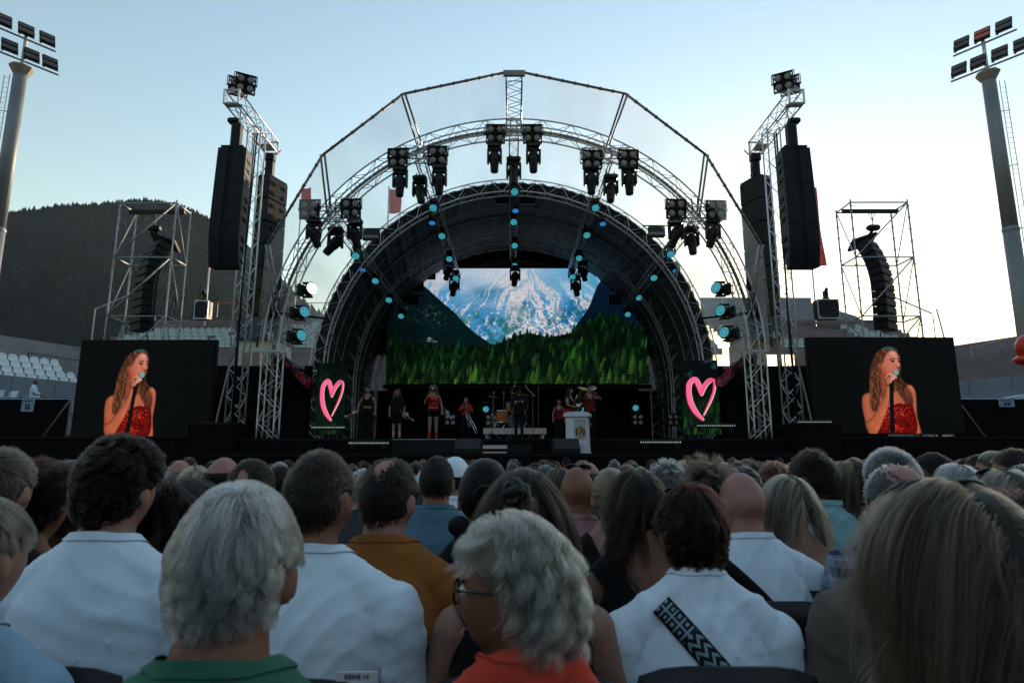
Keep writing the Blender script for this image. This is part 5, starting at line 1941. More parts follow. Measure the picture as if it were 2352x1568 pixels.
m = MB(root.location); m.box(((a.x + b.x) / 2 - .08, 18.2, zat(1040, 18.1)), (b.x - a.x - .18, .26, .09)); m.obj("tread", M_WOOD, root)
p = at(1180, 1043, 17.6)
root = thing("cable_box", "low black box standing before the pale steps", "box", (p.x + .15, 17.7, 1.45))
m = MB(); m.bbox((0, 0, .13), (.66, .4, .25), .02); m.obj("body", M_BLACK, root)
m = MB(); m.bbox((0, 0, .262), (.68, .42, .012), .004); m.obj("lid", M_BLACKPL, root)
for (u0, u1, lb) in ((985, 1050, "in front of the woman with the red bandana"), (1590, 1600, "x")):
    if lb == "x": continue
    a, b = at(905, 1040, 18.2), at(1048, 1011, 18.2)
    root = thing("low_platform", "low black platform the three front women stand behind", "platform", ((a.x + b.x) / 2, 18.2, 1.45))
    m = MB(root.location); m.bbox(((a.x + b.x) / 2, 18.2, (1.45 + 1.83) / 2), (b.x - a.x, .6, .38), .01); m.obj("body", M_BLACK, root)
    m = MB(root.location); m.box(((a.x + b.x) / 2, 17.91, 1.84), (b.x - a.x, .02, .02)); m.obj("edge_profile", M_STEEL, root)

# drum kit
dk = at(1160, 940, 22.3)
root = thing("drum_kit", "orange drum kit with chrome stands behind the man in black", "drum kit", (dk.x, 22.3, RZ))
def drum(name, c, r, h, rot=None):
    m = MB(); m.lathe([(r, -h / 2), (r, h / 2)], c, rot, 18); d_ = m.obj(name, M_ORANGE, root, True); smooth_by_angle(d_.data)
    m = MB()
    for z in (-h / 2, h / 2):
        m.lathe([(r + .004, z - .02), (r + .012, z), (r + .004, z + .02)], c, rot, 18)
    for k in range(6):
        a_ = k * math.pi / 3
        for z in (-h / 2, h / 2):
            pnt = Vector((r * math.cos(a_), r * math.sin(a_), z * .7)); pnt = rot @ pnt if rot else pnt
            m.box(Vector(c) + pnt, (.025, .025, .04))
    m.obj("hoops", M_CHROME, d_)
    return d_
drum("floor_tom", (-.12, .1, .42), .21, .40); drum("bass_drum", (.38, .4, .30), .28, .36, Matrix.Rotation(R(90), 3, 'X')); drum("rack_tom", (.2, .3, .78), .17, .24, Matrix.Rotation(R(25), 3, 'X')); drum("snare_drum", (.55, .0, .62), .18, .14)
m = MB()
for x in (-.28, .04):
    m.tube((x, .0, .24), (x - .12, -.02, 0), .014, 5)
m.tube((-.35, 0, .10), (-.1, 0, .28), .012, 5)
m.obj("drum_legs", M_CHROME, root)
for (x, y, z, r) in ((-.45, .3, 1.15, .24), (.75, .35, 1.2, .24), (.3, .6, 1.3, .22)):
    m = MB(); m.tube((x, y, 0), (x, y, z), .012, 6)
    for k in range(3):
        a_ = k * 2.1
        m.tube((x, y, .25), (x + .22 * math.cos(a_), y + .22 * math.sin(a_), 0), .01, 5)
    st = m.obj("cymbal_stand", M_CHROME, root)
    m = MB(); m.lathe([(.02, .03), (.05, .02), (r, 0), (r, -.004)], (x, y, z), Matrix.Rotation(R(12), 3, 'Y'), 18); m.obj("cymbal", M_BRASS, st, True)


def mic_stand(u, v_top, v_foot, Y, label, boom=None, base=1.88):
    p = at(u, v_foot, Y)
    zt = zat(v_top, Y)
    root = thing("mic_stand", label, "microphone stand", (p.x, Y, base), group="microphone stands on stage")
    m = MB(root.location); m.tube((p.x, Y, base + .2), (p.x, Y, zt), .013, 6)
    for k in range(3):
        a_ = k * 2.1 + .4
        m.tube((p.x, Y, base + .22), (p.x + .3 * math.cos(a_), Y + .3 * math.sin(a_), base + .01), .012, 5)
    m.tube((p.x, Y, base + (zt - base) * .45), (p.x, Y, base + (zt - base) * .52), .022, 6)
    m.obj("pole", M_CHROME, root)
    e = Vector((p.x, Y, zt))
    if boom:
        q = at(boom[0], boom[1], Y - .1)
        m = MB(root.location); m.tube(e + (e - q) * .35, q, .011, 6); m.obj("boom", M_CHROME, root); e = q
    m = MB(root.location); m.tube(e, e + Vector((0, -.08, .02)), .018, 8); m.sphere(e + Vector((0, -.11, .03)), .03, 8, 6); m.obj("microphone", M_CHROME, root, True)


mic_stand(1134, 905, 985, 21.9, "thin microphone stand left of the orange drum", base=RZ)
mic_stand(1157, 905, 982, 21.8, "taller thin microphone stand in front of the orange drum", base=RZ)
mic_stand(1176, 892, 985, 21.0, "microphone stand at the left elbow of the man in black", (1182, 890))
mic_stand(1224, 905, 985, 21.0, "boom microphone stand right of the man in black, its arm over his shoulder", (1208, 890))
mic_stand(1237, 893, 985, 23.0, "rear microphone stand right of the man in black, mostly upright", (1240, 882))
mic_stand(1130, 955, 1005, 19.6, "low silver microphone stand under the drum riser edge")
# ------------------------------------------------------------------ people: body as one skin, clothes, strands of hair
def _unit(v):
    return v / np.maximum(np.linalg.norm(v, axis=-1, keepdims=True), 1e-9)


class Prims:
    def __init__(s):
        s.v, s.f, s.n = [], [], 0

    def add(s, v, f):
        s.v.append(np.asarray(v, float)); s.f += [tuple(i + s.n for i in q) for q in f]; s.n += len(v)

    def capsule(s, a, b, ra, rb, n=10, m=3):
        a, b = np.array(a, float), np.array(b, float)
        d = b - a; L = np.linalg.norm(d)
        d = d / L if L > 1e-6 else np.array([0, 0, 1.])
        t = np.array([1., 0, 0]) if abs(d[0]) < .8 else np.array([0, 1., 0])
        e1 = np.cross(d, t); e1 /= np.linalg.norm(e1); e2 = np.cross(d, e1)
        rings = []
        for i in range(m + 1):
            th = math.pi / 2 * (1 - i / m); rings.append((a - d * ra * math.sin(th), ra * math.cos(th)))
        for i in range(m + 1):
            th = math.pi / 2 * i / m; rings.append((b + d * rb * math.sin(th), rb * math.cos(th)))
        s.rings([(c, max(r, 1e-4), max(r, 1e-4), e1, e2) for c, r in rings], n)

    def rings(s, R_, n):
        vs = []
        for c, rx, ry, e1, e2 in R_:
            for k in range(n):
                t = 2 * math.pi * k / n
                vs.append(np.array(c) + e1 * rx * math.cos(t) + e2 * ry * math.sin(t))
        fs = []
        for i in range(len(R_) - 1):
            for k in range(n):
                fs.append((i * n + k, i * n + (k + 1) % n, (i + 1) * n + (k + 1) % n, (i + 1) * n + k))
        fs.append(tuple(range(n - 1, -1, -1))); fs.append(tuple(range((len(R_) - 1) * n, len(R_) * n)))
        s.add(vs, fs)

    def loft(s, levels, n=28, power=2.4):
        vs, fs = [], []
        for z, hw, hd, yo in levels:
            for k in range(n):
                t = 2 * math.pi * k / n
                c, sn = math.cos(t), math.sin(t)
                vs.append((hw * math.copysign(abs(c) ** (2 / power), c), yo + hd * math.copysign(abs(sn) ** (2 / power), sn), z))
        for i in range(len(levels) - 1):
            for k in range(n):
                fs.append((i * n + k, i * n + (k + 1) % n, (i + 1) * n + (k + 1) % n, (i + 1) * n + k))
        fs.append(tuple(range(n - 1, -1, -1))); fs.append(tuple(range((len(levels) - 1) * n, len(levels) * n)))
        s.add(vs, fs)


HA = np.array([.077, .098, .120])      # head half sizes


def head_surface(d, off=0.0, female=False):
    """direction(s) -> point on a human head (x right, y forward, z up, origin mid head)"""
    d = _unit(np.asarray(d, float))
    p = d * HA
    x, y, z = p[..., 0], p[..., 1], p[..., 2]
    lo = np.clip(-z / .12, 0, 1)
    fr = np.clip(y / .098, -1, 1)
    x = x * (1 - .30 * lo ** 1.5) * (1 + .06 * np.clip(z / .1, 0, 1) * (z < .08))
    back = np.clip(-fr, 0, 1)
    y = np.where(y < 0, y * (1 - .42 * lo ** 1.3), y * (1 - .06 * lo))
    y = y + .006 * back * np.exp(-((z - .02) / .05) ** 2) * -1
    f = np.clip(fr, 0, 1) ** 1.5
    g = lambda cx, cz, sx, sz: np.exp(-(((d[..., 0] * HA[0]) - cx) / sx) ** 2 - ((z - cz) / sz) ** 2)
    nose = np.exp(-((x / .0135) ** 2)) * np.clip((.028 - z) / .062, 0, 1) ** 1.2 * (z > -.036) * np.exp(-np.clip(-.030 - z, 0, 1) / .003)
    y = y + f * (.025 * nose - .010 * (g(.031, .012, .016, .012) + g(-.031, .012, .016, .012)) + .005 * g(0, .036, .05, .010)
                 + .006 * g(0, -.058, .020, .007) + .005 * g(0, -.070, .018, .006) - .004 * g(0, -.0645, .022, .003) + .010 * g(0, -.098, .024, .016) + .004 * (g(.042, -.022, .018, .018) + g(-.042, -.022, .018, .018)))
    p = np.stack([x, y, z], -1)
    return p + d * off


def head_grid(n, m):
    ph = np.linspace(0, math.pi, m); th = np.linspace(0, 2 * math.pi, n, endpoint=False)
    P, T = np.meshgrid(ph, th, indexing='ij')
    return np.stack([np.sin(P) * np.sin(T), np.sin(P) * np.cos(T), np.cos(P)], -1)


def grid_faces(n, m):
    return [(i * n + (k + 1) % n, i * n + k, (i + 1) * n + k, (i + 1) * n + (k + 1) % n) for i in range(m - 1) for k in range(n)]


ARMS_LAP = {s: ((s * .235, .02, .76), (s * .13, .27, .63), (s * .09, .36, .615)) for s in (-1, 1)}


def build_body(pose="sit", female=False, heavy=1.0, yaw=0.0, pitch=0.0, roll=0.0, arms=None, vox=.008, ears=True, legs=None, lean=0.0, width=1.0):
    """returns verts, tris and the frames that clothes and hair need"""
    P = Prims()
    dz = 0.0 if pose == "sit" else .40
    sw = (.158 if female else .182) * width
    A = {s: (arms or ARMS_LAP)[s] for s in (-1, 1)}
    if arms is None and pose == "stand":
        A = {s: ((s * .25, -.01, 1.13), (s * .25, .06, .90), (s * .245, .08, .82)) for s in (-1, 1)}
    k = heavy
    if female:
        lev = [(.44, .165 * k, .125 * k, 0), (.52, .172 * k, .13 * k, 0), (.62, .142 * k, .112 * k, 0), (.74, .145 * k, .112 * k, .0), (.86, .158 * k, .125 * k, .01), (.94, .155, .108, -.005), (1.0, .118, .086, -.012), (1.05, .078, .065, -.012), (1.095, .056, .056, -.008), (1.13, .050, .053, 0)]
    else:
        lev = [(.44, .160 * k, .125 * k, 0), (.52, .168 * k, .13 * k, 0), (.62, .162 * k, .125 * k, 0), (.74, .168 * k, .122 * k, .0), (.86, .182 * k, .128 * k, .0), (.94, .180, .115, -.008), (1.0, .138, .094, -.012), (1.05, .094, .074, -.012), (1.09, .066, .064, -.008), (1.13, .060, .061, 0)]
    P.loft([(z + dz, a, b, c) for z, a, b, c in lev])
    S = {s: np.array((s * sw, -.01, .950 + dz)) for s in (-1, 1)}
    ur = (.047 if female else .056) * (k ** .5)
    for s in (-1, 1):
        e, w, h = (np.array(q) for q in A[s])
        P.capsule((s * .040, -.014, 1.075 + dz), S[s] + np.array([-s * .012, 0, .006]), .040, .050 if female else .057)
        P.capsule(S[s], e, ur + .006, ur * .82, 12)
        P.capsule(e, w, ur * .80, .029 if female else .033, 12)
        # palm and five fingers, gently curled
        fw = _unit(h - w)
        up = np.array([0, 0, 1.]) if abs(fw[2]) < .8 else np.array([0, -1., 0])
        sd = _unit(np.cross(fw, up)); dn = np.cross(sd, fw) * -1
        P.capsule(w + sd * .012, h + sd * .014, .024, .020); P.capsule(w - sd * .012, h - sd * .014, .024, .020)
        for q, (o, ln) in enumerate(((-.030, .060), (-.010, .072), (.010, .068), (.029, .052))):
            a = h + sd * o; b = a + fw * ln * .5 + dn * -.012; c = b + fw * ln * .38 + dn * -.030
            P.capsule(a, b, .0095, .0088, 8, 2); P.capsule(b, c, .0088, .0075, 8, 2)
        a = w + fw * .02 - sd * s * -.022; b = a + fw * .035 - sd * s * -.026
        P.capsule(a, b, .012, .010, 8, 2); P.capsule(b, b + fw * .03 - dn * .01, .010, .008, 8, 2)
    if pose == "sit":
        for s in (-1, 1):
            P.capsule((s * .085, 0, .52), (s * .125, .44, .53), .088 * k, .060); P.capsule((s * .125, .44, .52), (s * .125, .42, .09), .058, .040)
            P.capsule((s * .125, .40, .045), (s * .14, .56, .035), .042, .034)
    else:
        L = legs or {s: ((s * .10, .01, .50), (s * .105, -.01, .09)) for s in (-1, 1)}
        for s in (-1, 1):
            kn, an = np.array(L[s][0]), np.array(L[s][1])
            P.capsule((s * .085, 0, .88), kn, .090 * k, .057); P.capsule(kn, an, .056, .038)
            P.capsule(kn + (an - kn) * .25 + np.array([0, -.015, 0]), kn + (an - kn) * .5, .052, .040)
            P.capsule(an + np.array([0, -.03, -.045]), an + np.array([s * .02, .15, -.058]), .040, .030)
    # head
    Hm = Matrix.Translation((0, .008, 1.118 + dz)) @ Euler((pitch, roll, yaw)).to_matrix().to_4x4() @ Matrix.Translation((0, .018, .092))
    Hn = np.array(Hm)
    n, m = (56, 44) if vox < .008 else (36, 28)
    hv = head_surface(head_grid(n, m).reshape(-1, 3), 0, female)
    hw = hv @ Hn[:3, :3].T + Hn[:3, 3]
    P.add(hw, grid_faces(n, m))
    P.capsule((0, -.012, 1.08 + dz), (Hn @ np.array([0, -.018, -.05, 1]))[:3], .054 if female else .062, .052 if female else .060, 14)
    if ears:
        for s in (-1, 1):
            c = np.array([s * .076, -.008, -.012])
            g = head_grid(12, 9).reshape(-1, 3) * np.array([.007, .018, .032])
            ca, sa = math.cos(-s * .45), math.sin(-s * .45)
            g = np.stack([g[:, 0] * ca - g[:, 1] * sa, g[:, 0] * sa + g[:, 1] * ca, g[:, 2]], -1) + c + np.array([s * .007, -.006, 0])
            P.add(g @ Hn[:3, :3].T + Hn[:3, 3], grid_faces(12, 9))
    V = np.concatenate(P.v)
    if lean:
        zz = V[:, 2] - (.5 + dz); V[:, 1] += np.clip(zz, 0, None) * lean
        Hm = Matrix.Translation((0, (Hm.translation.z - .5 - dz) * lean, 0)) @ Hm
    me = bpy.data.meshes.new("body"); me.from_pydata(V.tolist(), [], P.f)
    ob = bpy.data.objects.new("tmp", me); COL.objects.link(ob)
    md = ob.modifiers.new("r", 'REMESH'); md.mode = 'VOXEL'; md.voxel_size = vox; md.use_smooth_shade = True
    ms = ob.modifiers.new("s", 'SMOOTH'); ms.factor = .5; ms.iterations = 2 if vox < .009 else 1
    dg = bpy.context.evaluated_depsgraph_get()
    me2 = bpy.data.meshes.new_from_object(ob.evaluated_get(dg))
    bpy.data.objects.remove(ob); bpy.data.meshes.remove(me)
    me2.name = "body"
    nv = len(me2.vertices)
    co = np.empty(nv * 3); me2.vertices.foreach_get("co", co); co = co.reshape(-1, 3)
    no = np.empty(nv * 3); me2.vertices.foreach_get("normal", no); no = no.reshape(-1, 3)
    me2.calc_loop_triangles()
    tr = np.empty(len(me2.loop_triangles) * 3, int); me2.loop_triangles.foreach_get("vertices", tr); tr = tr.reshape(-1, 3)
    return dict(me=me2, V=co, N=no, T=tr, H=Hm, S=S, A=A, dz=dz, ur=ur, female=female, lean=lean, pose=pose)


def clip(V, T, s):
    """keep the part of a triangle mesh where s > 0, cut cleanly"""
    pos = s > 0
    cnt = pos[T].sum(1)
    out = [tuple(t) for t in T[cnt == 3]]
    Vn = list(V); cache = {}
    def cut(a, b):
        key = (min(a, b), max(a, b))
        if key not in cache:
            f = s[a] / (s[a] - s[b])
            cache[key] = len(Vn); Vn.append(V[a] * (1 - f) + V[b] * f)
        return cache[key]
    for t in T[(cnt == 1) | (cnt == 2)]:
        t = list(t)
        q = [pos[i] for i in t]
        if sum(q) == 1:
            i = q.index(True); a, b, c = t[i], t[(i + 1) % 3], t[(i + 2) % 3]
            out.append((a, cut(a, b), cut(a, c)))
        else:
            i = q.index(False); a, b, c = t[i], t[(i + 1) % 3], t[(i + 2) % 3]
            x, y = cut(a, b), cut(a, c)
            out.append((x, b, c)); out.append((x, c, y))
    Vn = np.array(Vn); out = np.array(out)
    if len(out) == 0:
        return np.zeros((0, 3)), np.zeros((0, 3), int)
    used = np.unique(out); mp = -np.ones(len(Vn), int); mp[used] = np.arange(len(used))
    return Vn[used], mp[out]


def seg_t(p, a, b):
    d = b - a; L = np.linalg.norm(d); d = d / L
    t = (p - a) @ d
    tc = np.clip(t, 0, L)
    return t, np.linalg.norm(p - a - tc[:, None] * d, axis=1), L


def wrinkle(V, amp, seed):
    r = np.random.default_rng(seed)
    x, y, z = V.T
    w = np.zeros(len(V))
    warp = .035 * np.sin(z * 9 + r.random() * 6) + .03 * np.sin(x * 11 + r.random() * 6) + .02 * np.sin(y * 17 + x * 7)
    for i in range(7):
        a = r.uniform(-1.2, 1.2); f = r.uniform(60, 170)
        ph = (x * math.sin(a) + z * math.cos(a) + warp * r.uniform(.6, 1.4)) * f + r.random() * 6
        ms = np.clip(np.sin(x * r.uniform(5, 9) + r.random() * 6) * np.sin(z * r.uniform(5, 9) + r.random() * 6) + .15, 0, 1)
        w += (1 - np.abs(np.sin(ph * .32))) ** 2.5 * ms
    return w * amp


def make_mesh(name, V, T, material, smooth=True):
    me = bpy.data.meshes.new(name)
    me.from_pydata(V.tolist(), [], T.tolist())
    me.materials.append(material)
    if smooth:
        me.polygons.foreach_set("use_smooth", [True] * len(me.polygons))
    return me


def garment(B, kind, material, off=.010, amp=.006, seed=1, sleeve=.24, hem=.50, neck="crew"):
    """a shirt or top cut out of the body surface and lifted off it"""
    V, T, N = B["V"], B["T"], B["N"]
    dz = B["dz"]
    x, y, z = V[:, 0], V[:, 1] - B["lean"] * np.clip(V[:, 2] - .5 - dz, 0, None), V[:, 2] - dz
    s = z - hem
    if neck == "crew":
        s = np.minimum(s, 1.094 - .38 * (y + .0) - z + .1 * np.clip(np.abs(x) - .05, 0, 1) - 2 * np.clip(y - .06, 0, 1))
    elif neck == "wide":
        s = np.minimum(s, 1.052 - .45 * y - z + .5 * np.clip(np.abs(x) - .08, 0, .04))
    elif neck == "scoop":
        s = np.minimum(s, 1.075 - .16 * np.exp(-(x / .085) ** 4) - .25 * y - z)
    elif neck == "off":
        s = np.minimum(s, .955 + .10 * x - .2 * y - z)
    elif neck == "high":
        s = np.minimum(s, 1.115 - .3 * y - 2.5 * np.clip(y - .03, 0, 1) - z)
    elif neck == "strapless":
        s = np.minimum(s, .93 - z)
    sneck = s.copy()
    for sd in (-1, 1):
        e, w, h = (np.array(q) for q in B["A"][sd])
        sh = B["S"][sd]
        if B["lean"]:
            lf = lambda p: p + np.array([0, B["lean"] * max(0, p[2] - .5 - dz), 0])
            e, w, h, sh = lf(e), lf(w), lf(h), lf(sh)
        t, d, L = seg_t(V, sh, e)
        t2, d2, _ = seg_t(V, e, h + (h - w) * 1.2)
        r = B["ur"] * 1.38
        side = (x * sd > 0)
        if kind == "tee":
            k = np.maximum((sleeve - t), d - r)
            if sleeve < L + .02:
                k = np.minimum(k, np.maximum(d2 - r * 1.05, sleeve - t - .0) if sleeve < L else 9)
            s = np.where(side, np.minimum(s, k), s)
        elif kind == "long":
            tt, dd, LL = seg_t(V, e, w)
            k = np.maximum(LL * .97 - tt, np.minimum(d2, 9) - r)
            s = np.where(side, np.minimum(s, k), s)
        elif kind == "tank":
            xl = (.118 if B["female"] else .135) + .10 * np.clip(.93 - z, 0, 1)
            k = np.maximum(xl - np.abs(x), np.minimum(d - B["ur"] * 1.22, d2 - B["ur"] * 1.3))
            k = np.where(z < .80, np.minimum(d - B["ur"] * 1.2, d2 - B["ur"] * 1.25), k)
            s = np.where(side, np.minimum(s, k), s)
    offv = off + wrinkle(V, amp, seed)
    loose = .010 * np.exp(-((z - .72) / .16) ** 2) * (np.abs(x) < .22)
    Vo = V + N * (offv + loose)[:, None]
    Vc, Tc = clip(Vo, T, s)
    B["bands"] = []
    if neck in ("crew", "high") and amp:
        B["bands"].append(("collar", make_mesh("collar", *clip(Vo + N * .004, T, np.where((np.abs(x) < .115) & (z > .9), np.minimum(s + .002, .020 - s), -1)), material)))
    if kind == "tee" and amp and B["pose"] == "sit":
        for sd in (-1, 1):
            t, d, L = seg_t(V, B["S"][sd], np.array(B["A"][sd][0]))
            k = np.minimum(np.minimum(s + .001, t - sleeve + .022), B["ur"] * 1.5 - d)
            B["bands"].append(("sleeve_hem", make_mesh("sleeve_hem", *clip(Vo + N * .003, T, np.where(x * sd > 0, k, -1)), material)))
    return make_mesh("shirt", Vc, Tc, material)


def lower(B, material, top=.56, bottom=.0, off=.009, seed=3, name="trousers"):
    V, T, N = B["V"], B["T"], B["N"]
    dz = B["dz"]
    z = V[:, 2]
    s = np.minimum((top + dz) - z, z - bottom)
    for sd in (-1, 1):
        e, w, h = (np.array(q) for q in B["A"][sd])
        _, d1, _ = seg_t(V, e, h + (h - w) * 1.3)
        _, d2, _ = seg_t(V, B["S"][sd], e)
        s = np.minimum(s, np.minimum(d1, d2) - .062)
    Vc, Tc = clip(V + N * (off + wrinkle(V, .005, seed))[:, None], T, s)
    return make_mesh(name, Vc, Tc, material)


# ---- hair
def hairline(y, style="full"):
    return np.interp(y, [-.12, -.07, -.035, -.01, .015, .04, .062, .085, .1], [-.062, -.060, -.042, -.012, .012, .040, .058, .070, .076])


def hair_mat(name, col, rough=.35, rand=.35, col2=None):
    if name in MATS:
        return MATS[name]
    m = bpy.data.materials.new(name); m.use_nodes = True
    N, L = m.node_tree.nodes, m.node_tree.links
    N.clear()
    out = N.new("ShaderNodeOutputMaterial"); h = N.new("ShaderNodeBsdfHairPrincipled")
    h.parametrization = 'COLOR'
    info = N.new("ShaderNodeAttribute"); info.attribute_name = "tone"
    rp = N.new("ShaderNodeValToRGB")
    c = np.array(col); c2 = np.array(col2) if col2 is not None else np.clip(c * (1 + rand * 1.5), 0, .95)
    rp.color_ramp.elements[0].color = (*np.clip(c * (1 - rand), 0.002, 1), 1); rp.color_ramp.elements[1].color = (*c2, 1)
    L.new(info.outputs["Fac"], rp.inputs["Fac"]); L.new(rp.outputs[0], h.inputs["Color"])
    h.inputs["Roughness"].default_value = rough
    h.inputs["Radial Roughness"].default_value = .45
    h.inputs["Coat"].default_value = 0.0
    h.inputs["IOR"].default_value = 1.30
    L.new(h.outputs[0], out.inputs["Surface"])
    MATS[name] = m
    return m


def strands_obj(name, P, rad, material, parent):
    """P: (n strands, k points, 3)"""
    n, k, _ = P.shape
    cv = bpy.data.hair_curves.new(name)
    cv.add_curves([k] * n)
    cv.attributes["position"].data.foreach_set("vector", np.ascontiguousarray(P, dtype=np.float32).ravel())
    ra = cv.attributes.get("radius") or cv.attributes.new("radius", 'FLOAT', 'POINT')
    taper = np.interp(np.linspace(0, 1, k), [0, .6, 1], [1, .85, .25])
    ra.data.foreach_set("value", np.tile(taper * rad, n).astype(np.float32))
    x, y = P[:, 1, 0] - .01, P[:, 1, 1] + .05 - P[:, 1, 1].mean()
    az = np.arctan2(x, -y)
    q = np.random.default_rng(n).random(n)
    tone = np.clip(.5 + .34 * np.sin(az * 13 + 2.5 * np.sin(az * 5 + n)) + .22 * np.sin(az * 41) + .5 * (q - .5), 0, 1)
    at_ = cv.attributes.new("tone", 'FLOAT', 'CURVE'); at_.data.foreach_set("value", tone.astype(np.float32))
    cv.materials.append(material)
    o = bpy.data.objects.new(name, cv)
    COL.objects.link(o)
    o.parent = parent
    tag(o, kind="stuff")
    return o


def sim_hair(H, n, L, lift=.3, grav=.25, whorl=(0.01, -.055, .105), wave=0.0, wfreq=60, clump=0.0, nclump=60, jit=.15, k=9, seed=1, bald=None, tie=None, part=None, shell=.006, lenvar=.3, female=False, torso=True, fwd=0.0, front_len=1.0, curl3=False, facey=.040):
    """roots on the scalp, combed along the head, pulled by gravity, kept out of head and shoulders; head-space result in body space"""
    r = np.random.default_rng(seed)
    D = []
    while sum(len(d) for d in D) < n:
        d = _unit(r.normal(size=(n * 3, 3)))
        p = head_surface(d)
        ok = p[:, 2] > hairline(p[:, 1]) + r.normal(size=len(p)) * .004
        if bald is not None:
            ok &= ~(bald(p, r))
        if not torso and L < .1:
            ok &= ~((np.hypot(p[:, 1] + .004, (p[:, 2] + .010) * .8) < .036) & (np.abs(p[:, 0]) > .05))
        D.append(d[ok])
    d = np.concatenate(D)[:n]
    p = head_surface(d) - _unit(d) * .001
    nrm = _unit(p / HA ** 2)
    W = np.array(whorl)
    fl = p - W
    if part is not None:       # parting line along y at x = part
        fl = np.stack([np.sign(p[:, 0] - part) * .09, -.02 - .5 * np.clip(-p[:, 1], 0, 1) - .02 * (p[:, 1] > 0), -.03 + 0 * p[:, 0]], -1)
    if tie is not None:
        fl = np.array(tie) - p
    fl = fl + np.array([0, fwd, 0])
    tan = fl - (fl * nrm).sum(1, keepdims=True) * nrm
    tan = _unit(tan)
    jl = r.normal(size=(n, 3)) * jit
    # clump guides share their jitter
    ci = r.integers(0, n, nclump)
    if clump > 0:
        near = ((p[:, None, :] - p[None, ci, :]) ** 2).sum(-1).argmin(1)
        jl = jl * (1 - clump) + jl[ci][near] * clump * 1.6
    else:
        near = np.zeros(n, int)
    dirn = _unit(nrm * lift + tan * (1 - lift) + jl)
    ln = L * (1 - lenvar * r.random(n)) * np.where(p[:, 1] > .03, front_len, 1.0)
    if tie is not None:
        ln = np.linalg.norm(np.array(tie) - p, axis=1) * 1.08
    if not torso and L < .1:
        ln = ln * np.interp(p[:, 2], [-.07, .0, .04, .08], [.28, .36, .75, 1])
    lay = shell * (0.35 + 1.0 * r.random(n))
    pts = [p.copy()]
    ph = (near * 1.7 if clump > 0 else r.random(n) * 6.28) + r.random(n) * .8
    q = p.copy(); st = ln / (k - 1)
    tc, ta = np.array([0, -.01, -.335]), np.array([.205, .125, .215])
    Rm = np.array(H)[:3, :3]
    g = Rm.T @ np.array([0, 0, -1.0])
    for i in range(1, k):
        if tie is not None:
            f = np.array(tie) - q
            dirn = _unit(dirn * .35 + _unit(f) * .65)
        else:
            dirn = _unit(dirn + g * grav * (1 + .5 * i / k) + r.normal(size=(n, 3)) * jit * .25)
        q = q + dirn * st[:, None]
        e = HA + lay[:, None]
        rr = np.sqrt(((q / e) ** 2).sum(1))
        ins = (rr < 1) & (q[:, 2] > -.085)
        qn = q / np.maximum(rr, 1e-6)[:, None]
        q = np.where(ins[:, None], qn, q)
        nn = _unit(q / e ** 2)
        dd = (dirn * nn).sum(1, keepdims=True)
        dirn = np.where(ins[:, None] & (dd < 0), _unit(dirn - dd * nn), dirn)
        # neck
        rn = np.hypot(q[:, 0], q[:, 1] + .02)
        inn = (q[:, 2] < -.06) & (rn < .066)
        sc = np.where(inn, .068 / np.maximum(rn, 1e-5), 1)
        q = np.stack([q[:, 0] * sc, (q[:, 1] + .02) * sc - .02, q[:, 2]], -1)
        if torso:
            u_ = (q - tc) / ta
            rt = np.sqrt((u_ ** 2).sum(1))
            it = rt < 1
            q = np.where(it[:, None], tc + u_ / np.maximum(rt, 1e-5)[:, None] * ta, q)
        out = q.copy()
        if wave:
            a = wave * (i / (k - 1)) ** .7
            out = out + np.stack([np.sin(i * wfreq / k + ph), np.cos(i * wfreq / k + ph) if curl3 else 0 * ph, .4 * np.cos(i * wfreq / k + ph)], -1) * a
        pts.append(out)
    P = np.stack(pts, 1)
    if torso or L > .09:      # nothing hangs over the face
        ok = ~((P[:, :, 1] > facey) & (P[:, :, 2] < .045)).any(1)
        near = near[ok]; P0 = P; P = P[ok]
        G = P0[ci]
    else:
        G = P[ci]
    if clump > 0:
        t = np.linspace(0, 1, k)[None, :, None] ** .8 * clump
        P = P * (1 - t) + G[near] * t
        if torso or L > .09:
            P = P[~((P[:, :, 1] > facey + .005) & (P[:, :, 2] < .04)).any(1)]
    return P


def to_body(P, H):
    Hn = np.array(H)
    return P @ Hn[:3, :3].T + Hn[:3, 3]


def cap_mesh(B, material, off=.005, bald=None, long=False, seed=1, lumps=.003):
    n, m = 60, 44
    d = head_grid(n, m).reshape(-1, 3)
    r = np.random.default_rng(seed)
    p = head_surface(d)
    s = p[:, 2] - hairline(p[:, 1]) + .003 * np.sin(p[:, 0] * 300) * np.sin(p[:, 1] * 230)
    if bald is not None:
        s = np.where(bald(p, None), -.01, s)
    o = off + lumps * (np.sin(p[:, 0] * 90 + seed) * np.sin(p[:, 1] * 80) + np.sin(p[:, 2] * 110 + seed * 2)) * .5
    V = p + _unit(d) * o[:, None]
    T = np.array([t for f in grid_faces(n, m) for t in ((f[0], f[1], f[2]), (f[0], f[2], f[3]))])
    Vc, Tc = clip(V, T, s)
    return make_mesh("hair", to_body(Vc, B["H"]), Tc, material)


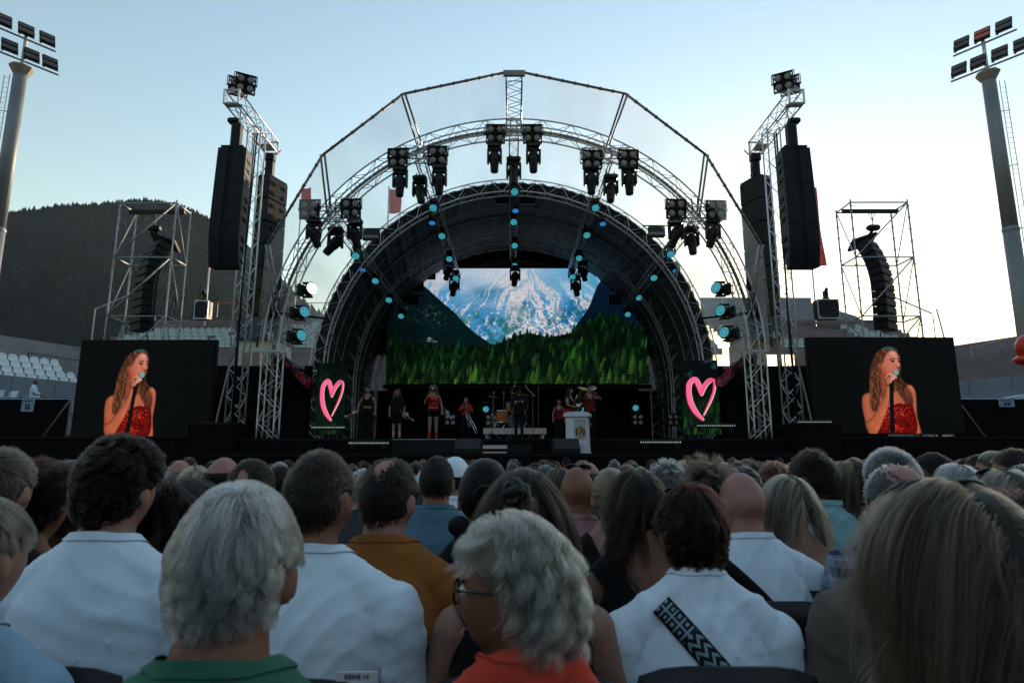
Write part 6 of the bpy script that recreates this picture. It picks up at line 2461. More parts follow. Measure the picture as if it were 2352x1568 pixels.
HAIRC = {   # name: (strand colour, second colour, cap colour)
    "black": ((.004, .004, .004), None, (.004, .004, .004)),
    "darkbrown": ((.009, .006, .005), (.022, .015, .011), (.006, .004, .0035)),
    "brown": ((.022, .014, .010), (.05, .034, .024), (.013, .009, .006)),
    "lightbrown": ((.05, .035, .025), (.12, .085, .06), (.03, .02, .014)),
    "darkred": ((.010, .0035, .003), (.018, .006, .004), (.007, .003, .002)),
    "auburn": ((.05, .020, .012), (.11, .05, .03), (.03, .012, .008)),
    "blond": ((.17, .125, .08), (.34, .27, .18), (.09, .065, .04)),
    "ashblond": ((.12, .095, .07), (.27, .225, .17), (.06, .048, .035)),
    "silverblond": ((.24, .20, .15), (.60, .55, .46), (.13, .11, .085)),
    "darkblond": ((.030, .021, .014), (.125, .092, .062), (.018, .013, .009)),
    "grey": ((.08, .08, .085), (.20, .205, .21), (.05, .05, .05)),
    "darkgrey": ((.022, .022, .024), (.07, .07, .075), (.013, .013, .013)),
    "white": ((.34, .34, .33), (.66, .66, .65), (.16, .145, .135)),
    "silver": ((.22, .24, .25), (.46, .49, .50), (.14, .145, .15)),
}


def skin_mat(tone="fair"):
    c = {"fair": (.34, .185, .135), "pink": (.36, .18, .145), "tan": (.23, .105, .065), "pale": (.50, .31, .24)}[tone]
    return mat("skin_" + tone, tuple(np.array(c) * .82), .55, 0, .10, 22, bump=.14, bscale=150, spec=.3, col2=(c[0] * 1.14, c[1] * 1.02, c[2] * 1.0))


def cloth(name, col, rough=.85, var=.06):
    return mat("cloth_" + name, col, rough, 0, var, 7, bump=.10, bscale=350, spec=.15, sheen=.05)


C = dict(white=cloth("white", (.74, .82, .91)), black=cloth("black", (.007, .007, .008)), orange=cloth("ochre", (.30, .105, .022)), coral=cloth("coral", (.62, .06, .035)), teal=cloth("teal", (.06, .12, .13)),
         blue=cloth("blue_grey", (.085, .16, .22)), lightblue=cloth("light_blue", (.42, .62, .70)), pink=cloth("pink", (.40, .20, .235)), beige=cloth("taupe", (.12, .095, .078)), green=cloth("green", (.04, .14, .09)), grey=cloth("dark_grey", (.05, .05, .052)),
         navy=cloth("navy", (.02, .03, .05)), red=cloth("red", (.42, .025, .02)), paleblue=cloth("pale_blue", (.26, .40, .52)), jeans=cloth("denim", (.035, .045, .07)), khaki=cloth("khaki", (.20, .16, .10)), darkred=cloth("dark_red", (.16, .015, .012)), mint=cloth("mint", (.24, .42, .44)), cream=cloth("cream", (.55, .52, .48)))


def plaid_mat():
    m = bpy.data.materials.new("plaid_cloth"); m.use_nodes = True
    N, L = m.node_tree.nodes, m.node_tree.links
    b = N["Principled BSDF"]; b.inputs["Roughness"].default_value = .9
    tc = N.new("ShaderNodeTexCoord"); sp = N.new("ShaderNodeSeparateXYZ"); L.new(tc.outputs["Object"], sp.inputs[0])
    last = None
    for ax, f in (("X", 16), ("Z", 16)):
        m1 = N.new("ShaderNodeMath"); m1.operation = 'MULTIPLY'; m1.inputs[1].default_value = f; L.new(sp.outputs[ax], m1.inputs[0])
        m2 = N.new("ShaderNodeMath"); m2.operation = 'FRACT'; L.new(m1.outputs[0], m2.inputs[0])
        rp = N.new("ShaderNodeValToRGB"); rp.color_ramp.interpolation = 'CONSTANT'
        e = rp.color_ramp.elements
        e[0].color = (.0, .0, .0, 1); e[1].position = .42; e[1].color = (.5, .5, .5, 1)
        q = e.new(.78); q.color = (1, 1, 1, 1); q = e.new(.86); q.color = (.5, .5, .5, 1)
        L.new(m2.outputs[0], rp.inputs[0])
        if last is None: last = rp
        else:
            ad = N.new("ShaderNodeMix"); ad.data_type = 'RGBA'; ad.inputs["Factor"].default_value = .5
            L.new(last.outputs[0], ad.inputs["A"]); L.new(rp.outputs[0], ad.inputs["B"])
            r2 = N.new("ShaderNodeValToRGB"); r2.color_ramp.elements[0].color = (.012, .02, .05, 1); r2.color_ramp.elements[1].color = (.42, .50, .60, 1)
            L.new(ad.outputs["Result"], r2.inputs[0]); L.new(r2.outputs[0], b.inputs["Base Color"])
    return m


C["plaid"] = plaid_mat()
def bald_crown(rx=.055, ry=.06, cy=-.05):
    def f(p, r):
        j = 1 + .6 * np.sin(p[:, 0] * 330 + 2 * np.sin(p[:, 1] * 200)) * np.sin(p[:, 1] * 290) if r is None else 1 + .55 * r.normal(size=len(p))
        return (((p[:, 0] / rx) ** 2 + ((p[:, 1] - cy) / ry) ** 2) < j) & (p[:, 2] > .03)
    return f


def bald_top(p, r):
    j = 0 if r is None else r.normal(size=len(p)) * .006
    return p[:, 2] > .045 + j


def add_hair(B, root, style, color, n=2500, rad=.0006, seed=1, bald=None, L=None, wave=None):
    c1, c2, cc = HAIRC[color]
    hm = hair_mat("hair_" + color, c1, col2=c2)
    cm = mat("haircap_" + color, cc, .7, 0, .35, 60, bump=.4, bscale=260, spec=.3, aniso_scale=(1, 1, .25))
    H = B["H"]
    sets = []
    off, lumps = .004, .003
    kw = dict(seed=seed, bald=bald)
    if style == "short":
        sets.append(sim_hair(H, n, L or .024, .34, .06, jit=.20, clump=.20, nclump=400, k=6, torso=False, **kw))
    elif style == "crew":
        off, lumps = .0015, .0008
        sets.append(sim_hair(H, n, L or .008, .6, .0, jit=.25, k=4, torso=False, **kw))
    elif style == "thick":
        off = .008
        sets.append(sim_hair(H, n, L or .05, .42, .06, jit=.24, wave=.006, wfreq=14, clump=.6, nclump=140, k=8, torso=False, **kw))
    elif style == "curly":
        off, lumps = .010, .008
        sets.append(sim_hair(H, n, L or .085, .70, .08, jit=.30, wave=wave or .008, wfreq=22, curl3=True, clump=.42, nclump=170, k=11, torso=False, shell=.012, **kw))
    elif style == "combed":
        off = .004
        sets.append(sim_hair(H, n, L or .056, .10, .09, jit=.06, clump=.40, nclump=110, k=9, shell=.012, whorl=(.012, -.035, .114), wave=.003, wfreq=6, torso=False, **kw))
    elif style == "shortbob":
        off, lumps = .010, .006
        sets.append(sim_hair(H, n, L or .075, .14, .10, jit=.11, clump=.45, nclump=150, k=9, shell=.018, whorl=(.0, -.02, .114), wave=.005, wfreq=7, torso=False, **kw))
    elif style == "bob":
        off = .006
        sets.append(sim_hair(H, n, L or .25, .12, .22, part=.01, jit=.10, wave=wave if wave is not None else .004, wfreq=6, clump=.35, nclump=70, k=11, shell=.012, lenvar=.18, torso=(L or .25) > .235, **kw))
    elif style == "wavybob":
        off, lumps = .008, .006
        sets.append(sim_hair(H, n, L or .14, .18, .14, whorl=(-.01, .02, .11), facey=.012 if color == 'silverblond' else .04, jit=.15, wave=wave or .010, wfreq=13, curl3=True, clump=.6, nclump=120, k=13, shell=.022, lenvar=.3, torso=False, **kw))
    elif style == "long":
        off = .008
        sets.append(sim_hair(H, n, L or .46, .15, .30, part=.0, jit=.09, wave=wave if wave is not None else .006, wfreq=7, clump=.4, nclump=70, k=14, shell=.016, lenvar=.2, **kw))
    elif style == "curlylong":
        off, lumps = .012, .009
        sets.append(sim_hair(H, n, L or .40, .40, .22, part=.0, jit=.20, wave=wave or .018, wfreq=26, curl3=True, clump=.7, nclump=110, k=16, shell=.025, lenvar=.3, **kw))
    elif style in ("updo", "pony", "halfup"):
        tie = {"updo": (.0, -.118, .02), "pony": (0, -.122, .055), "halfup": (-.015, -.125, .05)}[style]
        off = .005
        sets.append(sim_hair(H, n, .2, .15, .0, tie=tie, jit=.05, clump=.3, nclump=60, k=9, shell=.010, torso=False, **kw))
        r = np.random.default_rng(seed + 5)
        m = n // 3
        t = np.array(tie)
        if style == "updo":
            k = 14
            a = r.random(m) * 6.28
            tt = np.linspace(0, 1, k)
            ang = a[:, None] + tt[None] * r.uniform(2.5, 6.5, (m, 1))
            rr = r.uniform(.010, .030, (m, 1)) * (1 + .1 * np.sin(ang * 2))
            cz = r.uniform(-.02, .012, (m, 1))
            Pq = np.stack([t[0] + rr * np.cos(ang), t[1] - .010 + cz - .5 * rr * 0, t[2] + rr * np.sin(ang)], -1)
            sets.append(Pq)
        else:
            k = 12
            LL = .34 if style == "pony" else .30
            d0 = r.normal(size=(m, 3)) * .010
            tt = np.linspace(0, 1, k)[None, :, None]
            base = t[None, None] + d0[:, None] * (1 + 1.6 * tt)
            fall = np.concatenate([0 * tt, -.045 * np.sin(np.clip(tt * 3, 0, 1) * math.pi * .5) + .02 * tt, .012 * np.sin(np.clip(tt * 4, 0, 1) * math.pi) - LL * tt ** 1.3], -1)
            Pq = base + fall * (1 - .25 * r.random((m, 1, 1)))
            Pq[..., 0] += .006 * np.sin(tt[..., 0] * 8 + r.random((m, 1)) * 1.5)
            sets.append(Pq)
            if style == "halfup":
                sets.append(sim_hair(H, n, .42, .1, .32, part=.0, jit=.07, wave=.005, wfreq=6, clump=.4, nclump=50, k=12, shell=.014, lenvar=.2, seed=seed + 9))
    elif style == "fringe":      # bald man with a ring of short grey hair
        off = .0012
        sets.append(sim_hair(H, n, .016, .55, .1, jit=.2, k=4, torso=False, seed=seed, bald=bald_top))
        bald = bald_top
    hair = link("hair", cap_mesh(B, cm, off, bald, seed=seed, lumps=lumps), root)
    for q in sets:
        strands_obj("hair_strands", to_body(q, H).astype(np.float32), rad, hm, hair)
    return hair


def in_head(B, pts):
    Hn = np.array(B["H"])
    return [Vector((Hn @ np.array([*p, 1.0]))[:3]) for p in pts]


M_SPEC = mat("spectacle_black", (.012, .012, .013), .25, 0, .1, 8, spec=.6)
M_SPECL = mat("sunglass_lens", (.015, .014, .013), .06, 0, .1, 8, spec=.9)


def spectacles(B, root, name="glasses", dark=False, up=0.0, back=0.0, temple_col=None):
    """worn on the nose (up=0) or pushed up on the head"""
    m = MB(); lens = MB()
    def tr_(p):
        p = Vector(p)
        if up:
            p = Matrix.Rotation(up, 3, 'X') @ (p - Vector((0, -.01, 0))) + Vector((0, -.01, 0))
            p += Vector((0, back, .022))
        return p
    for s in (-1, 1):
        ring = [tr_((s * .034 + .027 * math.cos(a), .098 - .10 * abs(s * .034 + .027 * math.cos(a)) ** 1.2, .012 + .021 * math.sin(a))) for a in np.linspace(0, 2 * math.pi, 15)[:-1]]
        m.path(in_head(B, ring), .0028, 6, closed=True)
        c = sum(ring, Vector()) / len(ring)
        pts = in_head(B, [c] + ring)
        lens.add(pts, [(0, i, i % 14 + 1) for i in range(1, 15)])
    m.path(in_head(B, [tr_((-.009, .096, .016)), tr_((0, .099, .019)), tr_((.009, .096, .016))]), .0025, 6)
    g = m.obj(name, M_SPEC, root, True)
    if dark:
        lens.obj("lens", M_SPECL, g)
    m = MB()
    for s in (-1, 1):
        m.path(in_head(B, [tr_((s * .062, .088, .018)), tr_((s * .078, .05, .018)), tr_((s * .081, 0, .014)), tr_((s * .080, -.022, -.006))]), .0026 if not temple_col else .004, 6)
    m.obj("temples", temple_col or M_SPEC, g, True)
    return g


def eyes(B, root):
    for s in (-1, 1):
        c = in_head(B, [(s * .031, .0795, .012)])[0]
        m = MB(); m.sphere(c, .0125, 10, 7); e = m.obj("eye", mat("eye_white", (.62, .60, .58), .2), root, True)
        p = in_head(B, [(s * .031, .0905, .012)])[0]
        m = MB(); m.sphere(p, .0055, 8, 6); m.obj("iris", mat("iris_dark", (.02, .025, .02), .1), e, True)
        q = in_head(B, [(s * .048, .080, .030), (s * .034, .0895, .036), (s * .016, .0925, .032)])
        m = MB(); m.path(q, .0028, 5); m.obj("eyebrow", mat("brow", (.06, .04, .03), .8), root, True)
    q = in_head(B, [(-.020, .0885, -.0645), (-.008, .0955, -.0635), (0, .0962, -.0645), (.008, .0955, -.0635), (.020, .0885, -.0645)])
    m = MB(); m.path(q, .0036, 6, rs=[.001, .0035, .003, .0035, .001]); m.obj("lips", mat("lips", (.32, .10, .09), .45), root, True)


CHAIR = []


def chair(loc, rz, label):
    if not CHAIR:
        root = thing("stacking_chair", label, "chair", loc, rz, group="black chairs in the audience")
        m = MB()
        prof = [(.0, .47), (.10, .47), (.20, .46)]
        m.bbox((0, .02, .445), (.44, .42, .035), .015); m.obj("seat", M_BLACKPL, root)
        m = MB(); vs = []
        for j in range(5):
            z = .56 + .25 * j / 4
            for i in range(9):
                t = -1 + 2 * i / 8
                w_ = .225 * (1 - .10 * (j / 4) ** 3)
                vs.append((t * w_, -.215 - .05 * j / 4 + .03 * t * t, z + .12 * j / 4 - .03 * abs(t) ** 4 * (j == 4)))
        k = len(vs)
        vs += [(x, y - .014, z) for x, y, z in vs]
        fs = []
        for o_ in (0, k):
            for j in range(4):
                for i in range(8):
                    f = (o_ + j * 9 + i, o_ + j * 9 + i + 1, o_ + j * 9 + i + 10, o_ + j * 9 + i + 9)
                    fs.append(f if o_ else f[::-1])
        rim = [i for i in range(9)] + [9 * j + 8 for j in range(1, 5)] + [36 + i for i in range(7, -1, -1)] + [9 * j for j in range(3, 0, -1)]
        for a, b in zip(rim, rim[1:] + rim[:1]):
            fs.append((a, b, b + k, a + k))
        m.add(vs, fs); m.obj("backrest", M_BLACKPL, root, True)
        for s in (-1, 1):
            m = MB(); m.path([(s * .22, .22, 0), (s * .215, .20, .43)], .012, 6); m.obj("leg", M_BLACK, root, True)
            m = MB(); m.path([(s * .22, -.30, 0), (s * .215, -.20, .45), (s * .215, -.225, .70), (s * .20, -.262, .89)], .012, 6); m.obj("leg", M_BLACK, root, True)
        CHAIR.append((root, list(root.children)))
        return root
    o = copy_tree(CHAIR[0][0], None, CHAIR[0][1])
    o.location = loc; o.rotation_euler = (0, 0, rz); o["label"] = label
    return o


PEOPLE = {}


def person(u, v, Y, label, style="short", color="brown", female=False, skin="fair", top=("tee", "white", "crew"), yaw=0, pitch=0, roll=0, rot=0.0, heavy=1.0, n=None, seed=None, bald=None, L=None, wave=None,
           glasses=None, sun_up=False, seat=True, pants="jeans", lean=0.0, width=1.0, sleeve=.24, group="audience seated in rows", face=False, smax=1.10, vox=None, pad=None, temple=None, off=.010, amp=.006, chair_label=None, arms=None):
    seed = seed if seed is not None else int(abs(u * 7 + v * 13))
    near = Y < 1.4; mid = Y < 3.0
    vox = vox or (.0088 if near else .0125 if mid else .017)
    B = build_body("sit", female, heavy, R(yaw), R(pitch), R(roll), arms, vox, True, None, lean, width)
    pad = pad if pad is not None else {"bald": .0, "crew": .004, "fringe": .0, "short": .012, "combed": .010, "thick": .026, "curly": .030, "curlylong": .03, "wavybob": .018, "shortbob": .018}.get(style, .014)
    ht = np.array(B["H"]) @ np.array([0, -.01, .12, 1])
    P = at(u, v, Y)
    s = min(smax, max(.90, (P.z) / (ht[2] + pad)))
    cr, sr = math.cos(rot), math.sin(rot)
    hx, hy = (cr * ht[0] - sr * ht[1]) * s, (sr * ht[0] + cr * ht[1]) * s
    root = thing("person", label, "person", (P.x - hx, Y - hy, P.z - (ht[2] + pad) * s), rot, group)
    root.scale = (s, s, s)
    sm = skin_mat(skin)
    B["me"].materials.append(sm)
    link("body", B["me"], root)
    if style != "bald":
        add_hair(B, root, style, color, n or (9000 if near else 4200 if mid else 1700), .00048 if near else .0007 if mid else .0011, seed, bald, L, wave)
    if top:
        kind, col, neck = top
        sh = link("shirt", garment(B, kind, C[col], off, amp, seed, sleeve, .50, neck), root)
        for nm, me in B["bands"]:
            link(nm, me, sh)
    link("trousers", lower(B, C[pants], .56, .10), root)
    link("shoes", lower(B, C["black"], -.0 + .115, -1, .006, 5, "shoes"), root)
    if glasses:
        spectacles(B, root, "glasses", glasses == "dark")
    if sun_up:
        spectacles(B, root, "sunglasses", True, R(58), -.01, temple)
    if face:
        eyes(B, root)
    if seat:
        chair((P.x - hx, Y - hy + .02, root.location.z if root.location.z > -.06 else -.05), rot, chair_label or " ".join(("black chair of the " + label.replace("person", "one", 1)).replace(",", "").split()[:16]))
    PEOPLE[label] = (root, B, s)
    return root, B


def strap(root, B, s, pts2, width, material, name="bag_strap", lift=.018):
    """ribbon laid over the back: pts2 are (x, z) in body space, y found by casting onto the shirt"""
    from mathutils.bvhtree import BVHTree
    sh = [c for c in root.children if c.name.split(".")[0] in ("shirt", "body")]
    trees = [BVHTree.FromPolygons([v_.co for v_ in c.data.vertices], [p.vertices[:] for p in c.data.polygons]) for c in sh]
    pts = []
    for x, z in spline(pts2, 8, False):
        best = None
        for t in trees:
            hit = t.ray_cast(Vector((x, -.6, z)), Vector((0, 1, 0)))
            if hit[0] is not None and (best is None or hit[0].y < best):
                best = hit[0].y
        pts.append(Vector((x, (best if best is not None else (pts[-1].y if pts else -.1)), z)))
    ys = np.array([p.y for p in pts]); ys = np.convolve(np.pad(ys, 2, mode='edge'), np.ones(5) / 5, 'valid')
    vs, uvs, acc = [], [], 0
    for i, p in enumerate(pts):
        d = pts[min(i + 1, len(pts) - 1)] - pts[max(i - 1, 0)]
        nrm2 = Vector((-d.z, 0, d.x)).normalized()
        if i: acc += (pts[i] - pts[i - 1]).length
        for k in (-.5, .5):
            q = Vector((p.x, ys[i], p.z)) + nrm2 * width * k
            best = None
            for t in trees:
                hit = t.ray_cast(Vector((q.x, -.6, q.z)), Vector((0, 1, 0)))
                if hit[0] is not None and (best is None or hit[0].y < best): best = hit[0].y
            q.y = min(ys[i], best if best is not None and abs(best - ys[i]) < .05 else ys[i]) - lift * .35
            vs.append(q); uvs.append((k + .5, acc / width))
    me = bpy.data.meshes.new(name)
    n = len(pts)
    me.from_pydata([tuple(q) for q in vs], [], [(2 * i, 2 * i + 1, 2 * i + 3, 2 * i + 2) for i in range(n - 1)])
    uv = me.uv_layers.new(name="UVMap")
    for pl in me.polygons:
        for li, vi in zip(pl.loop_indices, pl.vertices):
            uv.data[li].uv = uvs[vi]
    me.materials.append(material)
    me.polygons.foreach_set("use_smooth", [True] * len(me.polygons))
    o = link(name, me, root)
    md = o.modifiers.new("thick", 'SOLIDIFY'); md.thickness = .004; md.offset = 1
    return o


# ---- the audience, nearest rows first (u, v of the top of the head in the photo, distance)
GRP = "audience seated in rows"
person(555, 1108, .98, "person with combed white hair thinning at the crown in a green shirt", "combed", "white", skin="tan", top=("tee", "green", "crew"), n=11000, seed=5, width=1.0, bald=lambda p, r: (np.zeros(len(p), bool) if r is None else ((((p[:, 0] - .01) / .030) ** 2 + ((p[:, 1] + .075) / .04) ** 2 < 1) & (p[:, 2] > .0) & (r.random(len(p)) < .62))), pitch=-4, yaw=4)
person(1182, 1180, 1.16, "person in a coral blouse with glasses and wavy silver-blond hair looking left", "wavybob", "silverblond", True, "tan", ("tee", "coral", "high"), yaw=76, pitch=-3, rot=.1, glasses="clear", face=True, n=11000, seed=8, off=.014, amp=.007, L=.115)
person(2188, 1096, .82, "person with a large ash-brown bob and sunglasses pushed up, at the right front", "bob", "darkblond", True, "fair", ("tee", "white", "crew"), n=14000, seed=14, sun_up=True, L=.232, temple=mat("temple_tortoise", (.20, .13, .03), .4))
person(-45, 1142, 1.36, "person with grey-blond hair in a pale blue shirt, cut by the left edge", "combed", "ashblond", False, "fair", ("tee", "paleblue", "crew"), n=8000, seed=21, yaw=-10)
person(-165, 1190, 1.2, "person in a pale pink top of whom only a shoulder shows bottom left", "short", "grey", True, "fair", ("tee", "pink", "wide"), n=2500, seed=22)
person(281, 996, 1.80, "person with thick dark curly hair in a white t-shirt", "curly", "darkbrown", False, "fair", ("tee", "white", "crew"), n=9000, seed=31, yaw=-6, smax=1.14, width=1.02, L=.034)
person(734, 1030, 1.72, "person with short dark brown hair and a protruding ear in a white t-shirt", "short", "brown", False, "tan", ("tee", "white", "crew"), n=7500, seed=33, yaw=-12, smax=1.12, width=1.14, L=.018)
person(4, 1027, 2.0, "person with brushed grey-brown hair cut by the left edge behind the pale blue shirt", "short", "lightbrown", False, "fair", ("tee", "black", "crew"), n=6000, seed=35, L=.030, yaw=8)
person(892, 1046, 2.02, "person with a thinning dark crown in an ochre t-shirt", "short", "darkbrown", False, "pink", ("tee", "orange", "crew"), n=3600, seed=37, yaw=-14, heavy=1.1, width=1.12, bald=bald_crown(.030, .058, -.035), L=.022)
person(1584, 1111, 1.80, "person with a short dark red-brown bob in a white top with a patterned strap", "shortbob", "darkred", True, "tan", ("tee", "white", "high"), n=9000, seed=41, sleeve=.12, heavy=1.18, width=1.30, sun_up=True)
person(1203, 1072, 1.75, "person with long dark hair half tied in a grey scrunchie, black sleeveless top", "halfup", "darkbrown", True, "fair", ("tank", "black", "scoop"), n=5500, seed=43, heavy=1.05, width=1.1)
person(1114, 1050, 2.2, "person with smooth black hair and a low side bun", "updo", "black", True, "fair", ("tee", "black", "crew"), n=4000, seed=45)
person(2064, 1063, 1.75, "person with sparse cropped hair in a taupe shirt", "crew", "grey", False, "pink", ("tee", "beige", "crew"), n=2200, seed=47, heavy=1.14, width=1.1, bald=bald_crown(.05, .07, -.02))
person(2046, 1031, 2.3, "person with a pointed grey crew cut in a blue plaid shirt", "crew", "grey", False, "fair", ("tee", "plaid", "crew"), n=5000, seed=49, L=.016, width=1.05)
person(1702, 1084, 2.45, "bald person in a white t-shirt with a black cross strap and glasses", "bald", "grey", False, "pink", ("tee", "white", "crew"), yaw=14, heavy=1.12, width=1.1, glasses="clear", seed=51)
person(1468, 1076, 2.25, "person with straight dark hair, gold earring and a black vest top with brown strap", "bob", "darkbrown", True, "tan", ("tank", "black", "scoop"), n=4500, seed=53, yaw=6, heavy=1.1, width=1.12, L=.23)
person(96, 1064, 2.2, "person with dark red curly hair in a black top", "curly", "darkred", True, "tan", ("tank", "black", "scoop"), n=4500, seed=55, L=.07)
person(152, 1096, 2.45, "person in a white sleeveless top half hidden by the dark red curls", "bob", "darkbrown", True, "tan", ("tank", "white", "scoop"), n=2000, seed=57, L=.15)
person(390, 1092, 2.0, "person with long dark curly hair behind the white t-shirt with curly hair", "curlylong", "darkbrown", True, "fair", ("tee", "black", "crew"), n=4500, seed=59)
person(158, 1055, 2.85, "person with grey-black hair turned right in a dark teal shirt", "short", "darkgrey", False, "tan", ("tee", "teal", "crew"), seed=61, yaw=-38, glasses="clear")
person(578, 1051, 2.45, "person with short brown hair and a small bald patch", "short", "darkbrown", False, "pink", ("tee", "grey", "crew"), n=2600, seed=63, bald=bald_crown(.026, .030, -.085), L=.02)
person(514, 1049, 3.2, "person with a wide balding crown and dark hair sides", "fringe", "darkbrown", False, "pink", ("tee", "grey", "crew"), seed=65)
person(1811, 1087, 2.62, "person with a straight ash-brown bob in a black off-shoulder top", "bob", "ashblond", True, "fair", ("tank", "black", "off"), seed=67, yaw=10, n=3200, L=.24)
person(1402, 1072, 2.85, "person with blond hair in a claw clip and a black tank top", "updo", "blond", True, "fair", ("tank", "black", "scoop"), seed=69, n=3000)
person(1869, 1034, 2.95, "person with dark hair in a pale mint collared shirt looking left", "short", "darkbrown", False, "tan", ("tee", "mint", "high"), seed=71, yaw=26, L=.045, glasses="clear")
person(1957, 1055, 3.0, "person with long ash-blond hair in a white t-shirt", "long", "darkblond", True, "fair", ("tee", "white", "crew"), seed=73, n=2600, L=.42)
person(1004, 1045, 3.2, "person with very short dark hair in a blue-grey t-shirt", "short", "darkbrown", False, "tan", ("tee", "blue", "crew"), seed=75, L=.016, width=1.1)
person(1324, 1071, 3.05, "bald tanned person with sunglasses pushed up in a pink shirt", "bald", "grey", False, "tan", ("tee", "pink", "crew"), seed=77, yaw=-20, sun_up=True)
person(1044, 1051, 3.9, "person wearing a white baseball cap and a white shirt", "crew", "brown", False, "fair", ("tee", "white", "crew"), seed=79, yaw=-20)
person(2305, 1073, 2.05, "person with streaked blond hair and dark sunglasses on top, right of the silver bob", "long", "ashblond", True, "fair", ("tee", "grey", "crew"), seed=81, sun_up=True, n=3800)
person(2372, 1117, 1.5, "person with dark auburn hair cut by the right edge", "curlylong", "darkred", True, "fair", ("tee", "black", "crew"), seed=83, n=4000)
person(2200, 1062, 2.85, "person with a glossy silver bob", "bob", "silver", True, "fair", ("tee", "navy", "crew"), seed=85, n=2600, L=.17)
person(2146, 1037, 3.5, "person with cropped dark hair and glasses facing left", "short", "darkbrown", False, "tan", ("tee", "black", "crew"), seed=87, yaw=62, glasses="clear", face=True, L=.018)
person(1624, 1055, 2.6, "person with bushy wavy brown hair behind the bald person in white", "thick", "brown", True, "fair", ("tee", "black", "crew"), seed=89, L=.09)
person(1535, 1053, 3.15, "person with tousled steel-grey hair", "thick", "grey", False, "fair", ("tee", "grey", "crew"), seed=91, L=.05)
person(2333, 1028, 3.3, "person with dark hair facing left near the right edge", "short", "brown", False, "fair", ("tee", "navy", "crew"), seed=93, yaw=55, face=True)
person(2284, 1034, 4.0, "person with glasses and a blond ponytail facing left near the right edge", "pony", "ashblond", True, "fair", ("tee", "black", "crew"), seed=95, yaw=60, glasses="clear", face=True)
person(2254, 1044, 4.6, "person with close-cropped brown hair facing left, third from the right edge in the far row", "crew", "brown", False, "fair", ("tee", "black", "crew"), seed=97, yaw=60)

# straps, scrunchie, clips, cap
def img_strap():
    H_, W_ = 256, 48
    a = np.zeros((H_, W_, 3)) + np.array([.02, .02, .022])
    Y, X = np.mgrid[0:H_, 0:W_].astype(float)
    xs = np.abs(((X / W_) * 2) % 1 - .5)
    zig = ((Y / 22.0 + xs * 1.5) % 1)
    m = (zig < .45) & (Y < 170)
    d = np.maximum(np.abs((X / W_ * 2) % 1 - .5) * 2, np.abs((Y / 22.0) % 1 - .5) * 2)
    m2 = ((d > .78) | (d < .34)) & (Y >= 170)
    mk = (m | m2) & (X > 3) & (X < W_ - 4)
    a[mk] = (.50, .60, .62)
    return a


im = to_image("strap_pattern", img_strap())
M_STRAPP = bpy.data.materials.new("strap_patterned"); M_STRAPP.use_nodes = True
N, L = M_STRAPP.node_tree.nodes, M_STRAPP.node_tree.links
uvn = N.new("ShaderNodeUVMap"); mpn = N.new("ShaderNodeMapping"); mpn.inputs["Scale"].default_value = (1, .19, 1); tx = N.new("ShaderNodeTexImage"); tx.image = im
L.new(uvn.outputs[0], mpn.inputs["Vector"]); L.new(mpn.outputs[0], tx.inputs["Vector"]); L.new(tx.outputs[0], N["Principled BSDF"].inputs["Base Color"]); N["Principled BSDF"].inputs["Roughness"].default_value = .85


def get(lbl):
    k = [q for q in PEOPLE if lbl in q][0]
    return PEOPLE[k]


ro, B, s = get("patterned strap")
strap(ro, B, s, [(-.115, 1.045), (-.03, .95), (.08, .82), (.17, .68), (.22, .58)], .058, M_STRAPP)
ro, B, s = get("black cross strap")
strap(ro, B, s, [(-.12, 1.02), (-.02, .92), (.08, .80), (.18, .66), (.22, .60)], .042, C["black"])
ro, B, s = get("brown strap")
strap(ro, B, s, [(-.08, 1.04), (-.01, .94), (.06, .83), (.13, .70), (.17, .62)], .028, mat("leather_brown", (.10, .045, .035), .6))
m = MB(); c = in_head(B, [(-.086, -.01, -.065)])[0]
m.path([c + Vector((0, .012 * math.cos(a), .012 * math.sin(a))) for a in np.linspace(0, 6.28, 13)[:-1]], .0025, 6, closed=True); m.obj("earring", mat("gold", (.65, .45, .15), .25, 1.0), ro, True)
ro, B, s = get("pink shirt")
strap(ro, B, s, [(.11, 1.06), (.10, .9), (.09, .75), (.085, .62)], .045, C["navy"])
ro, B, s = get("scrunchie")
m = MB(); c = in_head(B, [(-.015, -.135, .05)])[0]
for q in range(3):
    m.path([c + Vector(((.026 + .004 * math.sin(a * 7 + q)) * math.cos(a), -.008 + .008 * q + .003 * math.sin(a * 5), (.026 + .004 * math.sin(a * 7 + q)) * math.sin(a))) for a in np.linspace(0, 6.28, 25)[:-1]], .009, 7, closed=True)
m.obj("scrunchie", mat("scrunchie_grey", (.20, .21, .22), .6, 0, .2, 30, bump=.4, bscale=120, sheen=.4), ro, True)
m = MB()
r_ = random.Random(4)
c = in_head(B, [(-.02, -.150, .075)])[0]
for q in range(14):
    rr = r_.uniform(.012, .032); tq = Euler((r_.uniform(-.7, .7), r_.uniform(-.4, .4), r_.uniform(-.7, .7))).to_matrix(); oq = Vector((r_.uniform(-.012, .012), r_.uniform(-.012, .006), r_.uniform(-.012, .012)))
    m.path([c + oq + tq @ Vector((rr * math.cos(a), .004 * math.sin(a * 2 + q), rr * .9 * math.sin(a))) for a in np.linspace(0, 6.28, 17)[:-1]], .006, 6, closed=True)
m.obj("hair_coil", mat("haircap_coil", (.03, .027, .025), .45, 0, .4, 90, bump=.4, bscale=260), ro, True)
ro, B, s = get("low side bun")
m = MB(); m.sphere(in_head(B, [(-.075, -.11, -.075)])[0], (.034, .03, .032), 14, 10); m.obj("bun", mat("haircap_black", (.008, .007, .007), .6), ro, True)
ro, B, s = get("claw clip")
m = MB(); c = in_head(B, [(.03, -.135, .0)])[0]
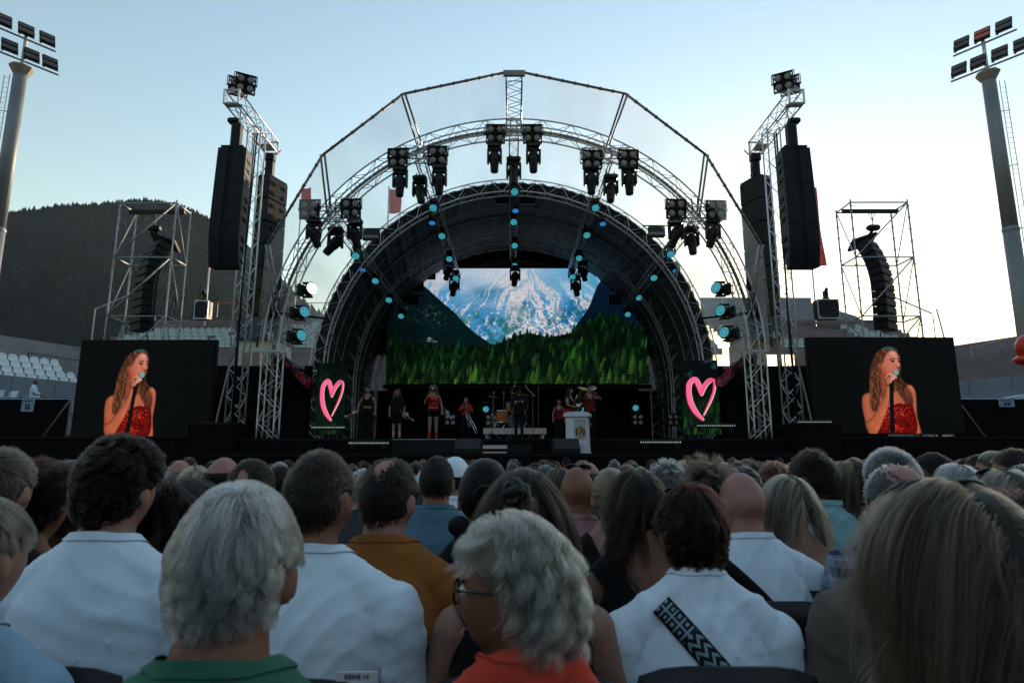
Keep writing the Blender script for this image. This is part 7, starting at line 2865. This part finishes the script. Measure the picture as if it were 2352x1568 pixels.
for q in range(6):
    m.path([c + Vector((.0, -.012, .03 - .012 * q)), c + Vector((.018, -.022, .034 - .012 * q)), c + Vector((.034, -.006, .03 - .012 * q))], .0025, 5)
m.tube(c + Vector((.0, -.014, .04)), c + Vector((.004, -.016, -.045)), .004, 6); m.obj("claw_clip", mat("clip_pale", (.45, .42, .38), .25), ro, True)
ro, B, s = get("baseball cap")
d = head_grid(28, 18).reshape(-1, 3); p = head_surface(d); V = p + _unit(d) * .012
T = np.array([t for f in grid_faces(28, 18) for t in ((f[0], f[1], f[2]), (f[0], f[2], f[3]))])
sc = np.minimum(p[:, 2] - .015, 9); notch = (((p[:, 0]) / .032) ** 2 + ((p[:, 2] - .02) / .028) ** 2 - 1) * .05
sc = np.where(p[:, 1] < 0, np.minimum(sc, notch), sc)
Vc, Tc = clip(V, T, sc); link("cap", make_mesh("cap", to_body(Vc, B["H"]), Tc, C["white"]), ro)
m = MB(); vs = []
for i in range(9):
    a = -.9 + 1.8 * i / 8
    for k_ in (0, 1):
        vs.append(in_head(B, [(.085 * math.sin(a) * (1 + .2 * k_), .085 * math.cos(a) + .075 * k_ * math.cos(a), .03 - .012 * k_ - .01 * a * a)])[0])
m.add(vs, [(2 * i, 2 * i + 1, 2 * i + 3, 2 * i + 2) for i in range(8)]); m.obj("cap_peak", C["white"], ro)
spectacles(B, ro, "sunglasses", True, R(40), .0)

# row label strips on chair backs
p = at(820, 1552, 1.40)
root = thing("row_label", "white row number strip with dark lettering on a chair back at the bottom", "label", p)
m = MB(p); m.box(p, (.085, .004, .018)); m.obj("strip", M_WHITE, root)
text("lettering", "REIHE 14", .013, M_BLACK, Vector((0, -.004, 0)), (math.pi / 2, 0, 0), root, .0005)
for (u, v, Y, lb) in ((860, 1556, 1.25, "black chair back behind the white t-shirt with the protruding ear"), (220, 1553, 1.27, "black chair back behind the white t-shirt with thick curls"), (1670, 1541, 1.36, "black chair back behind the white top with the patterned strap"), (1450, 1385, 1.93, "black chair back behind the black vest top with the brown strap"), (1790, 1352, 1.9, "black chair back beside the taupe shirt")):
    pass

# ---- far crowd: shared prototypes, own colours
PROTO = {}


def proto(style, female):
    key = (style, female)
    if key in PROTO:
        return PROTO[key]
    B = build_body("sit", female, 1.0, 0, 0, 0, None, .016, True, None, 0, 1.0)
    root = thing("person", "x", "person", (0, 0, 0), 0, "distant audience heads below the stage")
    B["me"].materials.append(skin_mat("fair")); link("body", B["me"], root)
    if style != "bald":
        add_hair(B, root, style, "brown", 700, .0022, 7 + len(PROTO), None)
    link("shirt", garment(B, "tee", C["grey"], .012, .0, 3), root)
    ht = np.array(B["H"]) @ np.array([0, -.01, .12, 1])
    PROTO[key] = (root, list(root.children), ht)
    return PROTO[key]


def override(o, m):
    for sl in o.material_slots:
        sl.link = 'OBJECT'; sl.material = m


FIRST = set()


def far(u, v, Y, style, color, female, shirt, skin, label):
    root, kids, ht = proto(style, female)
    P = at(u, v, Y)
    pad = {"bald": 0, "crew": .004, "fringe": 0, "short": .018, "thick": .03, "curly": .045, "wavybob": .018, "shortbob": .018}.get(style, .014)
    c = root
    if (style, female) in FIRST:
        c = root.copy(); COL.objects.link(c)
        for k in kids:
            q = k.copy(); COL.objects.link(q); q.parent = c
            if k.name.split(".")[0] == "hair":
                for g in [w_ for w_ in bpy.data.objects if w_.parent == k]:
                    g2 = g.copy(); COL.objects.link(g2); g2.parent = q
    FIRST.add((style, female))
    s = max(.92, min(1.08, P.z / (ht[2] + pad)))
    c.scale = (s, s, s); c.location = (P.x - ht[0] * s, Y - ht[1] * s, P.z - (ht[2] + pad) * s)
    c.rotation_euler = (0, 0, rnd.gauss(0, .38))
    c["label"] = label
    c1, c2, cc = HAIRC[color]
    for k in c.children:
        nm = k.name.split(".")[0]
        if nm == "body": override(k, skin_mat(skin))
        elif nm == "shirt": override(k, C[shirt])
        elif nm == "hair":
            override(k, mat("haircap_" + color, cc, .7, 0, .35, 60, bump=.4, bscale=260, spec=.3, aniso_scale=(1, 1, .25)))
            for g in k.children:
                override(g, hair_mat("hair_" + color, c1, col2=c2))


FAR = [(415, 1057, 4.4, "fringe", "white", False, "grey", "pink", "bald pink head with a white hair ring left of the blond curls"), (450, 1072, 3.9, "wavybob", "blond", True, "black", "fair", "blond wavy head beside the bald pink one"),
       (386, 1074, 5.2, "wavybob", "ashblond", True, "black", "fair", "blond head peeping left of the bald pink one"), (640, 1058, 6.2, "short", "white", False, "white", "pink", "white haired head left of the short dark hair with an ear"),
       (646, 1065, 4.4, "short", "darkbrown", False, "grey", "fair", "dark brown head directly under the white haired one"), (812, 1068, 4.2, "short", "darkbrown", False, "teal", "fair", "dark head in teal right of the protruding ear"),
       (838, 1072, 3.7, "short", "white", False, "grey", "pink", "white haired head half hidden by the ochre t-shirt's dark crown"), (1066, 1074, 5.0, "short", "lightbrown", False, "white", "tan", "light brown head right of the white cap"),
       (1256, 1064, 5.2, "short", "grey", False, "red", "fair", "grey head with red collar right of the scrunchie"), (1223, 1069, 4.6, "bob", "darkbrown", True, "black", "fair", "dark bobbed head just left of the grey one with red collar"),
       (1284, 1072, 4.4, "long", "lightbrown", True, "lightblue", "fair", "light brown long hair in pale blue left of the bald pink shirt"), (1352, 1061, 4.3, "fringe", "darkbrown", False, "grey", "pink", "ruddy bald crown behind the bald head with sunglasses"),
       (1437, 1065, 4.6, "updo", "auburn", True, "black", "fair", "auburn pinned-up head right of the claw clip"), (1455, 1060, 6.0, "short", "darkgrey", False, "black", "fair", "dark grey head behind the auburn pinned-up one"),
       (1571, 1060, 4.2, "wavybob", "ashblond", True, "grey", "fair", "ash-blond head between steel-grey and bushy brown hair"), (1660, 1058, 5.0, "short", "silver", False, "grey", "fair", "silver head right of the bushy brown hair"),
       (1690, 1056, 4.4, "short", "brown", False, "black", "fair", "round brown head right of the silver one"), (1712, 1066, 3.6, "short", "darkgrey", False, "black", "fair", "dark grey head just behind the bald person in white"),
       (1735, 1060, 4.4, "curly", "darkbrown", True, "black", "fair", "curly dark head above the ash-brown bob"), (1774, 1061, 4.1, "wavybob", "auburn", True, "black", "fair", "reddish wavy head left of the mint shirt"),
       (1766, 1055, 6.0, "short", "darkgrey", False, "black", "fair", "dark grey head behind the reddish wavy one"), (1803, 1067, 4.8, "short", "grey", False, "black", "fair", "grey head touching the mint shirt person"),
       (1923, 1060, 4.4, "crew", "grey", False, "black", "pink", "cropped pinkish head between mint shirt and long blond hair"), (1921, 1083, 3.6, "wavybob", "darkblond", True, "black", "fair", "dark blond low head right of the mint shirt"),
       (2117, 1052, 5.2, "crew", "white", False, "white", "fair", "white capped looking small head left of the cropped man with glasses"), (2178, 1052, 4.2, "short", "darkgrey", False, "grey", "fair", "dark grey head behind the silver bob"),
       (2228, 1048, 5.6, "short", "darkbrown", False, "black", "fair", "dark head between the silver bob and the faces looking left"), (2345, 1062, 2.9, "short", "darkgrey", False, "black", "fair", "dark grey head low at the right edge above the auburn hair"),
       (60, 1046, 4.2, "short", "darkbrown", False, "black", "tan", "dark head left of the teal shirt"), (118, 1050, 5.0, "bob", "darkbrown", True, "black", "fair", "dark bob above the dark red curls"), (205, 1062, 3.8, "short", "brown", False, "black", "fair", "brown head right of the teal shirt")]
for a in FAR:
    far(*a)
LM = [(-40, "the left barrier notice"), (100, "the left barrier"), (250, "the singer on the left screen"), (420, "the left screen's dark half"), (540, "the left tower"), (680, "the left wing curtain"), (760, "the left heart"), (850, "the crop top woman"), (930, "the red bandana"), (1000, "the singer in red"), (1080, "the trombone player"),
      (1150, "the pale steps"), (1220, "the man in black"), (1330, "the lectern"), (1430, "the lamps beside the lectern"), (1510, "the right strip light"), (1610, "the right heart"), (1700, "the right wing curtain"), (1800, "the right tower"), (1900, "the right screen's dark half"), (2040, "the singer on the right screen"), (2150, "the right screen's right end"), (2260, "the right barrier"), (2340, "the right barrier notice")]
taken = [(a[0], a[2]) for a in FAR]
cnt = {}
row = 5.6
styles = [("short", False), ("short", False), ("bob", True), ("wavybob", True), ("crew", False), ("fringe", False), ("long", True), ("updo", True), ("curly", False)]
cols = ["brown", "darkbrown", "lightbrown", "darkgrey", "grey", "ashblond", "brown", "darkbrown", "black", "auburn", "darkblond"]
while row < 14.5:
    hw = row * .84
    x = -hw + rnd.random() * .5
    while x < hw:
        Yr = row + rnd.uniform(-.12, .12)
        st = rnd.choice(styles); cl = rnd.choice(cols); sh = rnd.choice(["black", "grey", "white", "navy", "lightblue", "red", "teal", "pink"])
        zt = rnd.gauss(1.30, .035)
        q = cam_px = None
        # project to a photo pixel
        cp, sp = math.cos(PITCH), math.sin(PITCH)
        dz_ = zt - CAMZ
        dep = Yr * cp + dz_ * sp
        u = PW / 2 + FPX * x / dep; v = PH / 2 - FPX * (-Yr * sp + dz_ * cp) / dep
        if rnd.random() < (.92 if row < 9 else .7):
            lm = min(LM, key=lambda t: abs(t[0] - u))[1]
            fem = st[1]
            w_ = {"short": "short", "bob": "bobbed", "wavybob": "wavy", "crew": "cropped", "fringe": "balding", "long": "long", "updo": "pinned-up", "curly": "curly"}[st[0]]
            cn = {"darkbrown": "dark brown", "lightbrown": "light brown", "darkgrey": "dark grey", "ashblond": "ash-blond", "darkblond": "dark blond"}.get(cl, cl)
            band = "nearer" if row < 8 else "middle" if row < 11 else "last"
            lb = "far %s %s head, %s top, %s rows below %s" % (w_, cn, {"lightblue": "pale"}.get(sh, sh), band, lm)
            if lb in cnt:
                continue
            cnt[lb] = 1
            far(u, v, Yr, st[0], cl, fem, sh if sh != "pink" else "pink", rnd.choice(["fair", "tan", "pink"]), lb)
        x += rnd.uniform(.52, .66)
    row += .95
# ------------------------------------------------------------------ performers
def skirt(root, B, material, z0, z1, r0, r1, name="skirt"):
    m = MB(); K = 28; vs = []
    for j in range(7):
        t = j / 6
        for i in range(K):
            a = 2 * math.pi * i / K
            r = (r0 + (r1 - r0) * t) * (1 + .05 * t * math.sin(i * 2.3) )
            vs.append((r * math.cos(a) * 1.15, r * math.sin(a) * .88 + .005, z0 + (z1 - z0) * t))
    m.add(vs, [(j * K + i, j * K + (i + 1) % K, (j + 1) * K + (i + 1) % K, (j + 1) * K + i) for j in range(6) for i in range(K)])
    return m.obj(name, material, root, True)


def sequin_mat():
    m = bpy.data.materials.new("red_sequins"); m.use_nodes = True
    N, L = m.node_tree.nodes, m.node_tree.links
    b = N["Principled BSDF"]; b.inputs["Metallic"].default_value = .6; b.inputs["Roughness"].default_value = .3
    v = N.new("ShaderNodeTexVoronoi"); v.inputs["Scale"].default_value = 60
    tc = N.new("ShaderNodeTexCoord"); L.new(tc.outputs["Object"], v.inputs["Vector"])
    rp = N.new("ShaderNodeValToRGB"); rp.color_ramp.elements[0].color = (.10, .005, .004, 1); rp.color_ramp.elements[1].color = (.75, .05, .03, 1)
    L.new(v.outputs["Color"], rp.inputs[0]); L.new(rp.outputs[0], b.inputs["Base Color"])
    bp = N.new("ShaderNodeBump"); bp.inputs["Strength"].default_value = .8; L.new(v.outputs["Distance"], bp.inputs["Height"]); L.new(bp.outputs[0], b.inputs["Normal"])
    return m


C["sequin"] = sequin_mat()


def performer(u, vtop, Y, label, rot, female=True, arms=None, yaw=0, pitch=0, hair=("long", "darkbrown"), top=("tank", "black", "scoop"), hem=.50, legs=None, skin="fair", bottom=None, shoes="black", shoe_top=-.30, base=DECK, heavy=1.0, L=None):
    B = build_body("stand", female, heavy, R(yaw), R(pitch), 0, arms, .0125, True, legs)
    ht = (np.array(B["H"]) @ np.array([0, 0, .12, 1]))
    zt = zat(vtop, Y)
    s = (zt - base) / (ht[2] + .015)
    p = at(u, 950, Y)
    root = thing("person", label, "person", (p.x, Y, base), rot, "performers on the stage")
    root.scale = (s, s, s)
    B["me"].materials.append(skin_mat(skin)); link("body", B["me"], root)
    if hair:
        add_hair(B, root, hair[0], hair[1], 1100, .0022, int(u), None, L)
    link("shirt", garment(B, top[0], C[top[1]], .010, .005, int(u), .22, hem, top[2]), root)
    if bottom:
        link("trousers", lower(B, C[bottom[0]], bottom[1], bottom[2], .010, int(u)), root)
    link("shoes", lower(B, C[shoes], shoe_top, -1, .008, 5, "shoes"), root)
    eyes(B, root)
    return root, B, s


def world(root, p):
    return root.matrix_basis @ Vector(p)


def pos(root, p):
    s = root.scale.x
    return Vector(root.location) + Matrix.Rotation(root.rotation_euler.z, 3, 'Z') @ Vector(p) * s


def horn(name, label, a, b, kind="trumpet", mt=None):
    """brass from mouthpiece a towards bell b"""
    mt = mt or M_BRASS
    a, b = Vector(a), Vector(b)
    d = (b - a); Ln = d.length; d.normalize()
    q = d.to_track_quat('Z', 'Y').to_matrix()
    root = thing(name, label, "instrument", a)
    k = Ln / .52
    up = q @ Vector((0, 1, 0)); sd = q @ Vector((1, 0, 0))
    T = lambda x, y, z: a + (sd * x + up * y + d * z) * k
    br = .075 if kind == "trumpet" else .085
    m = MB(a); m.lathe([(.006, .16), (.007, .36), (.012, .42), (.022, .46), (.045, .50), (br, .52), (br - .003, .521), (.04, .498), (.015, .45)], a, q @ Matrix.Scale(k, 3), 16, cap=False); m.obj("bell", mt, root, True)
    m = MB(a); m.path([T(0, .0, 0), T(0, 0, .30), T(0, -.01, .36), T(0, -.04, .38), T(0, -.07, .36), T(0, -.085, .30), T(0, -.085, .14), T(0, -.06, .10), T(0, -.02, .10), T(0, 0, .16)], .0065 * k, 6); m.lathe([(.012, -.01), (.010, .01), (.005, .04)], a, q @ Matrix.Scale(k, 3), 8); m.obj("tubing", mt, root, True)
    m = MB(a)
    for i in range(3):
        m.tube(T(.012, -.10, .19 + i * .035), T(.012, .05, .19 + i * .035), .012 * k, 8); m.tube(T(.012, .05, .19 + i * .035), T(.012, .075, .19 + i * .035), .007 * k, 6)
    m.obj("valves", M_CHROME, root, True)
    return root


# crop top woman, trumpet held low at the left
AR = {1: ((.26, .00, 1.14), (.30, .10, .93), (.31, .15, .88)), -1: ((-.26, -.02, 1.14), (-.27, .04, .90), (-.265, .07, .83))}
ro, B, s = performer(843, 886, 21.0, "person in a black crop top and wide black trousers holding a brass horn low", R(180), arms=AR, hair=("updo", "black"), top=("tank", "black", "scoop"), hem=.70, bottom=("black", .62, -.0))
h = pos(ro, (.31, .17, .88)); horn("flugelhorn", "brass horn hanging from the hand of the crop top woman", h + Vector((.16, -.05, .10)), h + Vector((-.32, -.12, -.16)), "flugel", M_BRASS)
# red bandana woman
ro, B, s = performer(912, 893, 20.3, "person with a red bandana, black t-shirt dress and patterned white and red socks", R(180), hair=("long", "ashblond"), top=("tee", "black", "crew"), hem=.18, bottom=("black", .3, .55), shoes="black", shoe_top=-.31, L=.36)
V_, T_ = B["V"], B["T"]
sk = np.minimum(np.minimum(.30 - V_[:, 2], V_[:, 2] - .085), 1.0)
Vc, Tc = clip(V_ + B["N"] * .006, T_, sk); link("socks", make_mesh("socks", Vc, Tc, mat("socks_pattern", (.65, .50, .50), .9, 0, .1, 16, col2=(.45, .03, .03))), ro)
d = head_grid(24, 16).reshape(-1, 3); p = head_surface(d); V = p + _unit(d) * .016
Tt = np.array([t for f in grid_faces(24, 16) for t in ((f[0], f[1], f[2]), (f[0], f[2], f[3]))])
Vc, Tc = clip(V, Tt, p[:, 2] - .035 - .25 * np.clip(p[:, 1], -.1, .1) * .2); link("bandana", make_mesh("bandana", to_body(Vc, B["H"]), Tc, C["red"]), ro)
h = pos(ro, (-.25, .10, .84)); horn("trumpet", "brass trumpet hanging from the hand of the red bandana woman", h + Vector((-.10, -.05, .16)), h + Vector((.34, -.10, -.20)), "flugel")
# singer
AR = {1: ((.27, .06, 1.13), (.13, .22, 1.36), (.055, .21, 1.46)), -1: ((-.25, -.02, 1.13), (-.28, .06, .90), (-.28, .10, .83))}
ro, B, s = performer(995, 882, 20.3, "person singing into a microphone in a red sequin top, black shorts and red boots", R(188), arms=AR, yaw=-28, hair=("long", "lightbrown"), top=("tank", "sequin", "strapless"), hem=.56, bottom=("black", .60, .72), shoes="red", shoe_top=-.17, L=.42)
h = pos(ro, (.04, .22, 1.50))
root = thing("microphone", "silver headed microphone in the singer's raised hand", "microphone", h)
m = MB(h); m.tube(h + Vector((-.04, .0, -.10)), h + Vector((.01, .02, .05)), .017, 8); m.obj("handle", M_BLACK, root, True)
m = MB(h); m.sphere(h + Vector((.02, .025, .085)), .032, 10, 8); m.obj("head", M_CHROME, root, True)
h = pos(ro, (-.29, .12, .86)); horn("trumpet", "silver trumpet in the lowered hand of the singer in red", h + Vector((.05, -.05, .14)), h + Vector((.30, -.10, -.22)), "trumpet", M_CHROME)
# trombone player
AR = {1: ((.27, .05, 1.18), (.10, .24, 1.28), (.02, .26, 1.30)), -1: ((-.25, .04, 1.16), (-.14, .22, 1.18), (-.10, .26, 1.20))}
ro, B, s = performer(1070, 910, 22.4, "person in a red t-shirt and black trousers holding a trombone upright", R(180), arms=AR, hair=("bob", "darkbrown"), top=("tee", "red", "crew"), hem=.60, bottom=("black", .62, 0), L=.22)
a = pos(ro, (-.04, .30, 1.22)); b = a + Vector((.42, -.2, -.80))
root = thing("trombone", "silver trombone slanting down from the red t-shirt player", "instrument", a)
m = MB(a); o2 = Vector((-.07, 0, -.03)); m.path([a, b, b + Vector((-.03, 0, -.05)), b + o2, a + o2], .012, 6); m.obj("slide", M_CHROME, root, True)
m = MB(a); c1 = a + Vector((.02, .05, -.05)); m.path([c1 + Vector((-.05, 0, 0)), c1 + Vector((.02, 0, -.35)), c1 + Vector((.10, 0, -.58)), c1 + Vector((.17, 0, -.55)), c1 + Vector((.12, 0, -.30))], .012, 6); m.obj("tubing", M_CHROME, root, True)
m = MB(a); m.lathe([(.012, 0), (.02, .1), (.045, .18), (.10, .23), (.098, .232), (.03, .17)], a + Vector((.0, .0, .02)), Matrix.Rotation(R(-20), 3, 'Y'), 14, cap=False); m.obj("bell", M_CHROME, root, True)
# man in black, back turned
AR = {1: ((.28, -.02, 1.15), (.26, .22, 1.02), (.24, .30, 1.02)), -1: ((-.28, -.02, 1.15), (-.24, .22, 1.06), (-.20, .30, 1.08))}
ro, B, s = performer(1192, 892, 20.0, "person seen from behind in black with white lettering across the shoulders", 0.0, False, arms=AR, hair=("short", "darkbrown"), top=("tee", "black", "crew"), hem=.44, bottom=("black", .60, 0), heavy=1.12)
tx_ = text("shirt_lettering", "gawoi", .125, mat("print_white", (.62, .62, .62), .8), Vector((0, -.150, 1.285)), (math.pi / 2 + .02, 0, 0), ro, .002)
# dark woman behind
ro, B, s = performer(1284, 916, 22.6, "person in a dark red sleeveless top standing back in the shade left of the tuba", R(180), hair=("long", "darkred"), top=("tank", "darkred", "scoop"), bottom=("black", .64, 0), L=.36)
# tuba player
AR = {1: ((.25, .08, 1.14), (.10, .30, 1.06), (.04, .36, 1.06)), -1: ((-.24, .10, 1.18), (-.10, .30, 1.14), (-.04, .34, 1.16))}
ro, B, s = performer(1309, 890, 20.6, "person in a black vest, red skirt and white socks playing a brass tuba", R(232), arms=AR, hair=("long", "darkbrown"), top=("tank", "black", "scoop"), bottom=("red", .60, .66), shoes="white", shoe_top=-.22, L=.34)
skirt(ro, B, C["red"], 1.02, .62, .15, .21)
h = pos(ro, (0, .33, 1.12))
root = thing("tuba", "large brass tuba with its bell beside the player's face", "instrument", h)
rt = Matrix.Rotation(R(14), 3, 'Y') @ Matrix.Rotation(R(18), 3, 'X')
m = MB(h); m.lathe([(.035, -.15), (.05, .05), (.075, .25), (.12, .38), (.19, .46), (.215, .475), (.205, .475), (.11, .37)], h + Vector((.06, 0, .10)), rt, 22, cap=False); m.obj("bell", M_BRASS, root, True)
m = MB(h)
lp = [(-.10, .30), (-.12, .0), (-.09, -.28), (.0, -.36), (.09, -.28), (.10, .0), (.07, .10)]
m.path([h + rt @ Vector((x, .02, z)) for x, z in spline(lp, 4, False)], .05, 10, rs=list(np.linspace(.03, .06, 25))); m.obj("bow_tubing", M_BRASS, root, True)
m = MB(h)
for q in range(3):
    m.tube(h + rt @ Vector((-.05 + .045 * q, -.07, -.16)), h + rt @ Vector((-.05 + .045 * q, -.07, .08)), .018, 8)
m.path([h + rt @ Vector((-.08, -.06, .05)), h + rt @ Vector((-.15, -.08, .16)), h + rt @ Vector((-.13, -.04, .30)), h + rt @ Vector((-.08, .0, .36))], .012, 6)
m.obj("valves", M_CHROME, root, True)
# woman pointing a trumpet at the audience
AR = {1: ((.33, .10, 1.30), (.12, .30, 1.46), (.03, .30, 1.50)), -1: ((-.33, .10, 1.30), (-.12, .30, 1.46), (-.04, .32, 1.50))}
ro, B, s = performer(1355, 884, 21.4, "person in a dark top with both elbows out pointing a trumpet at the audience", R(183), arms=AR, hair=("long", "brown"), top=("tank", "darkred", "scoop"), bottom=("black", .62, 0), L=.34)
a = pos(ro, (0, .15, 1.555)); b = pos(ro, (-.03, .62, 1.60)); horn("trumpet", "trumpet pointed forward by the woman right of the tuba", a, b, "trumpet", M_CHROME)

# man in white sitting on the left stand walkway
p = at(82, 872, 28.7)
person(82, 872, 28.7, "person in a white t-shirt sitting on the left stand above the black barrier", "crew", "grey", False, "tan", ("tee", "white", "crew"), yaw=-10, rot=R(-60), seat=False, pants="khaki", seed=301, vox=.014, n=500, group="people beside the stage", smax=1.0)
# figure glimpsed below the barrier
p = at(95, 1000, 28.9)
root = thing("concrete_block", "low concrete block in the gap below the left barrier", "block", (p.x, 28.9, 0)); m = MB(); m.bbox((0, 0, .45), (1.2, 1.0, .9), .03); m.obj("body", M_CONC, root)
B = build_body("stand", True, 1.0, 0, 0, 0, None, .014)
root = thing("person", "person in a white blouse and pale skirt glimpsed in the gap below the left barrier", "person", (p.x, 28.9, .905), R(150), "people beside the stage")
B["me"].materials.append(skin_mat("fair")); link("body", B["me"], root); add_hair(B, root, "bob", "brown", 500, .003, 9)
link("shirt", garment(B, "tee", C["white"], .012, .004, 3), root); skirt(root, B, C["cream"], 1.05, .50, .15, .28); link("shoes", lower(B, C["black"], -.31, -1, .008, 5, "shoes"), root)

# ------------------------------------------------------------------ air
hz = MB(); hz.box((0, 620, 147), (3600, 1900, 298))
ho = hz.obj("haze", bpy.data.materials.new("haze_air"))
tag(ho, kind="stuff")
hm_ = ho.data.materials[0]; hm_.use_nodes = True
N, L = hm_.node_tree.nodes, hm_.node_tree.links
N.clear()
out = N.new("ShaderNodeOutputMaterial"); vol = N.new("ShaderNodeVolumePrincipled")
vol.inputs["Color"].default_value = (.70, .85, 1.0, 1); vol.inputs["Density"].default_value = HAZE; vol.inputs["Anisotropy"].default_value = .35
L.new(vol.outputs[0], out.inputs["Volume"])
